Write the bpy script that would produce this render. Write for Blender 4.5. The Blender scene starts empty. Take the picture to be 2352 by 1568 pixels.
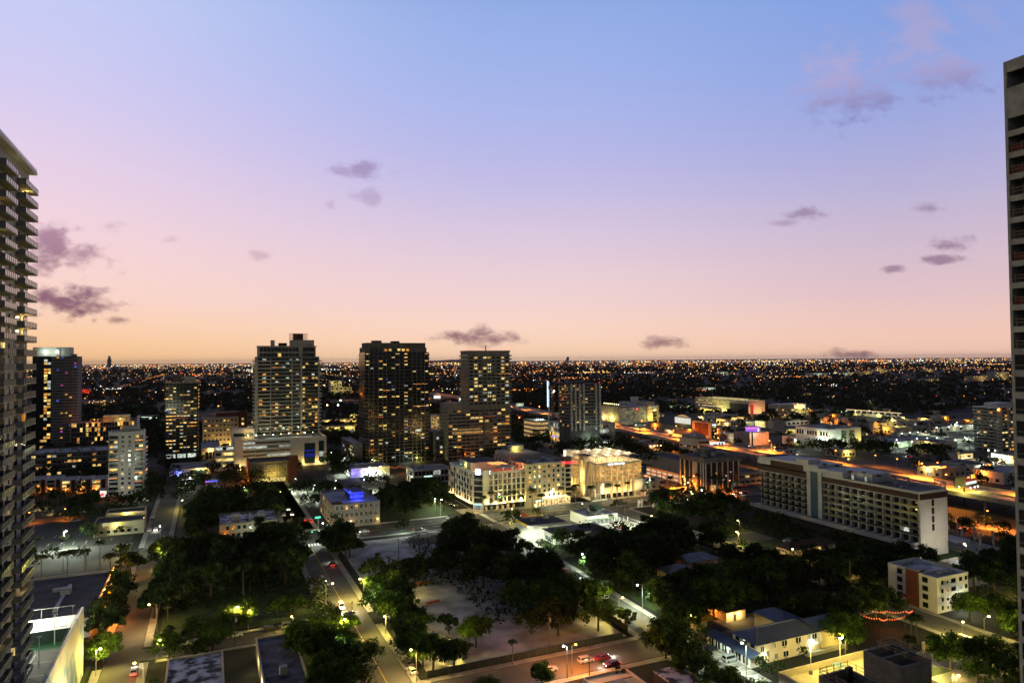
import bpy, math, random
from mathutils import Vector, Matrix
SC = bpy.context.scene
COL = SC.collection
R = math.radians
HC = 85.0                       # drone height above the street
FPX, CX, CY = 1568.0, 1176.0, 784.0
PITCH, ROLL, GRID = R(1.57), R(-0.43), R(24)

# ---------------------------------------------------------------- camera
cam_data = bpy.data.cameras.new('camera')
cam = bpy.data.objects.new('camera', cam_data)
COL.objects.link(cam)
cam_data.sensor_width = 36; cam_data.lens = 24
cam_data.clip_start = 0.5; cam_data.clip_end = 120000
CAMR = Matrix.Rotation(R(90) + PITCH, 3, 'X') @ Matrix.Rotation(ROLL, 3, 'Z')
cam.matrix_world = Matrix.Translation((0, 0, HC)) @ CAMR.to_4x4()
SC.camera = cam

# ---------------------------------------------------------------- exposure and sampling
SC.view_settings.view_transform = 'Standard'
SC.view_settings.look = 'None'
SC.view_settings.exposure = 0.0
SC.view_settings.gamma = 1.0
SC.render.engine = 'CYCLES'
cy = SC.cycles
cy.use_denoising = True
try:
 cy.denoiser = 'OPENIMAGEDENOISE'
 cy.denoising_input_passes = 'RGB_ALBEDO_NORMAL'
except Exception:
 pass
cy.max_bounces = 4; cy.diffuse_bounces = 2; cy.glossy_bounces = 2
cy.transmission_bounces = 3; cy.transparent_max_bounces = 6; cy.volume_bounces = 0
cy.sample_clamp_indirect = 2.0; cy.sample_clamp_direct = 0.0
cy.caustics_reflective = False; cy.caustics_refractive = False
SC.render.film_transparent = False

def lin(r, g, b):
 f = lambda c: (c / 12.92 if c <= 0.04045 else ((c + 0.055) / 1.055) ** 2.4)
 return (f(r / 255), f(g / 255), f(b / 255), 1.0)

def ray(px, py):
 return CAMR @ Vector(((px - CX) / FPX, (CY - py) / FPX, -1.0))

# ---------------------------------------------------------------- dusk sky (world)
world = bpy.data.worlds.new("World"); SC.world = world
world.use_nodes = True
nt = world.node_tree; nt.nodes.clear()
def N(t, **kw):
 n = nt.nodes.new(t)
 for k, v in kw.items(): setattr(n, k, v)
 return n
def math_n(op, a, b=None, c=None, clamp=False):
 n = N('ShaderNodeMath', operation=op); n.use_clamp = clamp
 for i, v in enumerate((a, b, c)):
  if v is None: continue
  if isinstance(v, (int, float)): n.inputs[i].default_value = v
  else: nt.links.new(v, n.inputs[i])
 return n.outputs[0]
def mixc(fac, a, b, mode='MIX'):
 n = N('ShaderNodeMix', data_type='RGBA', blend_type=mode)
 for s, v in ((0, fac), (6, a), (7, b)):
  if isinstance(v, (int, float)): n.inputs[s].default_value = v
  elif isinstance(v, tuple): n.inputs[s].default_value = v
  else: nt.links.new(v, n.inputs[s])
 return n.outputs[2]
def smooth(v, lo, hi):
 n = N('ShaderNodeMapRange', interpolation_type='SMOOTHSTEP')
 n.inputs[1].default_value = lo; n.inputs[2].default_value = hi
 nt.links.new(v, n.inputs[0]); return n.outputs[0]
tc = N('ShaderNodeTexCoord')
sep = N('ShaderNodeSeparateXYZ'); nt.links.new(tc.outputs['Generated'], sep.inputs[0])
dx, dy, dz = sep.outputs
elev = math_n('MULTIPLY', math_n('ARCSINE', dz), 57.29578)
ef = math_n('DIVIDE', elev, 90.0, clamp=True)
dys = math_n('MAXIMUM', dy, 0.05)
X = math_n('DIVIDE', dx, dys); Zt = math_n('DIVIDE', dz, dys)
E_ST = [0.0, 2.0, 4.6, 10.0, 15.3, 20.3, 25.1, 29.5, 40.0, 60.0]
def ramp(cols):
 n = N('ShaderNodeValToRGB'); cr = n.color_ramp; cr.interpolation = 'B_SPLINE'
 while len(cr.elements) < len(cols): cr.elements.new(0.5)
 for e, c, s in zip(cr.elements, cols, E_ST):
  e.position = s / 90.0; e.color = lin(*c)
 nt.links.new(ef, n.inputs[0]); return n.outputs[0]
UP1, UP2 = (72, 88, 135), (40, 52, 88)
rl = ramp([(255, 198, 136), (255, 209, 164), (254, 216, 202), (244, 213, 224), (226, 208, 236), (206, 203, 244), (198, 206, 246), (190, 205, 245), UP1, UP2])
rm = ramp([(255, 212, 172), (255, 217, 194), (247, 214, 208), (222, 203, 224), (190, 187, 232), (171, 183, 236), (155, 178, 234), (143, 172, 230), UP1, UP2])
rr = ramp([(252, 206, 178), (246, 204, 188), (229, 196, 200), (200, 186, 212), (168, 172, 222), (145, 166, 226), (132, 162, 226), (124, 158, 224), UP1, UP2])
sky = mixc(smooth(X, -0.75, 0.05), rl, rm)
sky = mixc(smooth(X, 0.0, 0.62), sky, rr)
# the clouds of the afterglow, each at its own direction
noise = N('ShaderNodeTexNoise'); noise.noise_dimensions = '3D'
noise.inputs['Scale'].default_value = 1.0; noise.inputs['Detail'].default_value = 7; noise.inputs['Roughness'].default_value = .62
cxz = N('ShaderNodeCombineXYZ')
nt.links.new(math_n('MULTIPLY', X, 26), cxz.inputs[0]); nt.links.new(math_n('MULTIPLY', Zt, 44), cxz.inputs[1])
nt.links.new(cxz.outputs[0], noise.inputs['Vector'])
nz = math_n('SUBTRACT', noise.outputs[0], 0.5)
xz = N('ShaderNodeCombineXYZ'); nt.links.new(X, xz.inputs[0]); nt.links.new(Zt, xz.inputs[1])
CLOUDS = [(110, 555, 66, 46, .95), (180, 588, 72, 28, .8), (95, 600, 60, 34, .85), (150, 690, 105, 38, 1.0), (220, 702, 60, 17, .9), (255, 520, 34, 16, .35), (275, 735, 34, 10, .75),
          (215, 737, 12, 9, .6), (827, 392, 62, 22, .7), (845, 452, 42, 22, .45), (760, 472, 14, 14, .35), (597, 585, 34, 15, .38),
          (395, 550, 26, 10, .25), (283, 628, 16, 8, .3), (1108, 777, 98, 19, .95), (1105, 768, 45, 20, .9), (1522, 785, 58, 15, .8), (1960, 813, 62, 14, .85), (1850, 490, 54, 16, .75),
          (1800, 512, 40, 9, .5), (2137, 478, 34, 15, .6), (2185, 560, 54, 17, .75), (2150, 597, 58, 12, .75), (2055, 618, 28, 11, .7),
          (1930, 185, 95, 100, .8), (2110, 60, 75, 140, .85), (2160, 165, 110, 60, .8), (1990, 225, 80, 36, .7), (2250, 20, 80, 50, .35)]
mask = None
for (px, py, rx, ry, den) in CLOUDS:
 d = ray(px, py)
 s = N('ShaderNodeVectorMath', operation='SUBTRACT'); nt.links.new(xz.outputs[0], s.inputs[0]); s.inputs[1].default_value = (d.x / d.y, d.z / d.y, 0)
 m_ = N('ShaderNodeVectorMath', operation='MULTIPLY'); nt.links.new(s.outputs[0], m_.inputs[0]); m_.inputs[1].default_value = (FPX / rx / 1.25, FPX / ry / 1.25, 0)
 l = N('ShaderNodeVectorMath', operation='LENGTH'); nt.links.new(m_.outputs[0], l.inputs[0])
 v = math_n('ADD', math_n('SUBTRACT', 1.0, l.outputs['Value']), math_n('MULTIPLY', nz, 2.7))
 v = math_n('MULTIPLY', smooth(v, 0.0, 0.95 if den > .5 and py > 300 else 1.0), den)
 mask = v if mask is None else math_n('MAXIMUM', mask, v)
mask = math_n('MULTIPLY', mask, math_n('GREATER_THAN', dy, 0.06))
cloudcol = mixc(1.0, sky, (0.56, 0.44, 0.54, 1), 'MULTIPLY')
highc = mixc(1.0, sky, (1.52, 1.02, .86, 1), 'MULTIPLY')
lowc = mixc(1.0, sky, (0.27, 0.19, 0.31, 1), 'MULTIPLY')
cc = mixc(smooth(elev, 3.0, 13.0), lowc, cloudcol); cc = mixc(smooth(elev, 17.0, 21.0), cc, highc)
sky = mixc(mask, sky, cc)
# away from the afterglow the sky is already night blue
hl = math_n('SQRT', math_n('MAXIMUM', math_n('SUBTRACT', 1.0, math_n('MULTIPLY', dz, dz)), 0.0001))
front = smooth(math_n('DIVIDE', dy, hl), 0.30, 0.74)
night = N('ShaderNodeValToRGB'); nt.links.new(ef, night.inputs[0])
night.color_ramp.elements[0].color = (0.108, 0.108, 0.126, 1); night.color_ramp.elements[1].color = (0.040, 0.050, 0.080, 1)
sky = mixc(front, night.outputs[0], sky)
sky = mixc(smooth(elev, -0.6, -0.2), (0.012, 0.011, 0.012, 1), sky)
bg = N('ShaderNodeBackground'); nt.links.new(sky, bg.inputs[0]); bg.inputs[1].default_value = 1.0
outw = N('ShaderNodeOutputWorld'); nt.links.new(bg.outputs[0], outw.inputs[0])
world.cycles.sampling_method = 'MANUAL'; world.cycles.sample_map_resolution = 1024

# the sun is just below the western horizon: only a trace of warm, very soft light from there
sun_d = bpy.data.lights.new('sun', 'SUN'); sun_d.energy = 0.05; sun_d.angle = R(25); sun_d.color = (1.0, .62, .42)
sun = bpy.data.objects.new('sun', sun_d); COL.objects.link(sun)
sun.rotation_euler = (R(86), 0, R(180 + 18))

# ---------------------------------------------------------------- frame of the street grid
VX = Vector((math.cos(GRID), math.sin(GRID))); UX = Vector((-math.sin(GRID), math.cos(GRID)))
def W(a, b, z=0.0):
 p = VX * a + UX * b
 return Vector((p.x, p.y, z))
def ab_ray(px, py):
 r = ray(px, py); q = Vector((r.x, r.y))
 return q.dot(VX), q.dot(UX), r.z, q.length
def AB(px, py, z=0.0):
 ra, rb, rz, _ = ab_ray(px, py); t = (z - HC) / rz
 return ra * t, rb * t
ZT = {2: (57.4, 775.2, .238), 3: (516.8, 746.5, .238), 4: (976.1, 775.2, .2563), 5: (1435.5, 803.9, .238), 6: (1894.9, 803.9, .238),
      7: (0, 1091, .3043), 8: (459.4, 1091, .3043), 9: (918.7, 1091, .3043), 10: (1378, 1091, .3043), 11: (1837.4, 1091, .3043), 14: (1665.2, 1004.9, .2441)}
def Z(n, x, y):
 a, b, s = ZT[n]; return (a + s * x, b + s * y)
def ZAB(n, x, y, z=0.0): return AB(*Z(n, x, y), z)

# ---------------------------------------------------------------- materials
MATS = {}
def mat(name, col, rough=.8, metal=0.0, var=.25, scale=.25, spec=.3, var2=None, detail=3, pos=(.3, .7)):
 if name in MATS: return MATS[name]
 m = bpy.data.materials.new(name); m.use_nodes = True
 t = m.node_tree; b = t.nodes['Principled BSDF']
 b.inputs['Roughness'].default_value = rough; b.inputs['Metallic'].default_value = metal
 b.inputs['Specular IOR Level'].default_value = spec
 tcx = t.nodes.new('ShaderNodeTexCoord')
 n1 = t.nodes.new('ShaderNodeTexNoise'); n1.inputs['Scale'].default_value = scale; n1.inputs['Detail'].default_value = detail
 t.links.new(tcx.outputs['Object'], n1.inputs['Vector'])
 r = t.nodes.new('ShaderNodeValToRGB')
 c2 = var2 or tuple(x * (1 - var) for x in col); c1 = tuple(min(1, x * (1 + var)) for x in col)
 r.color_ramp.elements[0].position, r.color_ramp.elements[1].position = pos
 r.color_ramp.elements[0].color = (*c2, 1); r.color_ramp.elements[1].color = (*c1, 1)
 t.links.new(n1.outputs[0], r.inputs[0]); t.links.new(r.outputs[0], b.inputs['Base Color'])
 MATS[name] = m; return m
def emis(name, col, strength, vary=0.0, sample=False):
 if name in MATS: return MATS[name]
 m = bpy.data.materials.new(name); m.use_nodes = True
 t = m.node_tree; t.nodes.clear()
 e = t.nodes.new('ShaderNodeEmission'); o = t.nodes.new('ShaderNodeOutputMaterial')
 e.inputs[0].default_value = (*col, 1); e.inputs[1].default_value = strength
 if vary:
  oi = t.nodes.new('ShaderNodeObjectInfo'); tcx = t.nodes.new('ShaderNodeTexCoord')
  va = t.nodes.new('ShaderNodeVectorMath'); va.operation = 'ADD'
  sc = t.nodes.new('ShaderNodeVectorMath'); sc.operation = 'SCALE'; sc.inputs[3].default_value = 37.0
  cmb = t.nodes.new('ShaderNodeCombineXYZ')
  for i in range(3): t.links.new(oi.outputs['Random'], cmb.inputs[i])
  t.links.new(cmb.outputs[0], sc.inputs[0]); t.links.new(tcx.outputs['Object'], va.inputs[0]); t.links.new(sc.outputs[0], va.inputs[1])
  n1 = t.nodes.new('ShaderNodeTexNoise'); n1.inputs['Scale'].default_value = .9; n1.inputs['Detail'].default_value = 2
  t.links.new(va.outputs[0], n1.inputs['Vector'])
  mr = t.nodes.new('ShaderNodeMapRange'); mr.inputs[1].default_value = .36; mr.inputs[2].default_value = .62
  mr.inputs[3].default_value = strength * (1 - vary); mr.inputs[4].default_value = strength * 1.15
  t.links.new(n1.outputs[0], mr.inputs[0])
  m2 = t.nodes.new('ShaderNodeMath'); m2.operation = 'MULTIPLY'
  mr2 = t.nodes.new('ShaderNodeMapRange'); mr2.inputs[3].default_value = .45; mr2.inputs[4].default_value = 1.2
  t.links.new(oi.outputs['Random'], mr2.inputs[0])
  t.links.new(mr.outputs[0], m2.inputs[0]); t.links.new(mr2.outputs[0], m2.inputs[1]); t.links.new(m2.outputs[0], e.inputs[1])
 t.links.new(e.outputs[0], o.inputs[0])
 m.cycles.emission_sampling = 'AUTO' if sample else 'NONE'
 MATS[name] = m; return m
def leafmat(name, col, var=.5):
 if name in MATS: return MATS[name]
 m = bpy.data.materials.new(name); m.use_nodes = True
 t = m.node_tree; t.nodes.clear()
 o = t.nodes.new('ShaderNodeOutputMaterial'); d = t.nodes.new('ShaderNodeBsdfDiffuse'); tr = t.nodes.new('ShaderNodeBsdfTranslucent')
 mx = t.nodes.new('ShaderNodeMixShader'); mx.inputs[0].default_value = .22
 g = t.nodes.new('ShaderNodeNewGeometry'); oi = t.nodes.new('ShaderNodeObjectInfo')
 r = t.nodes.new('ShaderNodeValToRGB')
 r.color_ramp.elements[0].color = (*[c * (1 - var) for c in col], 1); r.color_ramp.elements[1].color = (*[c * (1 + var) for c in col], 1)
 t.links.new(g.outputs['Random Per Island'], r.inputs[0])
 hs = t.nodes.new('ShaderNodeHueSaturation'); t.links.new(r.outputs[0], hs.inputs['Color'])
 mr = t.nodes.new('ShaderNodeMapRange'); mr.inputs[3].default_value = .7; mr.inputs[4].default_value = 1.35
 tcx = t.nodes.new('ShaderNodeTexCoord'); nn = t.nodes.new('ShaderNodeTexNoise'); nn.inputs['Scale'].default_value = .45; nn.inputs['Detail'].default_value = 2; t.links.new(tcx.outputs['Object'], nn.inputs['Vector'])
 m3 = t.nodes.new('ShaderNodeMapRange'); m3.inputs[1].default_value = .35; m3.inputs[2].default_value = .65; m3.inputs[3].default_value = .45; m3.inputs[4].default_value = 1.7; t.links.new(nn.outputs[0], m3.inputs[0])
 mm = t.nodes.new('ShaderNodeMath'); mm.operation = 'MULTIPLY'; t.links.new(mr.outputs[0], mm.inputs[0]); t.links.new(m3.outputs[0], mm.inputs[1])
 t.links.new(oi.outputs['Random'], mr.inputs[0]); t.links.new(mm.outputs[0], hs.inputs['Value'])
 t.links.new(hs.outputs[0], d.inputs[0]); t.links.new(hs.outputs[0], tr.inputs[0])
 t.links.new(d.outputs[0], mx.inputs[1]); t.links.new(tr.outputs[0], mx.inputs[2]); t.links.new(mx.outputs[0], o.inputs[0])
 MATS[name] = m; return m
white = mat('white_stucco', (.62, .61, .57), .85, var=.10, scale=.15, detail=5)
offw = mat('grey_stucco', (.40, .39, .36), .85, var=.12, scale=.15, detail=5)
cream = mat('cream_stucco', (.60, .50, .34), .85, var=.10, scale=.3, detail=5)
tan = mat('tan_stucco', (.42, .37, .30), .85, var=.12, scale=.2, detail=5)
conc = mat('raw_concrete', (.28, .27, .24), .9, var=.35, scale=.6, detail=6)
dconc = mat('dark_concrete', (.13, .13, .125), .9, var=.3, scale=.3, detail=6)
brickred = mat('red_render', (.15, .045, .027), .9, var=.2, scale=.4)
brown = mat('brown_cladding', (.055, .028, .02), .7, var=.2, scale=.4)
teal = mat('teal_panel', (.02, .075, .12), .5, var=.1)
glass = mat('dark_glass', (.012, .014, .016), .12, var=.3, spec=.6)
tglass = mat('teal_glass', (.012, .03, .032), .10, var=.3, spec=.6)
rail = mat('railing_glass', (.20, .23, .22), .15, var=.2, spec=.6)
railm = mat('dark_metal', (.03, .03, .03), .5, metal=.3)
polem = mat('galvanised_pole', (.22, .22, .21), .5, metal=.4)
woodp = mat('wooden_pole', (.10, .075, .05), .9)
roofm = mat('flat_roof_membrane', (.30, .305, .33), .9, var=.35, scale=.12, detail=6)
roofd = mat('dark_roof_felt', (.05, .05, .058), .9, var=.45, scale=.15, detail=6)
rooff = mat('stained_white_roof', (.56, .56, .57), .9, var=.1, scale=.35, detail=9, var2=(.05, .05, .055), pos=(.43, .56))
roofb = mat('blue_metal_roof', (.075, .10, .17), .45, var=.15, scale=.6)
rooft = mat('brown_roof_tiles', (.06, .04, .03), .9, var=.3, scale=1.2)
hvac = mat('grey_machine', (.28, .28, .28), .6, metal=.2)
asph = mat('asphalt', (.10, .095, .085), .9, var=.3, scale=.09, detail=6)
asphd = mat('dark_asphalt', (.028, .028, .027), .9, var=.3, scale=.09, detail=6)
pave = mat('pavement_concrete', (.26, .25, .22), .9, var=.22, scale=.3, detail=6)
sand = mat('pale_gravel', (.46, .44, .44), .95, var=.2, scale=.14, detail=9, var2=(.20, .19, .17))
grassm = mat('lawn_grass', (.03, .05, .012), .95, var=.4, scale=.35, detail=6)
soil = mat('ground_soil', (.011, .012, .009), .95, var=.5, scale=.02, detail=8)
paintw = mat('white_paint', (.72, .72, .68), .7, var=.08)
painty = mat('yellow_paint', (.5, .34, .05), .7, var=.08)
orangew = mat('orange_netting', (.5, .10, .04), .8)
greenf = mat('green_mesh_screen', (.02, .035, .03), .8)
bark = mat('tree_bark', (.055, .042, .03), .95, var=.3, scale=2)
leafA = leafmat('dark_leaves', (.024, .040, .013)); leafB = leafmat('mid_leaves', (.040, .072, .012)); leafC = leafmat('pale_leaves', (.060, .092, .018))
palmL = leafmat('palm_leaves', (.030, .045, .018))
LIT = [emis('lamp_lit_window', (1.0, .62, .17), 1.35, .8), emis('amber_lit_window', (1.0, .42, .07), 1.1, .8), emis('cool_lit_window', (.85, .92, .78), .8, .7),
       emis('blue_lit_window', (.12, .16, 1.0), .8, .6), emis('pink_lit_window', (.9, .12, .6), .6, .6), emis('yellow_lit_window', (1.0, .74, .24), 1.6, .8)]
wcool = emis('cool_lamp_glow', (.93, 1.0, .92), 14); wwarm = emis('warm_lamp_glow', (1.0, .72, .25), 14); worange = emis('sodium_lamp_glow', (1.0, .36, .06), 14)
wgreen = emis('green_signal', (.05, 1.0, .45), 5); wred = emis('red_signal', (1.0, .03, .02), 4); wblue = emis('blue_tube', (.07, .09, 1.0), 3.0)
headm = emis('headlamp_glow', (1.0, .93, .75), 9); tailm = emis('tail_lamp_glow', (1.0, .03, .02), 3.2)
stringm = emis('string_bulb', (1.0, .40, .10), 3.5); stringr = emis('string_bulb_red', (1.0, .18, .05), 1.6)
interior = emis('lit_interior', (1.0, .62, .24), .9, .75)  # lamplight on inner walls given as the surfaces' own glow
cooli = emis('cool_interior', (.85, .95, .80), .75, .7)

# ---------------------------------------------------------------- mesh helpers
class MB:
 def __init__(s): s.v = []; s.f = []
 def quad(s, a, b, c, d):
  n = len(s.v); s.v += [tuple(a), tuple(b), tuple(c), tuple(d)]; s.f.append((n, n + 1, n + 2, n + 3)); return s
 def box(s, x0, x1, y0, y1, z0, z1):
  n = len(s.v)
  s.v += [(x0, y0, z0), (x1, y0, z0), (x1, y1, z0), (x0, y1, z0), (x0, y0, z1), (x1, y0, z1), (x1, y1, z1), (x0, y1, z1)]
  s.f += [tuple(n + i for i in q) for q in ((0, 3, 2, 1), (4, 5, 6, 7), (0, 1, 5, 4), (1, 2, 6, 5), (2, 3, 7, 6), (3, 0, 4, 7))]
  return s
 def prism(s, poly, z0, z1):
  n = len(s.v); k = len(poly)
  s.v += [(p[0], p[1], z0) for p in poly] + [(p[0], p[1], z1) for p in poly]
  s.f.append(tuple(n + k + i for i in range(k))); s.f.append(tuple(n + k - 1 - i for i in range(k)))
  for i in range(k):
   j = (i + 1) % k; s.f.append((n + i, n + j, n + k + j, n + k + i))
  return s
 def tube(s, pts, rads, k=8):
  n0 = len(s.v); pts = [Vector(p) for p in pts]
  for i, p in enumerate(pts):
   t = (pts[min(i + 1, len(pts) - 1)] - pts[max(i - 1, 0)]).normalized()
   a = t.orthogonal().normalized(); b = t.cross(a)
   for j in range(k):
    q = 2 * math.pi * j / k
    s.v.append(tuple(p + (a * math.cos(q) + b * math.sin(q)) * rads[i]))
  for i in range(len(pts) - 1):
   for j in range(k):
    o = n0 + i * k; j2 = (j + 1) % k
    s.f.append((o + j, o + j2, o + k + j2, o + k + j))
  s.f.append(tuple(n0 + k - 1 - j for j in range(k))); o = n0 + (len(pts) - 1) * k
  s.f.append(tuple(o + j for j in range(k)))
  return s
 def ball(s, c, r, zs=1.0):
  n = len(s.v); k = 6
  s.v.append((c[0], c[1], c[2] - r * zs))
  for e in (-.5, .5):
   for j in range(k):
    q = 2 * math.pi * j / k; s.v.append((c[0] + r * .87 * math.cos(q), c[1] + r * .87 * math.sin(q), c[2] + r * e * zs))
  s.v.append((c[0], c[1], c[2] + r * zs))
  for j in range(k):
   j2 = (j + 1) % k
   s.f += [(n, n + 1 + j2, n + 1 + j), (n + 1 + j, n + 1 + j2, n + 7 + j2, n + 7 + j), (n + 13, n + 7 + j, n + 7 + j2)]
  return s
 def mesh(s, name, m):
  me = bpy.data.meshes.new(name); me.from_pydata(s.v, [], s.f); me.materials.append(m); me.update(); return me
 def build(s, name, m, parent=None, loc=None, smooth=False):
  me = s.mesh(name, m)
  if smooth: me.polygons.foreach_set('use_smooth', [True] * len(me.polygons))
  return link(name, me, parent, loc)
def link(name, data, parent=None, loc=None, rz=0.0):
 o = bpy.data.objects.new(name, data); COL.objects.link(o)
 if parent is not None: o.parent = parent
 if loc is not None: o.location = loc
 if rz: o.rotation_euler = (0, 0, rz)
 if parent is not None: KIDS.setdefault(parent.name, []).append(o)
 return o
KIDS = {}
def tag(o, label=None, cat=None, group=None, kind=None):
 if label: o['label'] = label
 if cat: o['category'] = cat
 if group: o['group'] = group
 if kind: o['kind'] = kind
 return o
def thing(name, label, cat, a, b, z=0.0, rz=0.0, group=None):
 o = link(name, None, None, W(a, b, z), GRID + rz)
 o.empty_display_size = 1
 return tag(o, label, cat, group)
def dup(o, parent=None):
 c = o.copy(); COL.objects.link(c)
 if parent is not None:
  c.parent = parent; KIDS.setdefault(parent.name, []).append(c)
 for ch in KIDS.get(o.name, ()): dup(ch, c)
 return c
LAMPD = {}
def spot(parent, loc, col, watts, rad=.25):
 key = (col, watts, rad, 's')
 if key not in LAMPD:
  l = bpy.data.lights.new('bulb', 'SPOT'); l.color = col; l.energy = watts; l.shadow_soft_size = rad; l.spot_size = R(150); l.spot_blend = .5; LAMPD[key] = l
 return link('bulb', LAMPD[key], parent, loc)
def lamp(parent, loc, col, watts, rad=.25):
 watts = watts * 3.6
 key = (col, watts, rad)
 if key not in LAMPD:
  l = bpy.data.lights.new('bulb', 'POINT'); l.color = col; l.energy = watts; l.shadow_soft_size = rad; LAMPD[key] = l
 return link('bulb', LAMPD[key], parent, loc)
CW, CWARM, CSOD, CYEL = (.84, 1.0, .74), (1.0, .66, .20), (1.0, .25, .02), (1.0, .80, .16)
FOOT = []      # footprints of built things, kept free of trees
CAMB = (1.0, .64, .20)
def taken(a, b, m=2.0):
 for (a0, a1, b0, b1) in FOOT:
  if a0 - m < a < a1 + m and b0 - m < b < b1 + m: return True
 return False

# ---------------------------------------------------------------- building kit (local axes: x along the cross streets, y along the avenues)
class Bd: pass
def B(name, label, cat, corner, lx=None, rx=None, ty=None, side='L', w=None, d=None, h=None, group=None, cz=0.0):
 px, py = corner
 a0, b0 = AB(px, py, cz)
 def along_v(x): ra, rb, _, _ = ab_ray(x, py); return ra / rb * b0 - a0
 def along_u(x): ra, rb, _, _ = ab_ray(x, py); return a0 * rb / ra - b0
 if side == 'L':
  if w is None: w = along_v(rx)
  if d is None: d = along_u(lx)
 else:
  if w is None: w = -along_v(lx)
  if d is None: d = along_u(rx)
  a0 -= w
 if d <= 0 or d > 135: d = 30.0
 if h is None:
  ca, cb = AB(px, py, cz)
  _, _, rz, q = ab_ray(px, ty); h = HC + rz / q * math.hypot(ca, cb)
 o = Bd(); o.a, o.b, o.w, o.d, o.h = a0, b0, abs(w), abs(d), h
 o.root = thing(name, label, cat, a0, b0, 0, 0, group)
 FOOT.append((o.a, o.a + o.w, o.b, o.b + o.d))
 return o
def BA(name, label, cat, a0, a1, b0, b1, h, group=None, z=0.0):
 o = Bd(); o.a, o.b, o.w, o.d, o.h = a0, b0, a1 - a0, b1 - b0, h
 o.root = thing(name, label, cat, a0, b0, z, 0, group)
 FOOT.append((a0, a1, b0, b1)); return o
def shell(o, wm, rm=roofm, par=.9, z0=0.0, t=.35):
 m = MB(); w, d, h = o.w, o.d, o.h
 m.box(0, w, 0, t, z0, h); m.box(0, w, d - t, d, z0, h); m.box(0, t, t, d - t, z0, h); m.box(w - t, w, t, d - t, z0, h)
 m.build('wall', wm, o.root)
 MB().box(t + .01, w - t - .01, t + .01, d - t - .01, h - par - .3, h - par).build('roof', rm, o.root)
 MB().box(-.12, w + .12, -.12, .28, h, h + .15).box(-.12, w + .12, d - .28, d + .12, h, h + .15).box(-.12, .28, .28, d - .28, h, h + .15).box(w - .28, w + .12, .28, d - .28, h, h + .15).build('coping', wm, o.root)
def part(o, name, m, *boxes):
 q = MB()
 for b in boxes: q.box(*b)
 return q.build(name, m, o.root)
WM = {}; BUD = {}; REST = {}
def fpos(o, face, s, z, e=.0):
 return {'F': (s, -e, z), 'L': (-e, s, z), 'R': (o.w + e, s, z)}[face]
def pane(face, ww, wh, m, th=.12):
 k = (face == 'F', round(ww, 2), round(wh, 2), m.name, th)
 if k not in WM:
  q = MB()
  if face == 'F': q.box(-ww / 2, ww / 2, -th / 2, th / 2, 0, wh)
  else: q.box(-th / 2, th / 2, -ww / 2, ww / 2, 0, wh)
  WM[k] = q.mesh('pane', m)
 return WM[k]
def wins(o, face, s0, s1, n, z0, dz, rows, ww=1.6, wh=1.5, lit=.1, pal=(0, 0, 0, 1, 5), dark=glass, name='window', frame=None, seed=1, off=0.0, skip=0.0, colw=None, limit=100, depth=.12, mull=False):
 rng = random.Random(seed * 7919 + int(o.a * 10)); L = []
 for c in range(n):
  s = s0 + (c + .5) * (s1 - s0) / n
  cw = colw[c % len(colw)] if colw else 1.0
  for r in range(rows):
   if skip and rng.random() < skip: continue
   on = rng.random() < lit * cw * 1
   L.append((not on, rng.random(), s, z0 + r * dz, LIT[rng.choice(pal)] if on else dark, on))
 L.sort(key=lambda q: (q[0], q[1]))
 for _, _, s, z, m, on in L:
  k = (o.root.name, name); used = BUD.get(k, 0)
  p = fpos(o, face, s, z, off)
  if used < limit:
   BUD[k] = used + 1
   wo = link(name, pane(face, ww, wh, m, depth), o.root, p)
   if frame:
    fm = MB(); t = .14; e = .10
    fb = [(-ww / 2 - t, ww / 2 + t, -t, 0), (-ww / 2 - t, ww / 2 + t, wh, wh + t)]
    k2 = ('fr', face == 'F', ww, wh, frame.name, mull)
    if k2 not in WM:
     segs = [(-ww / 2 - t, ww / 2 + t, -t, 0), (-ww / 2 - t, ww / 2 + t, wh, wh + t), (-ww / 2 - t, -ww / 2, 0, wh), (ww / 2, ww / 2 + t, 0, wh)]
     if mull: segs += [(-.05, .05, 0, wh), (-ww / 2, -.05, wh * .5 - .04, wh * .5 + .04), (.05, ww / 2, wh * .5 - .04, wh * .5 + .04)]
     for (x0, x1, q0, q1) in segs:
      if face == 'F': fm.box(x0, x1, -e, e, q0, q1)
      else: fm.box(-e, e, x0, x1, q0, q1)
     WM[k2] = fm.mesh('frame', frame)
    link('frame', WM[k2], wo)
  else:
   REST.setdefault((o.root.name, name), {}).setdefault(m.name, [o, m, []])[2].append((face, p, ww, wh, depth))
def flush_rest():
 for (rn, name), d in REST.items():
  for mn, (o, m, L) in d.items():
   q = MB()
   for face, p, ww, wh, th in L:
    if face == 'F': q.box(p[0] - ww / 2, p[0] + ww / 2, p[1] - th / 2, p[1] + th / 2, p[2], p[2] + wh)
    else: q.box(p[0] - th / 2, p[0] + th / 2, p[1] - ww / 2, p[1] + ww / 2, p[2], p[2] + wh)
   tag(q.build('window_glazing', m, o.root), kind='stuff')
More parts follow.
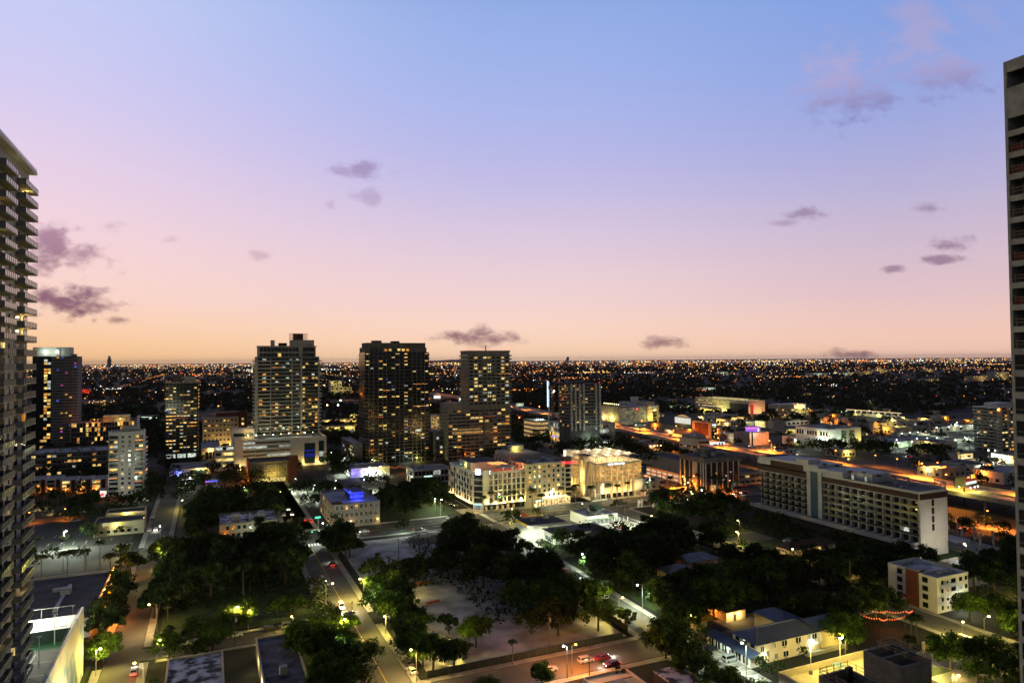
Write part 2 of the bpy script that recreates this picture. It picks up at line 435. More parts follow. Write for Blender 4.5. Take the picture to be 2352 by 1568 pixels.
def slabs(o, n, z0, dz, m=offw, over=1.2, th=.3, sides='FLR', rl=True, rm=None, lim=40, x0=0.0, x1=None, y1=None):
 """storeys: a projecting balcony slab all round, with its railing as a sub-part"""
 w = o.w if x1 is None else x1; d = o.d if y1 is None else y1
 xa = x0 - (over if 'L' in sides else 0.02); xb = w + (over if 'R' in sides else 0.02); ya = -over
 me = MB().box(xa, xb, ya, d, 0, th).mesh('balcony_slab', m)
 q = MB().box(xa, xb, ya, ya + .06, 0, 1.05)
 if 'L' in sides: q.box(xa, xa + .06, ya + .06, d, 0, 1.05)
 if 'R' in sides: q.box(xb - .06, xb, ya + .06, d, 0, 1.05)
 rme = q.mesh('railing', rm or rail)
 for i in range(n):
  s = link('balcony_slab', me, o.root, (0, 0, z0 + i * dz))
  if rl: link('railing', rme, s, (0, 0, th))
def roofkit(o, n, seed, z=None, m=hvac, big=1.0, inset=2.0):
 rng = random.Random(seed); z = o.h - 1.2 if z is None else z
 for i in range(n):
  sx, sy, sz = rng.uniform(1.2, 3) * big, rng.uniform(1, 2.4) * big, rng.uniform(.9, 1.8) * big
  x = rng.uniform(inset, max(inset + .1, o.w - sx - inset)); y = rng.uniform(inset, max(inset + .1, o.d - sy - inset))
  q = MB().box(x, x + sx, y, y + sy, z + .25, z + .25 + sz).box(x + .1, x + .3, y + .1, y + sy - .1, z, z + .25).box(x + sx - .3, x + sx - .1, y + .1, y + sy - .1, z, z + .25)
  q.tube([(x + sx / 2, y + sy / 2, z + .25 + sz), (x + sx / 2, y + sy / 2, z + .45 + sz)], [min(sx, sy) * .32] * 2, 10)
  q.build('roof_unit', m, o.root)
def strings(o, face, s0, s1, z, n=9, e=1.2, m=None, name='string_lights'):
 q = MB(); m = m or stringm
 for i in range(n):
  s = s0 + (i + .5) * (s1 - s0) / n
  p = fpos(o, face, s, z - .25 * math.sin(math.pi * ((i % 4) + .5) / 4), e); q.ball(p, .16)
 return q.build(name, m, o.root)
def text(parent, s, loc, size, m, face='F', name='lettering', align='CENTER', extr=.06, shear=0.0):
 cu = bpy.data.curves.new('lettering', 'FONT'); cu.body = s; cu.size = size; cu.align_x = align; cu.extrude = extr; cu.shear = shear
 cu.materials.append(m)
 tmp = bpy.data.objects.new('tmp', cu); COL.objects.link(tmp); dg = bpy.context.evaluated_depsgraph_get()
 me = bpy.data.meshes.new_from_object(tmp.evaluated_get(dg)); bpy.data.objects.remove(tmp); bpy.data.curves.remove(cu)
 o = link(name, me, parent, loc); o.rotation_euler = (R(90), 0, {'F': 0, 'L': R(-90), 'R': R(90)}[face])
 return o
def walllight(o, face, s, z, col, watts, glow, e=.9):
 p = fpos(o, face, s, z, e * .3)
 l = MB().box(-.22, .22, -.22, .22, -.12, .18).build('wall_lamp', glow, o.root, p)
 q = fpos(o, face, s, z - .35, e + .5)
 lamp(o.root, q, col, watts)

# ---------------------------------------------------------------- ground, streets, lots
def structure(name, m, mesh):
 o = link(name, mesh.mesh(name, m), None, (0, 0, 0)); o.rotation_euler = (0, 0, GRID)
 return tag(o, kind='structure')
SHEETZ = [0.0]
def sheet(name, m, a0, a1, b0, b1, z):
 return structure(name, m, MB().quad((a0, b0, z), (a1, b0, z), (a1, b1, z), (a0, b1, z)))
def strip(name, m, pts, width, z):
 q = MB(); P = [Vector(p) for p in pts]
 L = []
 for i, p in enumerate(P):
  t = (P[min(i + 1, len(P) - 1)] - P[max(i - 1, 0)]).normalized(); n = Vector((-t.y, t.x))
  L.append((p + n * width / 2, p - n * width / 2))
 for (l0, r0), (l1, r1) in zip(L, L[1:]):
  q.quad((r0.x, r0.y, z), (r1.x, r1.y, z), (l1.x, l1.y, z), (l0.x, l0.y, z))
 return structure(name, m, q)
far = 60000
structure('ground', soil, MB().quad((-far, -2000, 0), (far, -2000, 0), (far, far, 0), (-far, far, 0)))
ROADS = []
def road(axis, c, w, s0, s1, m=asph, z=.008, side=True, line=True):
 if axis == 'u':
  sheet('road', m, c - w / 2, c + w / 2, s0, s1, z); ROADS.append((c - w / 2 - 2, c + w / 2 + 2, s0, s1))
 else:
  sheet('road', m, s0, s1, c - w / 2, c + w / 2, z); ROADS.append((s0, s1, c - w / 2 - 2, c + w / 2 + 2))
cross_u = {-22: 9, 43.6: 12, 213: 11}
CROSSV = [(170, 12, 43.6, 330), (228, 9, -22, 43.6), (345, 24, -30, 420)]
for c, w in cross_u.items():
 road('u', c, w, 95, 333 if c > 43.6 else (500 if c < 0 else 620), asph, .008)
for c, w, s0, s1 in CROSSV: road('v', c, w, s0, s1, asph if c < 300 else asphd, .012)
road('u', 357, 13, 100, 480, asph, .016); road('v', 500, 14, 60, 330, asphd, .016); road('u', 205, 12, 357, 760, asphd, .016); road('u', 268, 16, 357, 640, asphd, .016)
road('v', 640, 16, -60, 400, asphd, .02)
def walks(c, w, spans):
 q = MB()
 for (s0, s1) in spans:
  for sg in (-1, 1):
   x0 = c + sg * (w / 2 + .15); x1 = c + sg * (w / 2 + 2.4)
   q.box(min(x0, x1), max(x0, x1), s0, s1, 0, .13)
 structure('pavement', pave, q)
walks(-22, 9, [(95, 222), (234, 331), (359, 500)]); walks(43.6, 12, [(95, 163), (177, 222), (234, 331), (359, 620)])
def r3(b): return 126.4 + .039 * (b - 149)
strip('road', asph, [(r3(95), 95), (r3(333), 333)], 10.5, .008); ROADS.append((119, 139, 95, 333))
q = MB()
for sg, spans in ((-1, ((95, 163), (177, 331))), (1, ((95, 139), (177, 331)))):
 for (s0, s1) in spans:
  e0, e1 = sg * 5.4, sg * 7.6
  P_ = [(r3(s0) + e0, s0), (r3(s0) + e1, s0), (r3(s1) + e1, s1), (r3(s1) + e0, s1)]
  q.prism(P_ if sg > 0 else P_[::-1], 0, .13)
structure('pavement', pave, q)
walks(213, 11, [(95, 163), (177, 331)])
q = MB()
for (x0, x1) in ((-14, 35), (52, 120), (138, 205), (221, 348)):
 for y0 in (330.6, 357.2): q.box(x0, x1, y0, y0 + 2.2, 0, .14)
for (x0, x1) in ((52, 120), (138, 205)):
 for y0 in (161.2, 176.2): q.box(x0, x1, y0, y0 + 2.2, 0, .14)
for (x0, x1) in ((-13.4, 35),):
 for y0 in (220.8, 232.8): q.box(x0, x1, y0, y0 + 1.8, 0, .14)
structure('pavement', pave, q)
# painted markings
q = MB()
for i in range(10):
 for a0 in (36.5, 122):
  q.box(a0 + 1 + i * 1.35, a0 + 1.6 + i * 1.35, 328.2, 331.8, .016, .022) if i < 9 else None
for a0 in (33, 51, 118, 137.5):
 for i in range(14): q.box(a0, a0 + 2.6, 335 + i * 1.5, 335.7 + i * 1.5, .018, .024)
for x in range(-20, 415, 9):
 if 34 < x < 53 or 118 < x < 140: continue
 for y0 in (339.2, 350.8): q.box(x, x + 3, y0, y0 + .15, .018, .023)
structure('lane_markings', paintw, q)
q = MB()
for y0 in (344.6, 345.25): q.box(-20, 33, y0, y0 + .15, .018, .023).box(54, 117, y0, y0 + .15, .018, .023).box(141, 410, y0, y0 + .15, .018, .023)
for c in (43.6,): q.box(c - .1, c + .1, 180, 325, .016, .021)
structure('centre_line', painty, q)
# lots
G1 = .004
sheet('parking_lot', asphd, -118, -33, 372, 440, G1 + .004)
sheet('parking_lot', asph, -125, -32, 318, 372, G1 + .008)
sheet('parking_lot', pave, -118, -30.5, 306, 318, G1 + .012)
sheet('lawn', grassm, -30.8, -30.2, 190, 216, G1); sheet('lawn', grassm, -29.8, -30.6, 200, 226, G1)
sheet('lawn', grassm, -13.4, 34, 237, 328, G1)
sheet('gravel_lot', sand, 55, 118, 180, 326, G1)
sheet('lawn', grassm, 138, 204, 180, 250, G1); sheet('lawn', grassm, 138, 204, 250, 285, G1 + .004)
sheet('parking_lot', pave, 139, 204, 290, 329, G1 + .004)
sheet('parking_lot', asph, 222, 245, 246, 262, G1 + .004); sheet('lawn', grassm, 221, 300, 178, 246, G1)
sheet('parking_lot', pave, 165, 206, 88, 135, G1 + .004)
sheet('parking_lot', pave, 130, 136.2, 139, 169, G1)
sheet('lawn', soil, 300, 348, 120, 330, G1)
sheet('parking_lot', asphd, -14, 116, 362, 560, G1 + .004); sheet('parking_lot', asph, 54, 126, 415, 470, G1 + .012)
sheet('lawn', grassm, 84, 128, 362, 398, G1 + .016)
sheet('parking_lot', pave, 129, 420, 357, 372, G1 + .012); sheet('parking_lot', asphd, 129, 420, 372, 520, G1 + .004)
sheet('lawn', soil, -13, 35, 150, 222, G1)
sheet('parking_lot', asphd, 440, 900, 160, 560, G1 + .004)
q = MB()
for i in range(11): q.box(132, 136.2, 141 + i * 2.6, 141.14 + i * 2.6, .016, .022)
for i in range(12): q.box(200, 204.5, 94 + i * 2.9, 94.15 + i * 2.9, .016, .022)
for i in range(14): q.box(-110 + i * 5.2, -109.85 + i * 5.2, 380, 386, .016, .022).box(-110 + i * 5.2, -109.85 + i * 5.2, 398, 404, .016, .022)
structure('bay_markings', paintw, q)
# expressway on columns
HW = [(396, 60), (402, 250), (408, 400), (413, 480), (427, 650), (444, 850), (463, 1030), (494, 1600)]
def hwpts(off=0):
 out = []; P = [Vector(p) for p in HW]
 for i, p in enumerate(P):
  t = (P[min(i + 1, len(P) - 1)] - P[max(i - 1, 0)]).normalized(); n = Vector((t.y, -t.x)); out.append(p + n * off)
 return out
hw = thing('expressway', 'elevated expressway glowing orange under sodium lamps, running away on columns', 'expressway', 0, 0)
def ribbon(o0, o1, z0, z1):
 q = MB(); A, Bq = hwpts(o0), hwpts(o1)
 for i in range(len(HW) - 1):
  n = len(q.v); pts = [A[i], A[i + 1], Bq[i + 1], Bq[i]]
  q.v += [(p.x, p.y, z0) for p in pts] + [(p.x, p.y, z1) for p in pts]
  q.f += [(n, n + 3, n + 2, n + 1), (n + 4, n + 5, n + 6, n + 7), (n, n + 1, n + 5, n + 4), (n + 1, n + 2, n + 6, n + 5), (n + 2, n + 3, n + 7, n + 6), (n + 3, n, n + 4, n + 7)]
 return q
ribbon(-15, 15, 6.6, 8.0).build('deck', pave, hw)
ribbon(-15, -14.6, 8.0, 9.0).build('barrier', pave, hw); ribbon(14.6, 15, 8.0, 9.0).build('barrier', pave, hw); ribbon(-.25, .25, 8.0, 8.9).build('barrier', pave, hw)
q = MB()
for o in (-10.5, -7, -3.6, 3.6, 7, 10.5): q.v += []; r_ = ribbon(o, o + .18, 8.0, 8.012); n = len(q.v); q.v += r_.v; q.f += [tuple(i + n for i in f) for f in r_.f]
q.build('lane_markings', paintw, hw)
for i in range(28):
 b = 150 + i * 30
 for k in range(len(HW) - 1):
  if HW[k][1] <= b <= HW[k + 1][1]:
   a = HW[k][0] + (HW[k + 1][0] - HW[k][0]) * (b - HW[k][1]) / (HW[k + 1][1] - HW[k][1])
 MB().box(a - 9, a - 7.4, b, b + 1.6, 0, 5.6).box(a + 7.4, a + 9, b, b + 1.6, 0, 5.6).box(a - 13, a + 13, b - .2, b + 1.8, 5.6, 6.6).build('column', conc, hw)
ROADS.append((376, 440, 60, 660)); ROADS.append((420, 500, 640, 1600))
# a second, far viaduct seen between the towers
vi = thing('viaduct', 'far orange lit viaduct crossing behind the dark glass tower', 'viaduct', 250, 1300)
MB().box(-40, 330, 0, 16, 9, 10.5).box(-40, 330, 0, .5, 10.5, 11.5).box(-40, 330, 15.5, 16, 10.5, 11.5).build('deck', pave, vi)
for i in range(12): MB().box(-35 + i * 32, -32.5 + i * 32, 6, 9, 0, 9).build('column', conc, vi)
for i in range(6): lamp(vi, (-10 + i * 60, 8, 22), CSOD, 5000)

# ================================================================= near towers at the edges
# balcony tower at the left edge
lt = BA('apartment_tower', 'tall grey apartment tower with stacked balconies cut by the left edge of the photo', 'apartment tower', -75, -38.1, 144, 188.9, 129.2)
o = lt
part(o, 'wall', mat('pale_grey_render', (.40, .395, .36), .85, var=.12), (0, o.w, 0, o.d, 0, o.h - .4))
part(o, 'roof_slab', white, (-1, o.w + 1.5, -1, o.d + .7, o.h - .4, o.h + .3))
part(o, 'parapet', rail, (o.w + 1.35, o.w + 1.45, -1, o.d + .6, o.h + .3, o.h + .9))
FH = 3.1
def balcony(y0, y1, kind):
 q = MB().box(0, 1.85, y0, y1, 0, .28).mesh('balcony', conc)
 r1 = MB().box(1.76, 1.82, y0, y1, .28, 1.35).box(.1, 1.76, y0, y0 + .06, .28, 1.35).box(.1, 1.76, y1 - .06, y1, .28, 1.35).mesh('railing', rail)
 r2 = MB()
 n = int((y1 - y0) / 1.4)
 for i in range(n + 1): yy = y0 + .05 + i * (y1 - y0 - .1) / n; r2.box(1.70, 1.86, yy - .03, yy + .03, .28, 1.4)
 r2.box(1.70, 1.86, y0, y1, 1.36, 1.42).box(.05, 1.7, y0 - .02, y0 + .08, 1.36, 1.42)
 return q, r1, r2.mesh('handrail', railm)
balA, balB = balcony(17.5, 27, 0), balcony(33.5, 45, 1)
rngT = random.Random(5)
NB = 38
doorD = MB().box(-.05, .06, -1.5, 1.5, 0, 2.35).mesh('sliding_door', glass)
doorL = [MB().box(-.05, .06, -1.5, 1.5, 0, 2.35).mesh('sliding_door', LIT[i]) for i in (0, 5, 1)]
winD = MB().box(-.05, .06, -.5, .5, 0, 1.5).mesh('window', glass); winL = MB().box(-.05, .06, -.5, .5, 0, 1.5).mesh('window', LIT[0]); winB = MB().box(-.05, .06, -.3, .3, 0, 1.9).mesh('window', LIT[3])
deckm = mat('balcony_divider', (.3, .3, .28), .9)
for k in range(NB):
 z = o.h - 5.3 - k * FH
 for ci, (q, r1, r2) in enumerate((balA, balB)):
  bo = link('balcony', q, o.root, (o.w, 0, z)); ro = link('railing', r1, bo); link('handrail', r2, bo)
  ys = (19.3, 24.6) if ci == 0 else (35.6, 42.6)
  for j, yy in enumerate(ys):
   if k * 4 + ci * 2 + j > 150: continue
   on = rngT.random() < (.13 if j == 0 else .06)
   link('sliding_door', rngT.choice(doorL) if on else doorD, o.root, (o.w, yy, z + .3))
  link('window', winL if rngT.random() < .08 else (winB if rngT.random() < .04 else winD), o.root, (o.w, 30.2 if ci else 15.4, z + 1.0))
  if ci == 1 and rngT.random() < .06: lamp(o.root, (o.w + .9, 40, z + 2.5), CWARM, 40, .15)
 MB().box(o.w, o.w + .35, 28.6, 29.1, z - .5, z + 2.6).build('fin', deckm, o.root) if k % 2 == 0 else None
# raw concrete tower at the right edge
rt = BA('concrete_tower', 'unfinished bare concrete tower with open storeys at the right edge of the photo', 'tower', 116.1, 150, 36.6, 66.6, 132.0)
o = rt; P_ = 3.45; pier = .42
q = MB().box(0, .45, o.d - pier, o.d, 0, o.h).box(.45, o.w, o.d - .4, o.d, 0, o.h)
for s in (5.2, 11, 17, 23): q.box(0, .5, s, s + 1.4, 0, o.h)
for i in range(38): q.box(.02, .5, 0, o.d - pier - .01, i * P_ + 2.55 - (0 if i > 24 else .0), (i + 1) * P_)
q.box(-.02, .5, 0, o.d - pier - .05, o.h - 9.2, o.h - 4.4).box(-.02, .5, 0, o.d - pier - .05, o.h - 1.2, o.h)
q.build('frame', mat('city_lit_concrete', (.50, .49, .42), .9, var=.3, scale=.5, detail=6), o.root)  # concrete colour raised to carry the city glow from below
for i in range(38): MB().box(.5, o.w, 0, o.d - .4, (i + 1) * P_ - .3, (i + 1) * P_ - .02).build('floor_slab', dconc, o.root)
part(o, 'back_wall', dconc, (7, 7.3, 0, o.d - .4, 0, o.h - 10))
wf = MB(); y0, y1 = o.d - pier - 3.0, o.d - pier
for (a, b, c, d) in ((y0, y1, 0, .09), (y0, y1, 2.4, 2.5), (y1 - .09, y1, .09, 2.4), (y0, y0 + .09, .09, 2.4), (y0 + .09, y1 - .09, .72, .8)): wf.box(-.02, .1, a, b, c, d)
wfm = wf.mesh('window_frame', hvac); gpm = MB().box(.03, .06, y0 + .09, y1 - .09, .1, 2.4).mesh('pane', glass)
rlm = MB()
for zz in (.55, 1.05): rlm.box(.1, .2, y0, y1, zz, zz + .12)
for yy in (y1 - .5, y0 + 1): rlm.box(.08, .14, yy, yy + .12, 0, 1.5)
rlm = rlm.mesh('guard_rail', mat('guard_rail_timber', (.28, .20, .12), .8)); nettm = MB().box(.2, .24, y0, y1, .1, 1.0).mesh('debris_net', mat('debris_net', (.20, .05, .03), .9))
for i in range(38):
 z = i * P_ + .04
 if i < 25:
  f = link('window', wfm, o.root, (0, 0, z)); link('pane', gpm, f)
 elif i < 35:
  g = link('guard_rail', rlm, o.root, (0, 0, z))
  if i in (29, 33, 34, 27): link('debris_net', nettm, g)

# ================================================================= midtown towers
# 1 far tower at the left with white penthouse
o = B('residential_tower', 'curved grey balcony tower with floodlit white penthouse behind the left edge tower', 'tower', Z(2, 500, 1090), Z(2, 62, 0)[0], None, Z(2, 0, 180)[1], 'R', d=26)
n = 31; fh = o.h / n
def bowed(w, d, k, e=0): return [(i * w / 12, -k * math.sin(math.pi * (i / 12)) - e) for i in range(13)]
gl = o.w * .42
part(o, 'glass_wall', glass, (0, gl, 0, o.d, 0, o.h))
MB().prism([(gl, 0)] + [(gl + p[0], p[1]) for p in bowed(o.w - gl, 0, 3.0)][1:] + [(o.w, o.d), (gl, o.d)], 0, o.h).build('wall', dconc, o.root)
sl = MB().prism([(gl, -.9)] + [(gl + p[0], p[1]) for p in bowed(o.w - gl, 0, 3.2, 1.2)][1:] + [(o.w + 1.5, 6), (gl, 6)], 0, .3).mesh('balcony_slab', offw)
arc = [(gl + p[0], p[1]) for p in bowed(o.w - gl, 0, 3.2, 1.25)]
rq = MB()
for (x0, y0), (x1, y1) in zip(arc, arc[1:]): rq.quad((x0, y0, .3), (x1, y1, .3), (x1, y1, 1.3), (x0, y0, 1.3))
rq = rq.mesh('railing', mat('pale_railing', (.26, .25, .25), .6))
for k in range(1, n): s = link('balcony_slab', sl, o.root, (0, 0, k * fh)); link('railing', rq, s)
wins(o, 'F', 1, gl - .6, 5, 1, fh, n - 1, 2.6, 2.2, .22, (0, 0, 1, 5, 2), seed=2, colw=[.2, .1, .3, 2.6, 2.2], off=.08)
for c in range(6):
 x = gl + 2 + c * (o.w - gl - 3) / 5.2
 for k in range(1, n):
  if random.Random(c * 97 + k).random() < .07: link('window', pane('F', 2.0, 1.4, LIT[[0, 1, 3, 4, 0][(c + k) % 5]]), o.root, (x, -3.2 * math.sin(math.pi * (x - gl) / (o.w - gl)) - .3, k * fh + .9))
part(o, 'penthouse', white, (-.5, o.w * .82, 4, o.d - 4, o.h, o.h + 9))
part(o, 'roof_unit', hvac, (o.w * .5, o.w * .58, 3, 6, o.h, o.h + 8.6), (o.w * .84, o.w * .95, 5, 9, o.h, o.h + 2.4))
for x in (o.w * .27, o.w * .52):
 MB().ball((x, 2.2, o.h + 4.6), 1.1).build('floodlight', wcool, o.root); lamp(o.root, (x, .6, o.h + 4.4), CW, 260, .4)
# 2 blocks in front of it
o = B('terrace_block', 'long dark four storey apartment block with roof garden behind pale townhouses', 'apartment block', Z(2, 800, 1300), Z(2, 40, 0)[0], None, Z(2, 0, 1085)[1], 'R', d=40)
shell(o, dconc, roofm); n = 4; fh = o.h / n
wins(o, 'F', 1, o.w - 1, 15, 1.0, fh, n, 2.4, 1.8, .32, (0, 1, 5, 2), seed=3); slabs(o, 3, fh, fh, dconc, .9, .25, 'R'); roofkit(o, 9, 3)
strings(o, 'F', 4, 14, o.h * .42); strings(o, 'F', 22, 31, o.h * .6, 8)
th = []
for i in range(5):
 x0 = Z(2, 60 + i * 146, 0)[0]; x1 = Z(2, 60 + i * 146 + 142, 0)[0]
 o = B('townhouse', ['pale townhouse with brown stair bay, first of the row from the left tower', 'pale townhouse, second of the row from the left tower', 'pale townhouse in the middle of the row, with warm lit balcony', 'pale townhouse, fourth of the row, beside the palm trees', 'pale townhouse nearest the white mid rise block'][i], 'townhouse', (x1, Z(2, 0, 1490)[1]), x0, None, Z(2, 0, 1360)[1] + (0, -1, 1, 0, -1)[i], 'R', d=14, group='row of pale townhouses')
 shell(o, white, roofm, .7); fh = o.h / 3
 part(o, 'stair_bay', brown, (o.w * .68, o.w * .92, -.7, 0, 0, o.h - .4)); part(o, 'portal_frame', white, (0, o.w * .62, -1.4, 0, fh * 2.75, fh * 2.95), (0, .5, -1.4, 0, fh * .9, fh * 2.75), (o.w * .58, o.w * .62, -1.4, 0, fh * .9, fh * 2.75))
 part(o, 'balcony', offw, (.5, o.w * .58, -1.3, 0, fh * 1.85, fh * 1.95)); wins(o, 'F', .6, o.w * .58, 2, .5, fh, 3, 2.3, 1.9, .45, (0, 1, 1, 5), seed=20 + i)
 walllight(o, 'F', o.w * .3, fh * .8, CSOD, 160, worange)
# 3 white mid rise with string lights on some balconies
o = B('mid_rise', 'white thirteen storey block with string lit balconies and two columns of small windows', 'apartment block', Z(2, 1140, 1505), Z(2, 803, 0)[0], None, Z(2, 0, 900)[1], 'R', d=16)
shell(o, white, roofm, 1.2); n = 13; fh = (o.h - 2.2) / n; w = o.w
wins(o, 'F', w * .3, w * .7, 2, 1.0, fh, n, w * .075, 1.5, .13, (0, 5), frame=None, seed=4)
for (x0, x1) in ((.02, .27), (.75, .985)):
 part(o, 'balcony_recess', glass, (w * x0, w * x1, -.06, .02, 1, o.h - 2.4))
 bm_ = MB().box(w * x0 - .1, w * x1 + .1, -1.4, 0, 0, .3).mesh('balcony', white); rm_ = MB().box(w * x0, w * x1, -1.4, -1.34, .3, 1.2).mesh('railing', rail)
 for k in range(1, n): b_ = link('balcony', bm_, o.root, (0, 0, k * fh)); link('railing', rm_, b_)
wins(o, 'F', w * .03, w * .26, 2, .6, fh, n, 2.0, 2.0, .35, (0, 5, 2), off=.1, seed=6); wins(o, 'F', w * .76, w * .98, 2, .6, fh, n, 2.0, 2.0, .25, (0, 5), off=.1, seed=7)
bm_ = MB().box(0, 1.5, 3, o.d - 1, 0, .3).mesh('balcony', white)
for k in range(1, n): link('balcony', bm_, o.root, (w, 0, k * fh))
for k in (2, 4, 9, 11): strings(o, 'F', w * .76, w * .98, k * fh + 2.6, 11, 1.3, stringm if k != 2 else stringr);
for k in (5, 7, 3): strings(o, 'F', w * .02, w * .27, k * fh + 2.6, 11, 1.3)
for k in (4, 9): strings(o, 'R', 3, 14, k * fh + 2.6, 8, 1.4)
part(o, 'penthouse', offw, (w * .35, w * .85, 4, 12, o.h - 1.2, o.h + 2.6)); roofkit(o, 6, 8)
# 4 orange lit block behind
o = B('long_block', 'long low block with tall warm windows and rooftop pergola left of the teal tower', 'apartment block', Z(2, 1075, 1075), Z(2, 430, 0)[0], None, Z(2, 0, 805)[1], 'R', d=24)
shell(o, tan, roofm); fh = o.h / 6
wins(o, 'F', 1, o.w - 2, 22, 1, fh, 6, 1.9, fh * .8, .34, (0, 1, 5, 1), seed=9); slabs(o, 5, fh, fh, brown, .6, .25, '', rl=False)
part(o, 'pergola', offw, (o.w * .3, o.w * .98, 2, 2.4, o.h + 3, o.h + 3.4), *[(o.w * .3 + i * o.w * .097, o.w * .3 + i * o.w * .097 + .3, 2, 2.3, o.h - 1, o.h + 3) for i in range(8)])
part(o, 'penthouse', cream, (o.w * .48, o.w * .88, 6, 18, o.h - .9, o.h + 6)); part(o, 'end_wall', white, (o.w + .02, o.w + .7, -.5, o.d, 0, o.h + 4.5))
walllight(o, 'F', o.w * .36, o.h + 3, CSOD, 900, worange); walllight(o, 'F', o.w * .75, o.h + 3, CWARM, 500, wwarm)
# 5 teal glass tower
o = B('glass_tower', 'dark teal glass tower with many lit flats and two red roof beacons', 'tower', Z(2, 1662, 1235), Z(2, 1350, 0)[0], None, Z(2, 0, 435)[1], 'R', d=17)
part(o, 'wall', tglass, (0, o.w, 0, o.d, 0, o.h)); n = 24; fh = o.h / n
slabs(o, n - 4, fh * 4, fh, dconc, .75, .22, 'R', rm=tglass)
wins(o, 'F', .5, o.w - .5, 9, fh * 4 + .6, fh, n - 5, o.w / 11, fh * .5, .38, (0, 0, 5, 5, 2, 1), tglass, off=.1, seed=11, colw=[1.2, 1.5, 1.3, .8, 1.3, 1.2, .7, .9, 1.2])
for (k, m_) in ((16, 4), (16.0, 4), (15, 3), (9, 3)): link('window', pane('F', 1.4, 1.2, LIT[m_]), o.root, (o.w * (.45 if m_ == 4 else .12) + (2 if k == 16.0 and m_ == 4 else 0), -.2, k * fh + 1))
[part(o, 'pier', dconc, (o.w * k_ - .14, o.w * k_ + .14, -.6, 0, fh * 4, o.h)) for k_ in (.11, .22, .33, .44, .56, .67, .78, .89)]; strings(o, 'F', .3, o.w * .32, fh * 14.6, 9, .8); strings(o, 'F', .3, o.w * .32, fh * 7.6, 9, .8); strings(o, 'F', o.w * .35, o.w * .7, fh * 14, 8, .8, stringr); strings(o, 'F', o.w * .72, o.w, fh * 12.6, 8, .8)
for k in range(18, 24): strings(o, 'R', 1, 12, k * fh - 3, 4, .9)
part(o, 'lobby_window', cooli, (o.w * .04, o.w * .32, -.12, 0, fh * 2.6, fh * 3.7), (o.w * .38, o.w * .64, -.12, 0, fh * 2.6, fh * 3.7), (o.w * .7, o.w * .96, -.12, 0, fh * 2.6, fh * 3.7))
part(o, 'crown', offw, (-.3, o.w + .3, -.5, o.d, o.h, o.h + 1)); part(o, 'plant_room', dconc, (o.w * .2, o.w * .52, 3, 12, o.h + 1, o.h + 7)); part(o, 'plant_room', offw, (o.w * .58, o.w * .95, 3, 12, o.h + 1, o.h + 5))
for x in (o.w * .47, o.w * .9): MB().ball((x, 2.5, o.h + 8.2 if x < o.w * .6 else o.h + 6.4), .45).build('beacon', wred, o.root)
o = B('podium', 'low white podium with roller doors at the foot of the teal glass tower', 'podium', Z(2, 1790, 1312), Z(2, 1395, 0)[0], None, Z(2, 0, 1250)[1], 'R', d=36)
shell(o, white, roofm); wins(o, 'F', o.w * .5, o.w * .9, 3, .4, 4, 1, 4.0, 3.4, 0, dark=tglass, name='roller_door'); walllight(o, 'F', o.w * .7, o.h * .75, CWARM, 350, wwarm); walllight(o, 'F', o.w * .82, o.h * .75, CWARM, 350, wwarm); walllight(o, 'F', o.w * .2, 2, (.15, .2, 1), 260, wblue)
o = B('parking_deck', 'open parking deck with tall square openings right of the teal glass tower', 'garage', Z(2, 1880, 1205), Z(2, 1700, 0)[0], None, Z(2, 0, 1060)[1], 'R', d=60)
shell(o, tan, roofm); wins(o, 'F', .5, o.w - .5, 5, o.h * .3, 6, 1, o.w / 7, o.h * .45, .2, (0, 0), name='opening'); walllight(o, 'F', o.w * .5, o.h * .9, CWARM, 500, wwarm)
# 6 tan apartments with red end
o = B('brick_apartments', 'tan seven storey apartments with orange red end bay left of the tallest stepped tower', 'apartment block', Z(2, 2060, 1085), Z(2, 1712, 0)[0], None, Z(2, 0, 765)[1], 'R', d=20)
shell(o, cream, roofm); fh = o.h / 7; wins(o, 'F', .8, o.w - .8, 9, 1, fh, 7, 1.7, 1.6, .24, (0, 1, 5), seed=12, frame=white); walllight(o, 'F', o.w * .35, 3, CWARM, 1400, wwarm, 5); walllight(o, 'F', o.w * .8, 3, CWARM, 1400, wwarm, 5)
o = B('brick_stair_block', 'orange red rendered stair block between tan apartments and the stepped tower', 'apartment block', Z(2, 2140, 1085), Z(2, 2062, 0)[0], None, Z(2, 0, 712)[1], 'R', d=20)
shell(o, brickred, roofd); fh = o.h / 8; wins(o, 'F', 2, o.w - 2, 1, 1, fh, 7, 2.2, 2.4, .85, (5, 0), seed=13); walllight(o, 'F', 3, 4, CWARM, 900, wwarm, 4); part(o, 'parapet', brickred, (-20, 0, 2, 20, o.h - 4, o.h - .5))
o = B('cream_block', 'narrow tan block tucked against the stepped tower beside the red stair block', 'apartment block', Z(3, 285, 1185), Z(3, 205, 0)[0], None, Z(3, 0, 862)[1], 'R', d=20)
shell(o, cream, roofd); wins(o, 'F', 1, o.w - 1, 3, 1, o.h / 7, 7, 1.8, 1.6, .4, (0, 1, 5), seed=14)

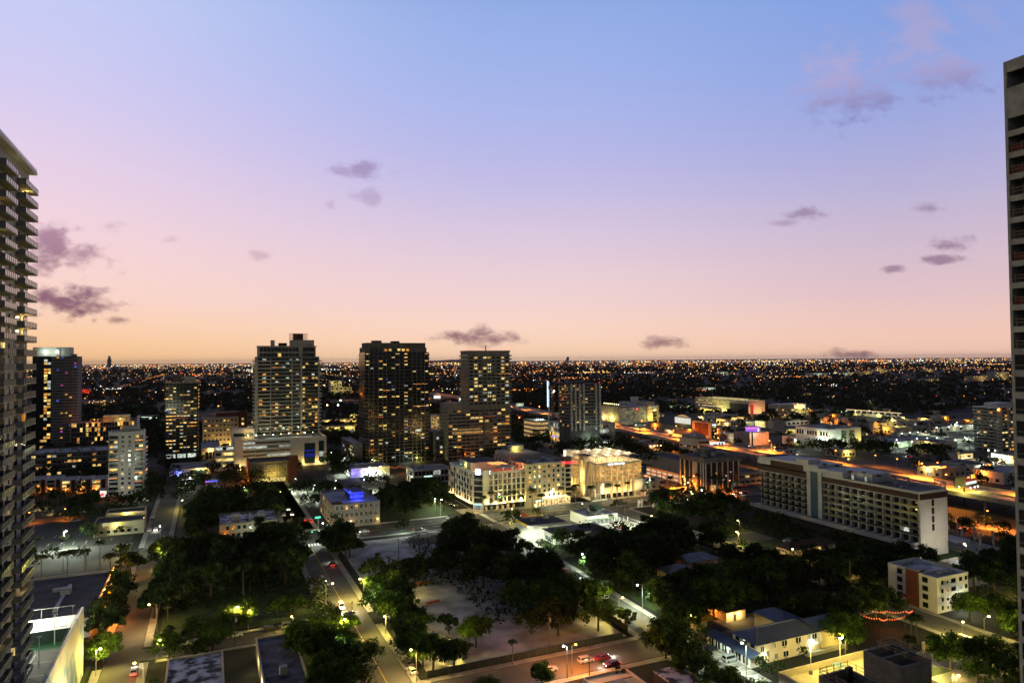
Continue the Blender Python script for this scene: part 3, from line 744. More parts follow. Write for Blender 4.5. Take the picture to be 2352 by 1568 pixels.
# 7 stepped tower on its podium
o = B('stepped_tower', 'tall stepped tower with banded balconies and a roof crown of scaffold like screens', 'tower', Z(3, 285, 1325), None, Z(3, 908, 0)[0], Z(3, 0, 318)[1], 'L', d=26)
n = 28; fh = o.h / n; w = o.w
part(o, 'wall', glass, (0, w, 0, o.d, 0, o.h))
x1, x2 = w * .245, w * .70
part(o, 'pier', offw, (-.05, w * .045, -1.5, 0, 0, o.h), (x1 - .6, x1, -.9, 0, 0, o.h), (x2, x2 + 1.4, -1.6, 0, 0, o.h), (w - 1.0, w + .1, -1.2, 0, 0, o.h), (w * .56, w * .575, -1.0, 0, 0, o.h))
band = MB().box(w * .045, x1 - .6, -1.4, 0, 0, 1.15).mesh('balcony_band', offw); mid = MB().box(x1, x2, -.75, 0, 0, .28).mesh('balcony_slab', offw); rgt = MB().box(x2 + 1.4, w - 1.0, -1.0, 0, 0, .32).mesh('balcony_slab', offw)
lftb = MB().box(-1.3, 0, -1.5, o.d * .5, 0, .9).mesh('balcony_band', offw); rgb = MB().box(w + .1, w + 2.2, -.4, o.d * .4, 0, .9).mesh('balcony_band', offw); mr = MB().box(x1, x2, -.75, -.7, .28, 1.25).mesh('railing', rail)
for k in range(8 if False else 3, n):
 for me in (band, lftb, rgb, rgt): link(me.name.split('.')[0], me, o.root, (0, 0, k * fh))
 s = link('balcony_slab', mid, o.root, (0, 0, k * fh)); link('railing', mr, s)
wins(o, 'F', w * .06, x1 - 1, 3, .9 + 3 * fh, fh, n - 3, 3.0, fh * .5, .20, (0, 5, 1, 2), off=.06, seed=15, limit=30, colw=[.3, 1.4, 1.0])
wins(o, 'F', x1 + .3, x2 - .3, 8, .5 + 3 * fh, fh, n - 3, w * .045, fh * .5, .17, (0, 5, 5, 1, 2), off=.06, seed=16, limit=72, colw=[.6, 2.6, .4, .8, 1.4, .9, .2, .6])
wins(o, 'F', x2 + 1.6, w - 1.2, 5, .5 + 3 * fh, fh, n - 3, w * .04, fh * .5, .17, (0, 5, 1, 2), off=.06, seed=17, limit=100, colw=[2.6, .5, 1.0, .7, 1.2])
wins(o, 'F', x2 - 4.2, x2 - .6, 1, .5 + 3 * fh, fh, n - 3, 2.4, fh * .55, .3, (2, 2, 2), off=.1, seed=18, limit=110)
h2 = (Z(3, 0, 318)[1] - Z(3, 0, 205)[1]) * .372
part(o, 'upper_wall', offw, (w * .06, w * .95, 1.5, o.d - 2, o.h, o.h + h2)); u2 = Bd(); u2.__dict__.update(o.__dict__);
wins(o, 'F', w * .075, x2 - 1, 11, o.h + .6, h2 * .48, 2, 2.6, h2 * .36, .16, (0, 5), off=-1.42, seed=19, name='upper_window', depth=.3); wins(o, 'F', x2 + 2, w * .93, 4, o.h + .6, h2 * .48, 2, 2.6, h2 * .38, .1, (0, 5), off=-1.42, seed=23, name='upper_window', depth=.3)
part(o, 'terrace_railing', rail, (0, w, .05, .1, o.h, o.h + 1.1)); part(o, 'cornice', offw, (w * .04, w * .97, 1.0, o.d - 2, o.h + h2, o.h + h2 + .5))
z2 = o.h + h2 + .5
part(o, 'plant_room', offw, (w * .56, w * .93, 4, 16, z2, z2 + 5.2)); part(o, 'lift_room', offw, (w * .25, w * .31, 5, 9, z2, z2 + 5)); part(o, 'cooling_tower', railm, (w * .37, w * .5, 5, 9, z2, z2 + 2.6))
scm = mat('rusty_screen', (.16, .07, .035), .7)
q = MB()
for i in range(13): q.box(w * .535 + i * w * .0235, w * .535 + i * w * .0235 + .25, 4.5, 4.8, z2 + 5.2, z2 + 11)
for i in range(5): q.box(w * .535, w * .535 + w * .286, 4.4, 4.5, z2 + 5.6 + i * 1.25, z2 + 5.9 + i * 1.25)
q.build('roof_screen', scm, o.root); part(o, 'water_tank', mat('rust_tank', (.10, .05, .03), .8), (w * .61, w * .76, 6, 13, z2 + 5.2, z2 + 10.8))
strings(o, 'F', x1 + .3, x1 + 9, 25.5 * fh, 9, .8); strings(o, 'F', x1 + .3, x1 + 8, 15.3 * fh, 9, .8)
st = o
o = B('podium_garage', 'grey white parking podium with pool terrace and blue lit corner under the stepped tower', 'podium', Z(3, 88, 1400), None, Z(3, 980, 0)[0], Z(3, 0, 1118)[1], 'L', d=44)
FOOT.pop(); FOOT.append((o.a, o.a + o.w, o.b, o.b + 60))
shell(o, white, roofm, 1.1); w, h = o.w, o.h
wins(o, 'F', w * .09, w * .60, 4, h * .42, h * .145, 4, w * .125, h * .075, .3, (2, 2), dark=dconc, name='parking_opening', seed=24)
part(o, 'stair_tower', white, (0, w * .075, -1.2, 8, 0, h * 1.12)); part(o, 'stair_tower', white, (w * .595, w * .70, -1.5, 6, 0, h + .6))
part(o, 'corner_window', tglass, (w * .75, w * .87, -.15, 0, h * .08, h * .80)); part(o, 'corner_window', tglass, (w * .91, w * .97, -.15, 0, h * .08, h * .86))
part(o, 'blue_screen', emis('blue_lobby', (.05, .08, .9), .45, .5), (w * .755, w * .865, -.2, -.15, h * .30, h * .42), (w * .755, w * .865, -.2, -.15, h * .5, h * .56)); part(o, 'lobby_window', cooli, (w * .915, w * .965, -.2, -.15, h * .3, h * .48))
part(o, 'pool', emis('pool_water', (.12, .62, .70), .55, .3), (w * .34, w * .5, 6, 13, h - .9, h - .75))
part(o, 'end_block', white, (-w * .02, w * .22, 12, 26, 0, h * 1.36)); wins(o, 'F', 0, w * .21, 5, h * 1.08, 5, 1, 3, 3, 0, off=-11.9, dark=glass, name='end_window')
for i in range(9): lamp(o.root, (w * (.15 + .09 * i), 9 + (i % 3) * 3, h + 3), CW if i % 2 else CWARM, 420); MB().ball((w * (.15 + .09 * i), 9 + (i % 3) * 3, h + 2.6), .35).build('terrace_lamp', wcool if i % 2 else wwarm, o.root)
for i in range(6): walllight(o, 'F', w * (.06 + i * .17), 2.6, CWARM, 500, wwarm, 3)
part(o, 'wing', white, (-w * .2, -.05, 2, 26, 0, h * .72)); wins(o, 'F', -w * .18, -1, 3, 3, 4.4, 4, 5, 2.2, .45, (2, 5), off=-1.9, name='wing_window', seed=25)

# 8 big box with crossed panels
o = B('big_box_store', 'windowless brown store building with three crossed square panels and orange lit end', 'store', Z(3, 235, 1530), Z(3, 186, 0)[0], Z(3, 668, 0)[0], Z(3, 0, 1330)[1], 'L', d=24)
shell(o, mat('brown_block', (.24, .19, .145), .9, var=.12, scale=.2), roofd, 1.0); w, h = o.w, o.h
for i in range(3):
 x = w * (.14 + i * .245); s = w * .205; q = MB()
 q.box(x, x + s, -.3, 0, h * .32, h * .34).box(x, x + s, -.3, 0, h * .83, h * .85).box(x, x + .4, -.3, 0, h * .34, h * .83).box(x + s - .4, x + s, -.3, 0, h * .34, h * .83)
 q.tube([(x, -.2, h * .34), (x + s, -.2, h * .84)], [.2, .2], 4); q.tube([(x + s, -.2, h * .34), (x, -.2, h * .84)], [.2, .2], 4)
 q.build('crossed_panel', tan, o.root)
q = MB()
for k in range(8): q.box(0, w, -.12, 0, h * (.08 + .115 * k), h * (.08 + .115 * k) + .12)
q.build('wall_band', brown, o.root)
part(o, 'end_wall', brickred, (-.7, 0, -.8, o.d + 1, 0, h + .9)); part(o, 'corner_tower', brickred, (w - 4, w + 2.5, -1, 8, 0, h + 2.8))
part(o, 'shop_front', emis('shop_front_glow', (1, .8, .25), 1.0, .7), (w * .2, w * .8, -.2, 0, .5, 3.0))
lamp(o.root, (-3.2, -1, 3.5), CSOD, 2600); MB().box(-1.4, -.9, -.5, 0, 4.2, 4.6).build('wall_lamp', worange, o.root); lamp(o.root, (w * .5, -5, 5), CYEL, 900); lamp(o.root, (-3, 12, 5), CSOD, 1500)

# 9 dark slab tower
o = B('dark_tower', 'broad dark glass slab tower with thin white floor lines and a column of lit windows', 'tower', Z(3, 1352, 1345), Z(3, 1282, 0)[0], Z(3, 1972, 0)[0], Z(3, 0, 262)[1], 'L', d=24)
n = 31; fh = o.h / n; w = o.w
part(o, 'wall', glass, (0, w, 0, o.d, 0, o.h)); slabs(o, n - 1, fh, fh, mat('grey_edge', (.24, .24, .23), .8), .5, .16, 'LR', rm=glass)
wins(o, 'F', .5, w - .5, 15, .5, fh, n, w / 19, fh * .5, .13, (0, 0, 5, 1, 2, 5), off=.05, seed=31, colw=[.5, .8, .4, 2.0, 1.0, .3, 2.6, .9, .3, 3.6, .8, .3, .4, 1.5, 1.2])
for (x, k, m_) in ((.42, 21, 3), (.33, 23, 3), (.65, 9, 3), (.33, 5.4, 2), (.97, 15.5, 2)): link('window', pane('F', 2, 1.6, LIT[m_]), o.root, (w * x, -.15, k * fh))
[part(o, 'pier', MATS['grey_edge'], (w * k_ - .16, w * k_ + .16, -.42, 0, 0, o.h)) for k_ in (.06, .13, .2, .27, .33, .46, .53, .6, .73, .8, .87, .93)]
part(o, 'setback_storey', dconc, (w * .0, w * .97, 1.5, o.d - 2, o.h, o.h + 4)); part(o, 'roof_screen', dconc, (w * .03, w * .96, 3, o.d - 3, o.h + 4, o.h + 8)); wins(o, 'F', w * .08, w * .7, 9, o.h + 1, 3, 1, 2.4, 2, .35, (1, 0), off=-1.4, seed=33, name='upper_window')
part(o, 'plant_room', dconc, (w * .15, w * .28, 6, 14, o.h + 8, o.h + 10)); part(o, 'plant_room', railm, (w * .45, w * .56, 6, 14, o.h + 8, o.h + 9.6)); part(o, 'terrace_wall', cooli, (w * .78, w * .86, -.2, 0, 8.2 * fh, 9.4 * fh))
strings(o, 'F', w * .27, w * .38, 20.4 * fh, 10, .9); strings(o, 'F', w * .74, w * .97, 22 * fh, 12, .9); strings(o, 'F', w * .74, w * .97, 15.7 * fh, 16, .9); strings(o, 'F', w * .21, w * .27, 13 * fh, 8, .9, stringr)
for (x, c) in ((.14, CYEL), (.62, CW), (.8, CYEL)): walllight(o, 'F', w * x, 3, c, 600, wwarm, 3)
o = BA('terrace_wing', 'low balcony wing with green planting at the left foot of the dark slab tower', 'apartment block', o.a - 8, o.a - 1.2, o.b + 4, o.b + 60, 17)
shell(o, tan, roofm); slabs(o, 5, 3, 3, offw, 1, .25, 'L'); wins(o, 'L', 2, 54, 14, .6, 3, 5, 2.2, 1.8, .2, (0, 5, 2), seed=35)

# 10 tower with white balconies and lower wing
o = B('balcony_tower', 'slender grey tower with white balcony edges on all sides and a lower front wing', 'tower', Z(4, 205, 1105), Z(4, 186, 0)[0], Z(4, 765, 0)[0], Z(4, 0, 590)[1], 'L', d=20)
w = o.w; H2 = HC + ab_ray(*Z(4, 385, 130))[2] / ab_ray(*Z(4, 385, 130))[3] * math.hypot(o.a + w * .35, o.b)
xs = w * .33; fh = 3.05; n = int(H2 / fh); nl = int(o.h / fh)
part(o, 'wall', mat('grey_render', (.27, .26, .235), .85), (0, w, 0, o.d, 0, o.h)); part(o, 'tower_wall', MATS['grey_render'], (xs, w, 0.02, o.d, o.h, H2)); o.h0 = o.h
slabs(o, nl - 1, fh, fh, offw, .8, .22, 'LR');
slabs(o, n - nl, fh * nl, fh, offw, 1.4, .22, 'LR', x0=xs)
wins(o, 'F', .5, w * .56, 8, .6, fh, nl - 1, w / 17, 2.1, .16, (0, 0, 5, 1), seed=41, off=.05, limit=40, skip=.15); wins(o, 'F', w * .585, w - .5, 6, .6, fh, nl - 1, w / 17, 2.1, .16, (0, 5, 1), seed=42, off=.05, limit=60, skip=.15)
wins(o, 'F', xs + .5, w - .5, 9, fh * nl + .6, fh, n - nl - 1, w / 19, 2.1, .36, (0, 0, 5, 2, 5), seed=43, off=.05, limit=110, colw=[.5, 1.3, 1.2, 1.0, 1.1, .4, .3, 1.7, 1.3], skip=.1)
[part(o, 'pier', conc, (xs + (w - xs) * k_ - .2, xs + (w - xs) * k_ + .2, -.6, 0, o.h, H2)) for k_ in (.12, .3, .5, .62, .78)]
part(o, 'crown', conc, (xs - .4, w + .4, -.6, o.d, H2, H2 + 1.4)); part(o, 'sky_lobby', emis('sky_lobby', (1, .55, .16), 1.0, .8), (w * .07, w * .53, -.15, 0, 11.2 * fh - 12, 12.6 * fh - 12));
part(o, 'fin_wall', dconc, (w * .555, w * .575, -.85, 0, 0, o.h))
for i in range(6): MB().tube([(xs + i * (w - xs) / 5, 1, H2 + 1.4), (xs + i * (w - xs) / 5, 1, H2 + 3.2)], [.1, .08], 5).ball((xs + i * (w - xs) / 5, 1, H2 + 3.3), .22).build('beacon', wred, o.root)
MB().tube([(w * .65, 6, H2 + 1.4), (w * .65, 6, H2 + 6)], [.5, .3], 6).build('antenna', railm, o.root)
strings(o, 'F', w * .58, w * .78, 10.3 * 3.05 + 5, 14, 1, stringr); strings(o, 'F', w * .8, w + 1, H2 - 6.2 * fh, 12, 1.5); strings(o, 'F', w * .1, w * .5, 11.2 * fh - 11.6, 10, 1)
part(o, 'side_wing', dconc, (-9, -.9, 8, 40, 0, 24)); wins(o, 'F', -8, -1.6, 2, 2, 4, 5, 2, 2, .2, (0, 2), off=-7.9, name='wing_window', seed=44)
lamp(o.root, (w * .3, -6, 4), CSOD, 300)
# 11 tower with white vertical fins on its retail podium
o = B('finned_tower', 'grey tower with broad white vertical fins standing on a lit retail podium', 'tower', Z(4, 1300, 985), Z(4, 1222, 0)[0], Z(4, 1572, 0)[0], Z(4, 0, 420)[1], 'L', d=22)
w = o.w; n = 19; fh = o.h / n
part(o, 'wall', dconc, (0, w, 0, o.d, 0, o.h)); slabs(o, n - 6, fh * 6, fh, offw, .8, .22, 'LR')
for i in range(7):
 if i in (4, 5): continue
 part(o, 'fin', white, (w * (.02 + i * .135), w * (.02 + i * .135) + 1.6, -1.6, 0, fh * 5, o.h + .5))
part(o, 'fin', white, (w - 1.4, w + .3, -1.6, 0, fh * 5, o.h + .5)); part(o, 'roof', roofd, (-1, w + 1, -1, o.d, o.h, o.h + .8)); part(o, 'plant_room', dconc, (w * .2, w * .6, 5, 14, o.h + .8, o.h + 3))
wins(o, 'F', .5, w - .5, 10, fh * 6 + .6, fh, n - 6, w / 14, 1.6, .13, (0, 5, 1), off=.05, seed=51); wins(o, 'L', 1, o.d - 1, 4, fh * 6 + .6, fh, n - 6, 2.4, 1.7, .2, (0, 1, 5), seed=52, off=.05, limit=150)
strings(o, 'L', 2, o.d * .5, fh * 15.2, 9, .9, stringr); strings(o, 'L', 10, 17, fh * 14.2, 7, .9, stringr); MB().ball((w, 1, o.h + 1.4), .4).build('beacon', wred, o.root)
o = B('retail_podium', 'glazed retail podium with glowing shops and parking levels under the finned tower', 'podium', Z(4, 1332, 965), Z(4, 1115, 0)[0], Z(4, 1702, 0)[0], Z(4, 0, 785)[1], 'L')
FOOT[-1] = (o.a, o.a + o.w, o.b, o.b + o.d)
shell(o, white, roofm, 1.4); w, h, d = o.w, o.h, o.d; fh = h / 4
wins(o, 'F', w * .03, w * .24, 2, .8, fh, 4, w * .09, fh * .72, .75, (2, 5), seed=53, name='shop_window'); wins(o, 'F', w * .27, w * .85, 8, .8 + fh, fh, 3, w * .068, fh * .66, .35, (2, 5, 5), dark=dconc, seed=54, name='parking_opening')
wins(o, 'L', 2, d - 1, 16, .6, fh, 2, d / 17, fh * .8, .9, (5, 0, 1), seed=55, name='shop_window', limit=150); wins(o, 'L', 2, d - 1, 16, .6 + 2 * fh, fh, 2, d / 17, fh * .7, .35, (2, 5), dark=rail, seed=56, name='parking_opening', limit=150)
part(o, 'sign', emis('red_sign', (1, .06, .08), 2.0), (w * .245, w * .30, -.5, 0, h * .52, h * .74)); part(o, 'sign_face', emis('white_sign', (.75, .85, 1), 2.0), (w * .25, w * .295, -.55, -.5, h * .42, h * .52))
part(o, 'awning', wblue, (-1.2, -.1, 4, d * .9, fh * .98, fh * 1.04)); part(o, 'end_block', tan, (w * .88, w, -1, 10, 0, h + 1))
for i in range(7): lamp(o.root, (-7, 4 + i * d / 7, 4), (CWARM, (.3, .25, 1), CSOD, CWARM, (.3, .25, 1), CWARM, CW)[i], 450)
o = B('garage', 'round cornered parking garage under construction lit white beside the tower crane', 'garage', Z(4, 985, 900), Z(4, 912, 0)[0], Z(4, 1112, 0)[0], Z(4, 0, 745)[1], 'L', d=30)
w, h, d = o.w, o.h, o.d; poly = [(w, 0), (w, d), (0, d), (-1, d * .4), (w * .06, 1.0), (w * .2, -1.2), (w * .5, -1.6)]
for k in range(4): MB().prism([(x, y) for x, y in poly], k * h / 4 + h / 4 * .62, (k + 1) * h / 4).build('deck', pave, o.root)
MB().prism([(w * .5 + (x - w * .5) * .93, d * .5 + (y - d * .5) * .93) for x, y in poly], 0, h * .98).build('core', interior, o.root)
for i in range(4): MB().ball((w * .15 * i + 3, 2, h + 1.2), .35).build('site_lamp', wcool, o.root)
lamp(o.root, (w * .5, 5, h + 6), CW, 2500)
# white floodlit mast
t = thing('lit_mast', 'white floodlit sign mast with blue side beside the construction garage', 'mast', *ZAB(4, 1112, 900)); MB().tube([(0, 0, 0), (0, 0, 40)], [.7, .7], 8).build('pole', paintw, t); MB().box(-1.7, -.5, -.4, .4, 34, 62).build('sign_face', emis('mast_white', (.8, .95, 1), 1.6), t); MB().box(.2, .9, -.4, .4, 34, 61).build('side_strip', emis('mast_blue', (.1, .3, 1), 1.2), t)
lamp(t, (4, -4, 50), CW, 2000); MB().ball((5, -3, 51), .9).build('floodlight', wcool, t)
# crane
ca, cb = ZAB(4, 1150, 900); t = thing('tower_crane', 'thin lattice crane boom rising above the skyline beside the finned tower', 'crane', ca, cb)
hh = 85 + (ab_ray(*Z(4, 1205, 172))[2] / ab_ray(*Z(4, 1205, 172))[3]) * math.hypot(ca, cb)
def lattice(p, q_, r, n):
 m_ = MB(); p = Vector(p); q_ = Vector(q_); ax = (q_ - p).normalized(); a = ax.orthogonal().normalized(); b = ax.cross(a); L = []
 for i in range(n + 1):
  c = p.lerp(q_, i / n); L.append([c + a * r + b * r, c - a * r + b * r, c - a * r - b * r, c + a * r - b * r])
 for j in range(4): m_.tube([L[0][j], L[n][j]], [.28, .28], 4)
 for i in range(n):
  for j in range(4): m_.tube([L[i][j], L[i + 1][(j + 1) % 4]], [.16, .16], 3)
 return m_
lattice((0, 0, 0), (0, 0, 55), 1.1, 14).build('mast', mat('crane_paint', (.12, .05, .03), .6), t); lattice((0, 0, 55), (19, 0, hh - 2), .9, 12).build('boom', MATS['crane_paint'], t); MB().box(-5, 1.5, -1.5, 1.5, 53, 57).build('machine_house', MATS['crane_paint'], t); MB().box(18, 20, -.8, .8, hh - 3.5, hh).build('boom_head', railm, t)
# 12 perforated garage
o = B('garage', 'amber lit parking garage left of the perforated silver screen', 'garage', Z(4, 1740, 775), Z(4, 1592, 0)[0], None, Z(4, 0, 618)[1], 'L', w=14)
shell(o, cream, roofm, 1.2); wins(o, 'L', 1, o.d - 1, 14, 1, o.h / 5, 5, o.d / 16, o.h / 9, .5, (0, 1), seed=61, dark=cream); lamp(o.root, (-12, 6, 8), CYEL, 3500); lamp(o.root, (-12, o.d * .6, 8), CWARM, 2200)
for i in range(8): MB().ball((2, 4 + i * o.d / 8, o.h + 2.5), .5).build('roof_lamp', wwarm, o.root)
q = B('perforated_garage', 'silver perforated screen garage with glowing stair tower at its right end', 'garage', Z(4, 1742, 785), None, Z(5, 325, 0)[0], Z(4, 0, 625)[1], 'L', d=60); o = q
shell(o, hvac, roofm, 1.0); wins(o, 'F', .5, o.w * .66, 26, .8, o.h / 15, 14, .55, .55, .8, (2, 5, 2), seed=62, name='perforation', dark=dconc); part(o, 'stair_tower', cream, (o.w * .70, o.w * .84, -1, 6, 0, o.h + 1)); part(o, 'stair_tower', cream, (o.w * .96, o.w, -1, 6, 0, o.h + 1)); wins(o, 'F', o.w * .72, o.w * .83, 1, 1, o.h / 6, 6, 5, 2, .95, (0, 5), off=1.1, seed=63, name='stair_window'); wins(o, 'F', o.w * .855, o.w * .95, 1, 1, o.h / 6, 6, 6, 2.6, .5, (0, 5, 2), off=.1, seed=64, name='stair_window')
part(o, 'red_sign', emis('red_sign', (1, .06, .08), 2.0), (o.w * .43, o.w * .47, -.5, 0, o.h * .82, o.h * .92)); lamp(o.root, (o.w * .78, -8, 8), CYEL, 2000)
o = B('white_block', 'plain white plant block behind the perforated silver garage', 'building', Z(5, 60, 680), Z(5, 48, 0)[0], Z(5, 290, 0)[0], Z(5, 0, 505)[1], 'L', d=30)
shell(o, white, roofm); part(o, 'louvre', railm, (o.w * .12, o.w * .24, -.15, 0, o.h * .72, o.h * .86)); part(o, 'stair_head', white, (o.w * .22, o.w * .42, 6, 14, o.h, o.h + 7)); roofkit(o, 5, 66, big=1.6)

# ================================================================= hotels and garage on the main street
def tm(name, col, tr=.5):
 m = bpy.data.materials.new(name); m.use_nodes = True; t = m.node_tree; t.nodes.clear()
 o_ = t.nodes.new('ShaderNodeOutputMaterial'); d = t.nodes.new('ShaderNodeBsdfDiffuse'); r = t.nodes.new('ShaderNodeBsdfTranslucent'); x = t.nodes.new('ShaderNodeMixShader')
 d.inputs[0].default_value = r.inputs[0].default_value = (*col, 1); x.inputs[0].default_value = tr
 t.links.new(d.outputs[0], x.inputs[1]); t.links.new(r.outputs[0], x.inputs[2]); t.links.new(x.outputs[0], o_.inputs[0]); return m
membrane = tm('canopy_membrane', (.80, .76, .68), .5)
# 14 corner hotel
o = B('corner_hotel', 'white six storey corner hotel with zigzag bays, uplit walls and orange rooftop bar', 'hotel', Z(4, 460, 1560), Z(4, 222, 0)[0], Z(4, 900, 0)[0], Z(4, 0, 1212)[1], 'L')
w, d, h = o.w, o.d, o.h; ch = 4.2; fh = (h - 4.2 - 1.0) / 5; z0 = 4.2
poly = [(ch, 0), (w, 0), (w, d), (0, d), (0, ch)]
MB().prism(poly, 0, h - 1.2).build('wall', white, o.root)
q = MB()
for (p, r_) in zip(poly, poly[1:] + poly[:1]):
 v = Vector((r_[0] - p[0], r_[1] - p[1])); L_ = v.length; v /= L_; nn = Vector((-v.y, v.x)) * .35
 q.quad((p[0], p[1], h - 1.2), (r_[0], r_[1], h - 1.2), (r_[0], r_[1], h), (p[0], p[1], h)).quad((p[0], p[1], h), (r_[0], r_[1], h), (r_[0] + nn.x, r_[1] + nn.y, h), (p[0] + nn.x, p[1] + nn.y, h))
 q.quad((p[0] + nn.x, p[1] + nn.y, h), (r_[0] + nn.x, r_[1] + nn.y, h), (r_[0] + nn.x, r_[1] + nn.y, h - 1.2), (p[0] + nn.x, p[1] + nn.y, h - 1.2))
q.build('parapet', white, o.root)
part(o, 'corner_pylon', white, (ch + .1, ch + 3.2, -.5, .2, fh * 1.4 + z0, h + 1.2))
fr = MB(); nb = 8; bw = (w - ch - 3.6) / nb
hotwin = emis('hotel_room', (1.0, .62, .3), .35, .95)
for i in range(nb):
 x = ch + 3.5 + i * bw; e = .75 if i % 2 else .25
 pf = MB()
 pf.box(x, x + .28, -e, 0, z0, h - .9).box(x + bw - .5, x + bw - .02, -e - .25, 0, z0, h - .9)
 for k in range(6): pf.box(x + .28, x + bw - .5, -e, 0, z0 + k * fh - (.25 if k else 0), z0 + k * fh + .12)
 pf.build('bay_frame', white, o.root)
 for k in range(5):
  lit_ = random.Random(i * 31 + k).random()
  link('window', pane('F', bw - .9, fh - .5, hotwin if lit_ < .45 else glass), o.root, (x + bw * .5 - .1, -.05, z0 + k * fh + .2))
  link('mullion', pane('F', .1, fh - .5, hvac, .3), o.root, (x + bw * .42, -.05, z0 + k * fh + .2))
nb = 9; bd = (d - ch) / nb
for i in range(nb):
 y = ch + i * bd; pf = MB()
 for k in range(5):
  z = z0 + k * fh; e = 1.0 if (i + k) % 2 else .55
  pf.quad((0, y + bd, z + .15), (-e, y + .25, z + .15), (-e, y + .25, z + fh - .2), (0, y + bd, z + fh - .2))
  pf.quad((-e, y + .25, z + .15), (0, y + .05, z + .15), (0, y + .05, z + fh - .2), (-e, y + .25, z + fh - .2))
  pf.quad((0, y + bd, z + fh - .2), (-e, y + .25, z + fh - .2), (0, y + .05, z + fh - .2), (0, y + .05, z + fh - .2))
  link('window', pane('L', bd * .56, fh - .8, hotwin if random.Random(i * 17 + k).random() < .25 else glass, .3), o.root, (-e * .55, y + bd * .55, z + .3)).rotation_euler = (0, 0, math.atan2(e, bd - .25))
 pf.build('zigzag_bay', white, o.root)
cm = MB(); ang_ = R(-45)
for k in range(6):
 wo = link('corner_window', pane('F', ch * 1.25, fh - .6, glass if k not in (5,) else cooli, .2), o.root, (ch / 2 - .05, ch / 2 - .05, (.5 if k == 5 else z0 + k * fh + .3))); wo.rotation_euler = (0, 0, -R(45))
sg = emis('white_sign_cool', (.85, .95, 1), 2.4); so = MB().box(-1.5, 1.5, -.15, .15, 0, 3.4).build('lit_sign', sg, o.root, (ch / 2 - .3, ch / 2 - .3, h - 1.4)); so.rotation_euler = (0, 0, -R(45))
part(o, 'dark_sign', railm, (ch + 3.3, ch + 4.6, -.7, -.5, h - 1.8, h + 1.4)); part(o, 'sign_bars', sg, (ch + 3.6, ch + 4.3, -.78, -.7, h + .5, h + .9), (ch + 3.6, ch + 4.3, -.78, -.7, h - .4, h), (ch + 3.6, ch + 4.3, -.78, -.7, h - 1.3, h - .9), (ch + 3.5, ch + 3.7, -.78, -.7, h - 1.3, h + .9))
part(o, 'shop_front', glass, (ch + .5, w - .5, -.12, 0, .3, 3.3)); part(o, 'shop_front', glass, (-.12, 0, ch + .5, d * .8, .3, 3.3))
part(o, 'shop_glow', emis('shop_glow', (1, .7, .3), .7, .9), *[(ch + 1 + i * 3.4, ch + 2.4 + i * 3.4, -.16, -.12, .4, 2.6) for i in range(6)])
part(o, 'canopy', white, (ch, w, -1.6, 0, 3.6, 3.95), (-1.6, 0, ch, d, 3.6, 3.95)); part(o, 'blue_fascia', emis('cyan_fascia', (.5, .95, 1), 1.6), (ch * .2 + 7, ch * .2 + 12.5, -1.7, -1.6, 3.62, 3.92))
cs = MB().box(-2.4, 2.4, -.1, .1, 0, .45).build('blue_fascia', MATS['cyan_fascia'], o.root, (ch / 2 - 1, ch / 2 - 1, 3.6)); cs.rotation_euler = (0, 0, -R(45))
for i in range(9): walllight(o, 'L', ch + (i + .5) * bd, 4.6, CWARM, 190, wwarm, .5)
for i in range(5): walllight(o, 'F', ch + 2.2 + i * (w - ch - 2) / 4.6, 4.7, CWARM, 190, wwarm, .5)
lamp(o.root, (-.5, -2.5, 3.2), CWARM, 380); lamp(o.root, (w * .5, -3, 3), CWARM, 300); lamp(o.root, (-3, d * .5, 3), CWARM, 300); lamp(o.root, (-3, d * .2, 3), CWARM, 300)
# rooftop bar
part(o, 'plant_block', roofm, (3, w * .72, d * .35, d * .8, h - 1.2, h + 3.2)); part(o, 'plant_roof', roofd, (4, w * .68, d * .38, d * .77, h + 3.2, h + 3.6))
q = MB()
for i in range(13):
 for j in range(6): q.ball((w * .42 + i * .75, 6 + j * 1.6, h + 3.0 + .25 * math.sin(i)), .2)
q.build('string_lights', stringm, o.root)
part(o, 'bar_counter', brickred, (w * .35, w * .93, 1.4, 2.2, h - 1.2, h - .1), (w * .4, w * .8, 5, 6, h - 1.2, h)); part(o, 'bar_frame', hvac, (w * .35, w - .4, 1.0, 1.15, h + 2.4, h + 2.55), *[(w * .35 + i * w * .21, w * .35 + i * w * .21 + .2, 1.0, 1.2, h - 1.2, h + 2.4) for i in range(4)])
for i in range(4): lamp(o.root, (w * .36 + i * w * .19, 3.2, h + 1.2), (1, .22, .06), 300);
for (x, y) in ((w * .56, .6), (w * .74, .6), (w * .97, .6), (3, 3.6), (1, d * .6)): MB().ball((x, y, h + 1.2), .3).build('teal_lamp', emis('teal_glow', (.15, .9, .8), 3), o.root)
lamp(o.root, (2.5, d * .55, h + 1), CYEL, 380); lamp(o.root, (2.5, d * .25, h + 1), CWARM, 250)
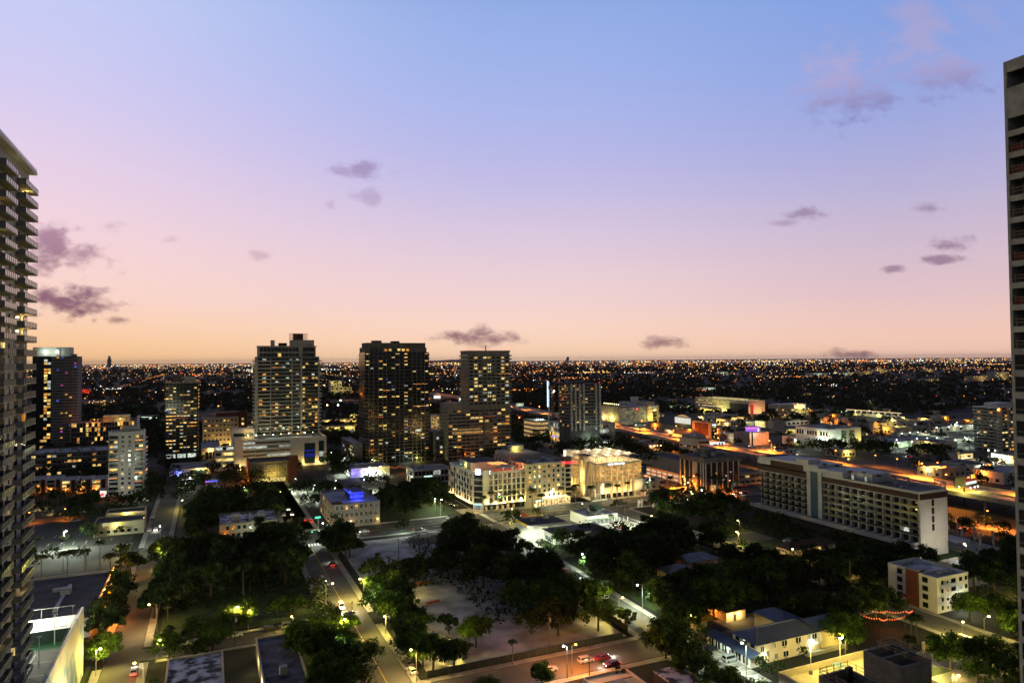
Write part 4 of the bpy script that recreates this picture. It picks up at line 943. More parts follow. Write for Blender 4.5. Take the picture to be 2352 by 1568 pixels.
# 15 tan hotel
o = B('tan_hotel', 'tan eight storey hotel with scattered small amber windows, rounded dark corner and red script sign', 'hotel', Z(4, 906, 1522), Z(4, 820, 0)[0], Z(4, 1308, 0)[0], Z(4, 0, 1135)[1], 'L', d=48)
w, d, h = o.w, o.d, o.h; shell(o, tan, roofm, 1.3); fh = (h - 5.5) / 7
for c in range(8):
 x = w * (.09 + c * .105)
 for k in range(7):
  on = random.Random(c * 13 + k).random() < .33
  link('window', pane('F', 1.5 if c % 3 == 0 else 1.1, 1.4 if c % 3 == 0 else 1.7, LIT[1 if (c + k) % 2 else 5] if on else glass), o.root, (x, -.02, 5.4 + k * fh))
wins(o, 'L', 3, d - 2, 8, 5.4, fh, 7, 1.4, 1.5, .08, (5,), seed=71)
q = MB(); cpoly = [(w - 3.4, -.3), (w - 1.2, -.4), (w + .5, .3), (w + 1.4, 1.8), (w + 1.5, 4), (w - 3.4, 4)]
q.prism(cpoly, 4, h - 2.4); q.build('corner_glazing', glass, o.root)
bq = MB().prism([(w - .0 + (x - w) * 1.06, 1.8 + (y - 1.8) * 1.06) for x, y in cpoly], 0, .7).mesh('corner_band', tan)
for k in range(1, 7): link('corner_band', bq, o.root, (0, 0, 4 + k * fh))
MB().prism([(w + (x - w) * 1.08, 1.8 + (y - 1.8) * 1.08) for x, y in cpoly], h - 2.6, h + 2.2).build('corner_crown', mat('maroon_crown', (.09, .055, .05), .8), o.root)
text(o.root, 'Hampton', (w - 1.4, -1.0, h - 1.2), 2.5, emis('red_letters', (1, .05, .06), 3.0), shear=.25)
part(o, 'lobby_front', emis('lobby_glow', (1, .70, .3), 1.3, .85), (w * .2, w * .98, -.15, 0, .3, 3.6)); part(o, 'lobby_mullions', railm, *[(w * (.2 + i * .06), w * (.2 + i * .06) + .25, -.25, -.15, .3, 3.7) for i in range(14)]); part(o, 'blue_fascia', MATS['cyan_fascia'], (w * .2, w * .36, -.4, -.26, 3.1, 3.6)); part(o, 'canopy', tan, (w * .17, w, -1.3, 0, 3.9, 4.3))
for i in range(4): walllight(o, 'F', w * (.42 + i * .16), 5.0, CYEL, 300, wwarm, .3)
lamp(o.root, (w * .6, -3.5, 3), CWARM, 550); lamp(o.root, (-2.5, 1, 5), CYEL, 420)
part(o, 'upper_wing', tan, (w * .02, w * .7, d * .5, d - .5, h - 1.2, h + 2.6)); part(o, 'stair_head', offw, (w * .25, w * .55, d * .78, d * .9, h + 2.6, h + 6)); roofkit(o, 7, 75, big=1.5); lamp(o.root, (w * .34, d * .74, h + 4.4), CYEL, 260); MB().ball((w * .34, d * .765, h + 5.2), .3).build('wall_lamp', wwarm, o.root)
hx = o
# retail block with umbrellas between the two hotels, behind
o = BA('parking_deck', 'pale roof terrace deck with dark square umbrellas between the corner hotel and the balcony tower', 'garage', 150, 186, 412, 446, 13)
shell(o, cream, cream, 1.3)
for i in range(5):
 um = thing('umbrella', ['dark square umbrella on the pale deck, leftmost of five', 'dark square umbrella on the pale deck, second from left', 'dark square umbrella in the middle of the pale deck', 'dark square umbrella on the pale deck, fourth from left', 'dark square umbrella nearest the tan hotel roof'][i], 'umbrella', 155 + i * 6.5, 418 + (i % 3) * 9, 11.8, group='dark square umbrellas')
 MB().tube([(0, 0, 0), (0, 0, 3.2)], [.1, .1], 6).build('pole', railm, um); n = MB(); n.v = [(-2.6, -2.6, 3.0), (2.6, -2.6, 3.0), (2.6, 2.6, 3.0), (-2.6, 2.6, 3.0), (0, 0, 4.0)]; n.f = [(0, 1, 4), (1, 2, 4), (2, 3, 4), (3, 0, 4), (3, 2, 1, 0)]; n.build('canopy', roofd, um)
for (x, y) in ((6, 6), (18, 18), (30, 10)): lamp(o.root, (x, y, 16), CYEL, 480); MB().ball((x, y, 16.3), .3).build('deck_lamp', wwarm, o.root)
wins(o, 'F', 1, 34, 9, 1, 4, 3, 2.5, 2, .3, (0, 5), seed=77)
# 18 white office
o = B('white_office', 'white low office with dark window bands and a cyan light strip beside the zigzag hotel', 'office', Z(3, 1815, 1538), Z(3, 1748, 0)[0], Z(3, 2165, 0)[0], Z(3, 0, 1395)[1], 'L')
shell(o, white, roofm, .8); wins(o, 'F', .8, o.w - .8, 9, o.h * .12, o.h * .44, 2, o.w / 11, o.h * .3, .06, (2,), seed=78); wins(o, 'L', 1, o.d - 1, 8, o.h * .12, o.h * .44, 2, o.d / 10, o.h * .3, .15, (2, 5), seed=79); part(o, 'light_strip', emis('cyan_strip', (.6, 1, .9), 1.8), (o.w * .3, o.w * .52, -.3, -.15, o.h * .46, o.h * .52)); roofkit(o, 6, 79)
lamp(o.root, (-3, 3, 3), CW, 420)
# 16 lit garage with vaulted canopy
o = B('lit_garage', 'brightly amber lit parking garage with vaulted white roof canopy and glowing stair slot', 'garage', Z(4, 1545, 1450), Z(4, 1228, 0)[0], Z(4, 1950, 0)[0], Z(4, 0, 1128)[1], 'L')
w, d, h = o.w, o.d, o.h
mesh_scr = mat('tan_mesh_screen', (.34, .27, .17), .8, var=.1)
part(o, 'core', cream, (1.6, w - .5, 1.6, d - .5, 0, h - 1.6)); part(o, 'deck', cream, (0, w, 0, d, h - 1.6, h - 1.2)); part(o, 'parapet', tan, (0, w, 0, .4, h - 1.2, h), (0, .4, .4, d, h - 1.2, h), (w - .4, w, .4, d, h - 1.2, h), (.4, w - .4, d - .4, d, h - 1.2, h))
amb = emis('garage_amber', (1.0, .56, .18), .52, .55)  # panels glow in place of lamp-lit deck walls
for k in range(3):
 z = h * .47 + k * h * .165
 part(o, 'lit_storey', amb, (.9, w - .3, .8, .9, z + .5, z + h * .13), (.8, .9, .9, d - .4, z + .5, z + h * .13)); part(o, 'floor_slab', tan, (0, w, .0, 1.0, z, z + .55), (0, 1.0, 1.0, d, z, z + .55))
q = MB(); n = 0
for i in range(34): q.box(i * w / 34, i * w / 34 + .14, -.12, -.02, h * .46, h - 1.0)
for i in range(40): q.box(-.12, -.02, i * d / 40, i * d / 40 + .14, h * .46, h - 1.0)
for k in range(8): q.box(0, w, -.16, -.12, h * .47 + k * .95, h * .47 + k * .95 + .1).box(-.16, -.12, 0, d, h * .47 + k * .95, h * .47 + k * .95 + .1)
q.build('mesh_screen', mesh_scr, o.root)
for i in range(7): part(o, 'column', tan, (w * .04 + i * w * .125, w * .04 + i * w * .125 + .8, -.5, .4, 0, h - .8))
for i in range(3): part(o, 'column', tan, (-.5, .4, d * .05 + i * d * .07, d * .05 + i * d * .07 + .8, 0, h - .8))
part(o, 'lower_fins', cream, *[(w * .1 + i * w * .125, w * .1 + i * w * .125 + 1.5, .2, 1.6, 3.4, h * .46) for i in range(6)], *[(.2, 1.6, d * .42 + i * d * .09, d * .42 + i * d * .09 + 1.6, 3.4, h * .46) for i in range(6)])
part(o, 'shop_front', glass, (1, w * .78, -.1, .1, .3, 3.0)); part(o, 'shop_glow', emis('shop_glow', (1, .7, .3), .7, .9), (w * .28, w * .33, -.2, -.1, .3, 3), (w * .52, w * .57, -.2, -.1, .3, 3), (w * .82, w * .9, -.2, -.1, .3, 2.4)); part(o, 'blank_wall', white, (w * .8, w + .2, -.3, 3, 3.2, h * .47)); part(o, 'ledge', tan, (-.6, w, -.6, 0, 3.1, 3.4))
for i in range(6): lamp(o.root, (w * .07 + i * w * .125 + .9, -.2, 4.2), CAMB, 95, .12); MB().ball((w * .07 + i * w * .125 + .9, .1, 3.8), .22).build('uplight', wwarm, o.root)
for i in range(5): lamp(o.root, (-.2, d * .46 + i * d * .09, 4.6), CAMB, 120, .12); MB().ball((.1, d * .46 + i * d * .09, 3.9), .22).build('uplight', wwarm, o.root)
# glowing stair slot on the left face
part(o, 'stair_tower', tan, (-2.2, 4, d * .235, d * .30, 0, h + 3.4)); part(o, 'stair_tower', tan, (-2.2, 4, d * .36, d * .41, 0, h + 3.4)); part(o, 'stair_head', tan, (-1.2, 4, d * .30, d * .36, h + .2, h + 3.4)); part(o, 'stair_roof', roofd, (-2.4, 4.2, d * .22, d * .42, h + 3.4, h + 3.7))
part(o, 'stair_glow', emis('stair_glow', (1, .58, .14), 2.4, .5), (-.7, -.5, d * .30, d * .36, 1, h))
q = MB()
for k in range(7): q.quad((-.9, d * .30, 2 + k * (h - 2) / 7), (-.9, d * .36, 2 + (k + .5) * (h - 2) / 7), (-.9, d * .36, 2.5 + (k + .5) * (h - 2) / 7), (-.9, d * .30, 2.5 + k * (h - 2) / 7))
q.build('stair_flight', tan, o.root)
lamp(o.root, (-2.8, d * .33, h * .5), CAMB, 500); lamp(o.root, (-5, d * .7, 5), CWARM, 900); lamp(o.root, (-5, d * .25, 4), CWARM, 700); lamp(o.root, (-3.5, d * .93, h * .45), CAMB, 1000)
for i in range(3): lamp(o.root, (w * (.2 + .3 * i), -4.5, 6), CAMB, 600)
for i in range(4): lamp(o.root, (-4.5, d * (.05 + .23 * i), h * .7), CAMB, 420)
for i in range(4): lamp(o.root, (w * (.1 + .26 * i), -4.0, h * .74), CAMB, 420)
part(o, 'lift_head', white, (.5, 6, d * .86, d * .97, h - 1.2, h + 3.5)); part(o, 'lit_lift_door', emis('lift_glow', (1, .85, .6), 2.2), (-.3, .5, d * .88, d * .92, h - .5, h + 3.2))
nv = 4; vw = (w * .98) / nv
cano = MB(); ribs = MB(); cb_ = MB()
y0, y1 = 2.5, d * .78
def vz(t): return h + 2.8 + 1.25 * math.sin(math.pi * t)
for i in range(nv):
 x0 = .3 + i * vw; K = 8
 for j in range(K):
  t0, t1 = j / K, (j + 1) / K
  cano.quad((x0 + t0 * vw, y0, vz(t0)), (x0 + t1 * vw, y0, vz(t1)), (x0 + t1 * vw, y1, vz(t1)), (x0 + t0 * vw, y1, vz(t0)))
 for yy in [y0 + r_ * (y1 - y0) / 6 for r_ in range(7)]:
  ribs.tube([(x0 + j / K * vw, yy, vz(j / K) + .08) for j in range(K + 1)], [.07] * (K + 1), 4)
  ribs.tube([(x0, yy, h - 1.2), (x0, yy, h + 3.2)], [.14, .14], 5)
  for t in (0, .5): cb_.ball((x0 + t * vw, yy, vz(t) + .3), .17)
ribs.tube([(w * .98 + .3, y0, h - 1.2), (w * .98 + .3, y0, h + 3.2)], [.14, .14], 5)
cano.build('canopy_membrane', membrane, o.root, smooth=True); ribs.build('canopy_frame', hvac, o.root); cb_.build('canopy_lights', emis('canopy_bulb', (1, .66, .22), 3.5), o.root)
for i in range(4):
 for j in range(3): lamp(o.root, (vw * (i + .5), y0 + (j + .5) * (y1 - y0) / 3, h + 3.6), (1, .76, .42), 520)
lamp(o.root, (w * .4, d * .92, h + 4), CWARM, 500)
part(o, 'sign_band', hvac, (w * .12, w * .68, -.7, -.35, h - 1.6, h + .2)); text(o.root, 'care resource', (w * .40, -.9, h - 1.35), 2.1, emis('ice_letters', (.75, .95, 1), 3.2))
# 19 black office on garage plinth
o = B('black_office', 'black glass office cube with thin white vertical fins and cluttered roof', 'office', Z(5, 770, 1362), Z(5, 540, 0)[0], Z(5, 1112, 0)[0], Z(5, 0, 1045)[1], 'L')
w, d, h = o.w, o.d, o.h
part(o, 'wall', glass, (0, w, 0, d, 0, h - 3)); part(o, 'cornice', dconc, (-.8, w + .8, -.8, d, h - 3, h)); part(o, 'roof', roofd, (0, w, 0, d - .3, h, h + .15))
for i in range(7): part(o, 'fin', white, (w * .02 + i * w * .155, w * .02 + i * w * .155 + .24, -.8, 0, 1, h - 3))
for i in range(5): part(o, 'fin', white, (-.8, 0, d * (.02, .12, .58, .8, .97)[i], d * (.02, .12, .58, .8, .97)[i] + .4, 1, h - 3))
part(o, 'stone_panel', tan, (-.9, 0, d * .26, d * .46, 0, h - 3)); part(o, 'mullions', roofd, *[(w * i / 24, w * i / 24 + .08, -.12, 0, 1, h - 3) for i in range(1, 24)])
wins(o, 'F', 1, w - 1, 14, 1.5, (h - 5) / 7, 7, .9, .7, .10, (2, 5), seed=81, off=.06, skip=.5, dark=glass); part(o, 'lobby', interior, (w * .15, w * .3, -.2, 0, .2, 3.4)); roofkit(o, 11, 82, z=h + .15, big=1.3); part(o, 'plant_room', dconc, (w * .3, w * .6, d * .4, d * .75, h + .15, h + 4))
o = B('parking_garage', 'low parking garage with long white lit slots running up to the black office', 'garage', Z(5, 712, 1330), Z(5, 212, 0)[0], None, Z(5, 0, 1240)[1], 'L', w=6)
shell(o, tan, asphd, .9); d, h = o.d, o.h
for k in range(2): part(o, 'lit_slot', emis('slot_white', (1, .78, .5), .9, .7), *[(-.12, 0, 2 + i * d / 9, 1 + (i + .86) * d / 9, h * (.14 + .42 * k), h * (.36 + .42 * k)) for i in range(9)])
for i in range(5): lamp(o.root, (-7, 4 + i * d / 5, 5), CSOD, 500)
lamp(o.root, (-4, 6, 3), CWARM, 700)
o = BA('low_annexe', 'grey flat low shop between the lit garage and the orange car park', 'shop', 254, 274, 372, 392, 6.5); shell(o, offw, roofm); wins(o, 'F', 1, 19, 4, 1, 3, 1, 2, 1.8, 0, seed=84); roofkit(o, 3, 85)
o = BA('long_deck', 'long bare roof deck behind the black office and the lit slots', 'garage', 326, 347, 360, 470, 8); shell(o, tan, asphd); wins(o, 'F', 1, 20, 4, 1, 3.5, 2, 3.5, 1.4, .2, (0,), seed=88)
# 20 white building with billboard
o = B('stepped_office', 'white stepped office with teal ribbon windows just behind the black office roof', 'office', Z(5, 705, 1010), Z(5, 585, 0)[0], Z(5, 820, 0)[0], Z(5, 0, 862)[1], 'L', d=26)
w, d, h = o.w, o.d, o.h; shell(o, white, roofm); part(o, 'ribbon_window', tglass, (w * .05, w * .95, -.2, 0, h * .72, h * .86), (-.2, 0, 1, d - 1, h * .40, h * .55)); part(o, 'ribbon_window', glass, (-.2, 0, 1, d - 1, h * .1, h * .2)); wins(o, 'L', 1, d - 2, 8, h * .42, 3, 1, 1.2, 1.2, .4, (2,), off=.2, seed=86); part(o, 'upper_storey', hvac, (1.5, w - 1, 4, d - 2, h - .9, h + 3)); roofkit(o, 5, 87, z=h + 3)
def billboard(name, label, px, zt, zb, zpole, bw, m, face='F', texts=(), rz=0.0, poles=1, back=railm):
 a, b = AB(*px); dist = math.hypot(a, b)
 t = thing(name, label, 'billboard', a, b, 0, rz)
 hz = lambda y: HC + ab_ray(px[0], y)[2] / ab_ray(px[0], y)[3] * dist
 z1, z0 = hz(zt), hz(zb); sc = dist / FPX; ww = bw * sc * 1.02
 MB().box(-ww / 2, ww / 2, -.05, .5, z0 - .3, z1 + .3).build('frame', back, t)
 MB().box(-ww / 2 + .25, ww / 2 - .25, -.16, -.051, z0, z1).build('face', m, t)
 if poles: MB().tube([(0, .9, 0), (0, .9, z0 + .5)], [.55, .55], 10).build('pole', back, t); MB().box(-ww * .4, ww * .4, -.8, .9, z0 - .55, z0 - .35).build('catwalk', back, t)
 return t, ww, z0, z1
adw = emis('white_advert', (.93, 1.0, .97), 1.0, .0)
ink = mat('black_ink', (.02, .02, .02), .8); skin_ = mat('printed_tan', (.4, .25, .17), .8)
t, ww, z0, z1 = billboard('billboard', 'large white lit billboard with two dark haired figures beside the stepped office', Z(5, 892, 1000), Z(5, 0, 885)[1], Z(5, 0, 975)[1], 0, 34.5, adw, poles=0, rz=R(-24))
for i in (-1, 1):
 x = ww * (.23 + i * .085); hh_ = z1 - z0; q = MB(); q.prism([(x - .5, -.2), (x + .5, -.2), (x + .5, -.17), (x - .5, -.17)], z0 + .1, z0 + .2)
 MB().box(x - .7, x + .7, -.2, -.165, z0 + hh_ * .42, z0 + hh_ * .92).box(x - .9, x + .9, -.2, -.165, z0 + hh_ * .34, z0 + hh_ * .5).box(x - 1.0, x - .2, -.2, -.165, z0, z0 + hh_ * .3).box(x + .3, x + .9, -.2, -.165, z0, z0 + hh_ * .28).build('printed_figure', ink, t)
 MB().box(x - .3, x + .3, -.24, -.201, z0 + hh_ * .68, z0 + hh_ * .86).build('printed_face', skin_, t)
lamp(t, (0, -5, z0 + 3), CW, 900)
pur = emis('purple_screen', (.42, .16, 1.0), 1.2, .35)
t, ww, z0, z1 = billboard('billboard', 'violet and pink digital billboard on a tall pole beside the expressway', Z(5, 1236, 925), Z(5, 0, 737)[1], Z(5, 0, 785)[1], 0, 32, pur, rz=R(-24)); text(t, 'THE MOST PART\nOF THE STREET', (-ww * .12, -.25, z1 - 1.9), 1.5, emis('pink_text', (1, .5, .75), 1.6)) if False else None
MB().box(-ww * .48, ww * .3, -.24, -.17, z1 - 2.2, z1 - .8).build('pink_band', emis('pink_band', (1.0, .22, .55), 1.3, .4), t)
MB().ball((ww * .36, -.2, z0 + 2.9), .7).box(ww * .36 - .9, ww * .36 + .9, -.3, -.17, z0 + .2, z0 + 2.1).build('printed_figure', emis('white_figure', (.9, .9, 1), 1.2), t); lamp(t, (ww * .2, -4, z0 - 1.5), CW, 900)
t, ww, z0, z1 = billboard('billboard', 'dark billboard showing golden arches and two faces beside the far white shop lights', Z(5, 148, 920), Z(5, 0, 702)[1], Z(5, 0, 745)[1], 0, 27, mat('dark_print', (.03, .06, .05), .7), rz=R(-24))
q = MB(); zz = z0 + (z1 - z0) * .2; hh_ = (z1 - z0) * .6
for cx_ in (-ww * .38, -ww * .30): q.tube([(cx_ + ww * .04 * math.cos(a_), -.25, zz + hh_ * math.sin(a_)) for a_ in [math.pi * i / 8 for i in range(9)]], [.22] * 9, 5)
q.build('arches_logo', emis('pale_arches', (1, .9, .6), .9), t); MB().ball((ww * .33, -.2, z0 + 2.2), 1.1).ball((ww * .44, -.2, z0 + 2.6), .9).build('printed_face', emis('printed_skin', (.9, .5, .3), .5), t); MB().box(-ww * .15, ww * .15, -.24, -.17, z0 + 2.2, z0 + 2.7).build('printed_words', emis('grey_print', (.6, .7, .6), .5), t); lamp(t, (0, -6, z0 - 1), CW, 500)
t, ww, z0, z1 = billboard('billboard', 'dark framed billboard with red and yellow slogan by the lower road at the right', Z(6, 1362, 1500), Z(6, 0, 1212)[1], Z(6, 0, 1305)[1], 0, 80, mat('billboard_back', (.05, .055, .05), .8), rz=R(8))
MB().box(-ww * .02, ww * .5, -.3, -.17, z0 + .3, z1 - .2).build('lit_face', emis('advert_red', (.8, .10, .05), .8, .4), t); MB().box(-ww * .02, ww * .5, -.32, -.3, z0 + .3, z0 + (z1 - z0) * .34).build('lit_strip', adw, t)
text(t, 'think', (ww * .11, -.4, z0 + (z1 - z0) * .72), 1.5, emis('pale_words', (1, .8, .4), 1.1)); text(t, 'BIG', (ww * .33, -.4, z0 + (z1 - z0) * .62), 3.2, emis('yellow_words', (1, .75, .05), 1.8))
for x in (.0, .2, .36): MB().ball((ww * x, -2.5, z0 - 1), .3).build('spotlight', wcool, t)
lamp(t, (ww * .1, -4, z0 - .5), CYEL, 900); lamp(t, (-ww * .5, -3, z0), CYEL, 1200); MB().ball((-ww * .48, -2, z0 + .6), .4).build('spotlight', wwarm, t)
t, ww, z0, z1 = billboard('billboard', 'blank pale hoarding on a dark pole before the expressway, right of the balcony tower', Z(4, 850, 730), Z(4, 0, 585)[1], Z(4, 0, 612)[1], 0, 19, mat('grey_print_board', (.35, .35, .33), .8), rz=R(-24)); lamp(t, (0, -5, z0), CW, 700)
t, ww, z0, z1 = billboard('billboard', 'small white glowing billboard left of the balcony tower top of the lower wing', Z(4, 110, 640), Z(4, 0, 518)[1], Z(4, 0, 545)[1], 0, 16, adw, rz=R(-24))
t, ww, z0, z1 = billboard('billboard', 'white lit billboard touching the left side of the balcony tower', Z(4, 340, 700), Z(4, 0, 535)[1], Z(4, 0, 585)[1], 0, 18, adw, rz=R(-24))

hotelw_dim = mat('dimmed_hotel_stucco', (.50, .505, .52), .85, var=.1, scale=.15)  # white stucco with the long side's dimmer light put into its colour
# 23 the long slab hotel
o = B('slab_hotel', 'long unlit white slab hotel with rows of balconies, teal stripe and brown cornice', 'hotel', Z(14, 1845, 1130), Z(14, 322, 0)[0], Z(14, 2105, 0)[0], Z(14, 0, 512)[1], 'L')
w, d, h = o.w, o.d, o.h; rec = 2.2; zb = 5.6; n = 6; fh = (h - 4.4 - zb) / n
def yat(px): ra, rb, _, _ = ab_ray(px, Z(14, 0, 900)[1]); return o.a * rb / ra - o.b
ys0, ys1 = yat(Z(14, 893, 0)[0]), yat(Z(14, 822, 0)[0]); yn, yf0, yf1 = yat(Z(14, 915, 0)[0]), yat(Z(14, 795, 0)[0]), d
hroof = 3.6
part(o, 'core', dconc, (rec, w - .4, .5, d - .5, zb, h - .6))
part(o, 'end_wall', white, (0, w, 0, .5, 0, h)); part(o, 'far_end_wall', hotelw_dim, (rec, w, d - .5, d, zb, h + hroof)); part(o, 'back_wall', hotelw_dim, (w - .4, w, .5, d - .5, 0, h))
part(o, 'parapet', hotelw_dim, (-.15, .25, .5, ys0 - .5, h - 1.0, h), (w - .3, w, .5, ys0, h, h + .6)); part(o, 'roof', roofd, (.25, w - .4, .5, ys0, h - 1.2, h - .8))
part(o, 'cornice', brown, (-.1, rec, .55, ys0 - .5, h - 3.5, h - 1.0), (-.12, w + .12, -.12, -.001, h - 3.5, h - 1.0), (-.1, rec, yf0, yf1, h - 3.5, h - 1.0))
part(o, 'stripe', teal, (-.4, rec, ys0, ys1, zb, h + .5)); part(o, 'stripe_frame', hotelw_dim, (-.8, rec, ys0 - 2.2, ys0, zb, h + .8), (-.8, rec, ys1, ys1 + 2.2, zb, h + .8))
part(o, 'upper_block', hotelw_dim, (0, w, ys0 - 14, d, h + .01, h + hroof - 1), ); part(o, 'upper_block', hotelw_dim, (.1, w, ys1 - 4, d - 1, h + hroof - 1, h + hroof + .2)); part(o, 'upper_block', hotelw_dim, (.3, w * .5, ys1 + 2, ys1 + 10, h + hroof + .2, h + hroof + 2.2)); part(o, 'dark_panel', brown, (-.12, 0.1, ys1 + 5, ys1 + 27, h - .3, h + hroof - .9))
part(o, 'upper_roof', roofd, (1, w - 1, ys1 + 30, d - 2, h + hroof + .2, h + hroof + .5))
spans = [(.6, yn, 12), (yf0, yf1 - .6, 8)]
for si, (s0, s1, nb) in enumerate(spans):
 bw = (s1 - s0) / nb
 bsl = MB().box(-.1, rec, s0, s1, 0, .22).mesh('balcony_slab', hotelw_dim); brl = MB().box(-.12, -.06, s0, s1, .22, 1.25).mesh('railing', mat('teal_rail_glass', (.008, .016, .02), .25, spec=.4))
 for k in range(n):
  z = zb + k * fh
  if k: b_ = link('balcony_slab', bsl, o.root, (0, 0, z)); link('railing', brl, b_)
 ptm = MB().box(.0, rec, 0, .5, 0, fh * n).mesh('partition', hotelw_dim); pim = MB().box(rec - .25, rec + .01, 0, bw * .2, 0, fh * n).mesh('pier', hotelw_dim)
 for i in range(nb):
  link('partition', ptm, o.root, (0, s0 + i * bw, zb)); link('pier', pim, o.root, (0, s0 + i * bw + .35, zb))
 part(o, 'ceiling_band', hotelw_dim, (.0, rec, s0, s1, h - 3.9, h - 3.5))
 oo = Bd(); oo.__dict__.update(o.__dict__);
 wins(oo, 'L', s0 + bw * .2, s1 + bw * .12, nb, zb + .25, fh, n, bw * .70, fh * .9, .004, (2,), off=-rec + .08, seed=90 + si, name='balcony_window', limit=100, depth=.2)
part(o, 'podium_slab', hotelw_dim, (-4.2, rec, -.3, d + 2, zb - 1.3, zb - .3), (-4.2, -3.8, -.3, d + 2, zb - .3, zb + .6)); part(o, 'undercroft', roofd, (-2.2, w - .5, .6, d, 0, zb - 1.3)); part(o, 'end_pier', hotelw_dim, (-4.2, 0, -.3, .4, 0, zb - 1.3))
pln = MB().box(-3.6, .4, 0, 1.0, zb - .3, zb + .65).mesh('terrace_divider', hotelw_dim)
for (s0, s1, nb) in spans:
 for i in range(nb): link('terrace_divider', pln, o.root, (0, s0 + i * (s1 - s0) / nb, 0))
for k in range(4): part(o, 'slit_window', glass, (w * .42, w * .51, -.04, .02, h - 6.6 - k * 3.5 - .0, h - 3.8 - k * 3.5))
part(o, 'penthouse', hotelw_dim, (w * .25, w * .9, 26, 44, h - .8, h + 3.4)); part(o, 'door', cooli, (w * .25 - .1, w * .25, 29, 30.2, h - .6, h + 1.8), (w * .25 - .1, w * .25, 36, 37.2, h - .6, h + 1.8)); part(o, 'roof_frame', hotelw_dim, (w * .8, w - .3, 0.1, .5, h + 2.6, h + 3.2), (w * .8, w * .8 + .4, .1, .5, h, h + 2.6), (w - .7, w - .3, .1, .5, h, h + 2.6), (w - .7, w - .3, 5, 5.4, h, h + 2.6), (w - .7, w - .3, .5, 5.4, h + 2.6, h + 3.2))
for i in range(9): part(o, 'pergola_post', offw, (w * .7, w * .7 + .8, 14 + i * 6.6, 14.8 + i * 6.6, h - .8, h + 2.8))
part(o, 'pergola_beam', offw, (w * .7, w * .7 + .9, 14, 68, h + 2.8, h + 3.2)); roofkit(o, 8, 95, z=h - .8)
slab = o
# low shells right of the slab hotel
o = BA('bare_shell', 'half built ground floor slab with row of thin columns right of the slab hotel', 'building shell', 300, 322, 190, 250, 4.2)
part(o, 'floor', pave, (0, 22, 0, 60, 0, .3)); part(o, 'roof_slab', roofm, (0, 9, 6, 60, 3.6, 4.2));
for i in range(7):
 for j in range(2): part(o, 'column', conc, (11 + j * 9, 11.7 + j * 9, 3 + i * 8, 3.7 + i * 8, .3, 7.5))
# 24 small blocks
def hip(o, z, over, rise, m, x0=0, x1=None, y0=0, y1=None, name='roof'):
 x1 = o.w if x1 is None else x1; y1 = o.d if y1 is None else y1
 a0, a1, b0, b1 = x0 - over, x1 + over, y0 - over, y1 + over; s = min(a1 - a0, b1 - b0) / 2
 if a1 - a0 > b1 - b0: r0, r1 = (a0 + s, (b0 + b1) / 2), (a1 - s, (b0 + b1) / 2)
 else: r0, r1 = ((a0 + a1) / 2, b0 + s), ((a0 + a1) / 2, b1 - s)
 q = MB(); q.v = [(a0, b0, z), (a1, b0, z), (a1, b1, z), (a0, b1, z), (*r0, z + rise), (*r1, z + rise)]
 q.f = [(0, 3, 2, 1)] + ([(0, 1, 5, 4), (1, 2, 5), (2, 3, 4, 5), (3, 0, 4)] if a1 - a0 > b1 - b0 else [(0, 1, 4), (1, 2, 5, 4), (2, 3, 5), (3, 0, 4, 5)])
 return q.build(name, m, o.root)
def house(name, label, corner, lx, rx, ty, wm=cream, rm=rooft, rise=2.4, rows=2, nF=3, nL=6, lit=.08, w=None, d=None, cat='house', side='L', seed=1, frame=white):
 o = B(name, label, cat, corner, lx, rx, ty, side, w=w, d=d); w, d, h = o.w, o.d, o.h
 q = MB(); t = .3; q.box(0, w, 0, t, 0, h).box(0, w, d - t, d, 0, h).box(0, t, t, d - t, 0, h).box(w - t, w, t, d - t, 0, h); q.build('wall', wm, o.root)
 hip(o, h, .7, rise, rm); fh = h / rows
 wins(o, 'F', .6, w - .6, nF, fh * .32, fh, rows, 1.5, fh * .42, lit, (0, 5), seed=seed, frame=frame, mull=True)
 f2 = 'L' if side == 'L' else 'R'
 wins(o, f2, .8, d - .8, nL, fh * .32, fh, rows, 1.5, fh * .42, lit, (0, 5), seed=seed + 1, frame=frame, mull=True)
 part(o, 'door', brown, (w * .5, w * .5 + 1.0, -.06, .02, .1, 2.2)); return o
o = house('yellow_house', 'two storey cream house with dark hipped roof and lit upper window below the slab hotel', Z(14, 610, 1165), Z(14, 487, 0)[0], Z(14, 1042, 0)[0], Z(14, 0, 1060)[1], seed=101, nF=7, nL=3); lamp(o.root, (o.w * .4, -5, 3.4), CWARM, 160); lamp(o.root, (-4, 4, 3), CWARM, 150)
o = house('yellow_house', 'two storey cream house with broad brown roof behind the palm clump', Z(14, 905, 1240), Z(14, 768, 0)[0], Z(14, 1200, 0)[0], Z(14, 0, 1150)[1], seed=103, nF=6, nL=3); lamp(o.root, (-4, 3, 3), CWARM, 170); lamp(o.root, (o.w * .25, -2, 2.6), CWARM, 100); MB().box(o.w * .24, o.w * .27, -.3, 0, 2.5, 2.9).build('wall_lamp', wwarm, o.root)
o = house('yellow_house', 'low cream house half hidden by a dark round tree left of the white block', Z(14, 1210, 1330), Z(14, 1085, 0)[0], Z(14, 1500, 0)[0], Z(14, 0, 1255)[1], seed=105, nF=6, nL=3); lamp(o.root, (-4, 3, 3), CWARM, 150); lamp(o.root, (o.w * .2, -5, 3), CWARM, 100)
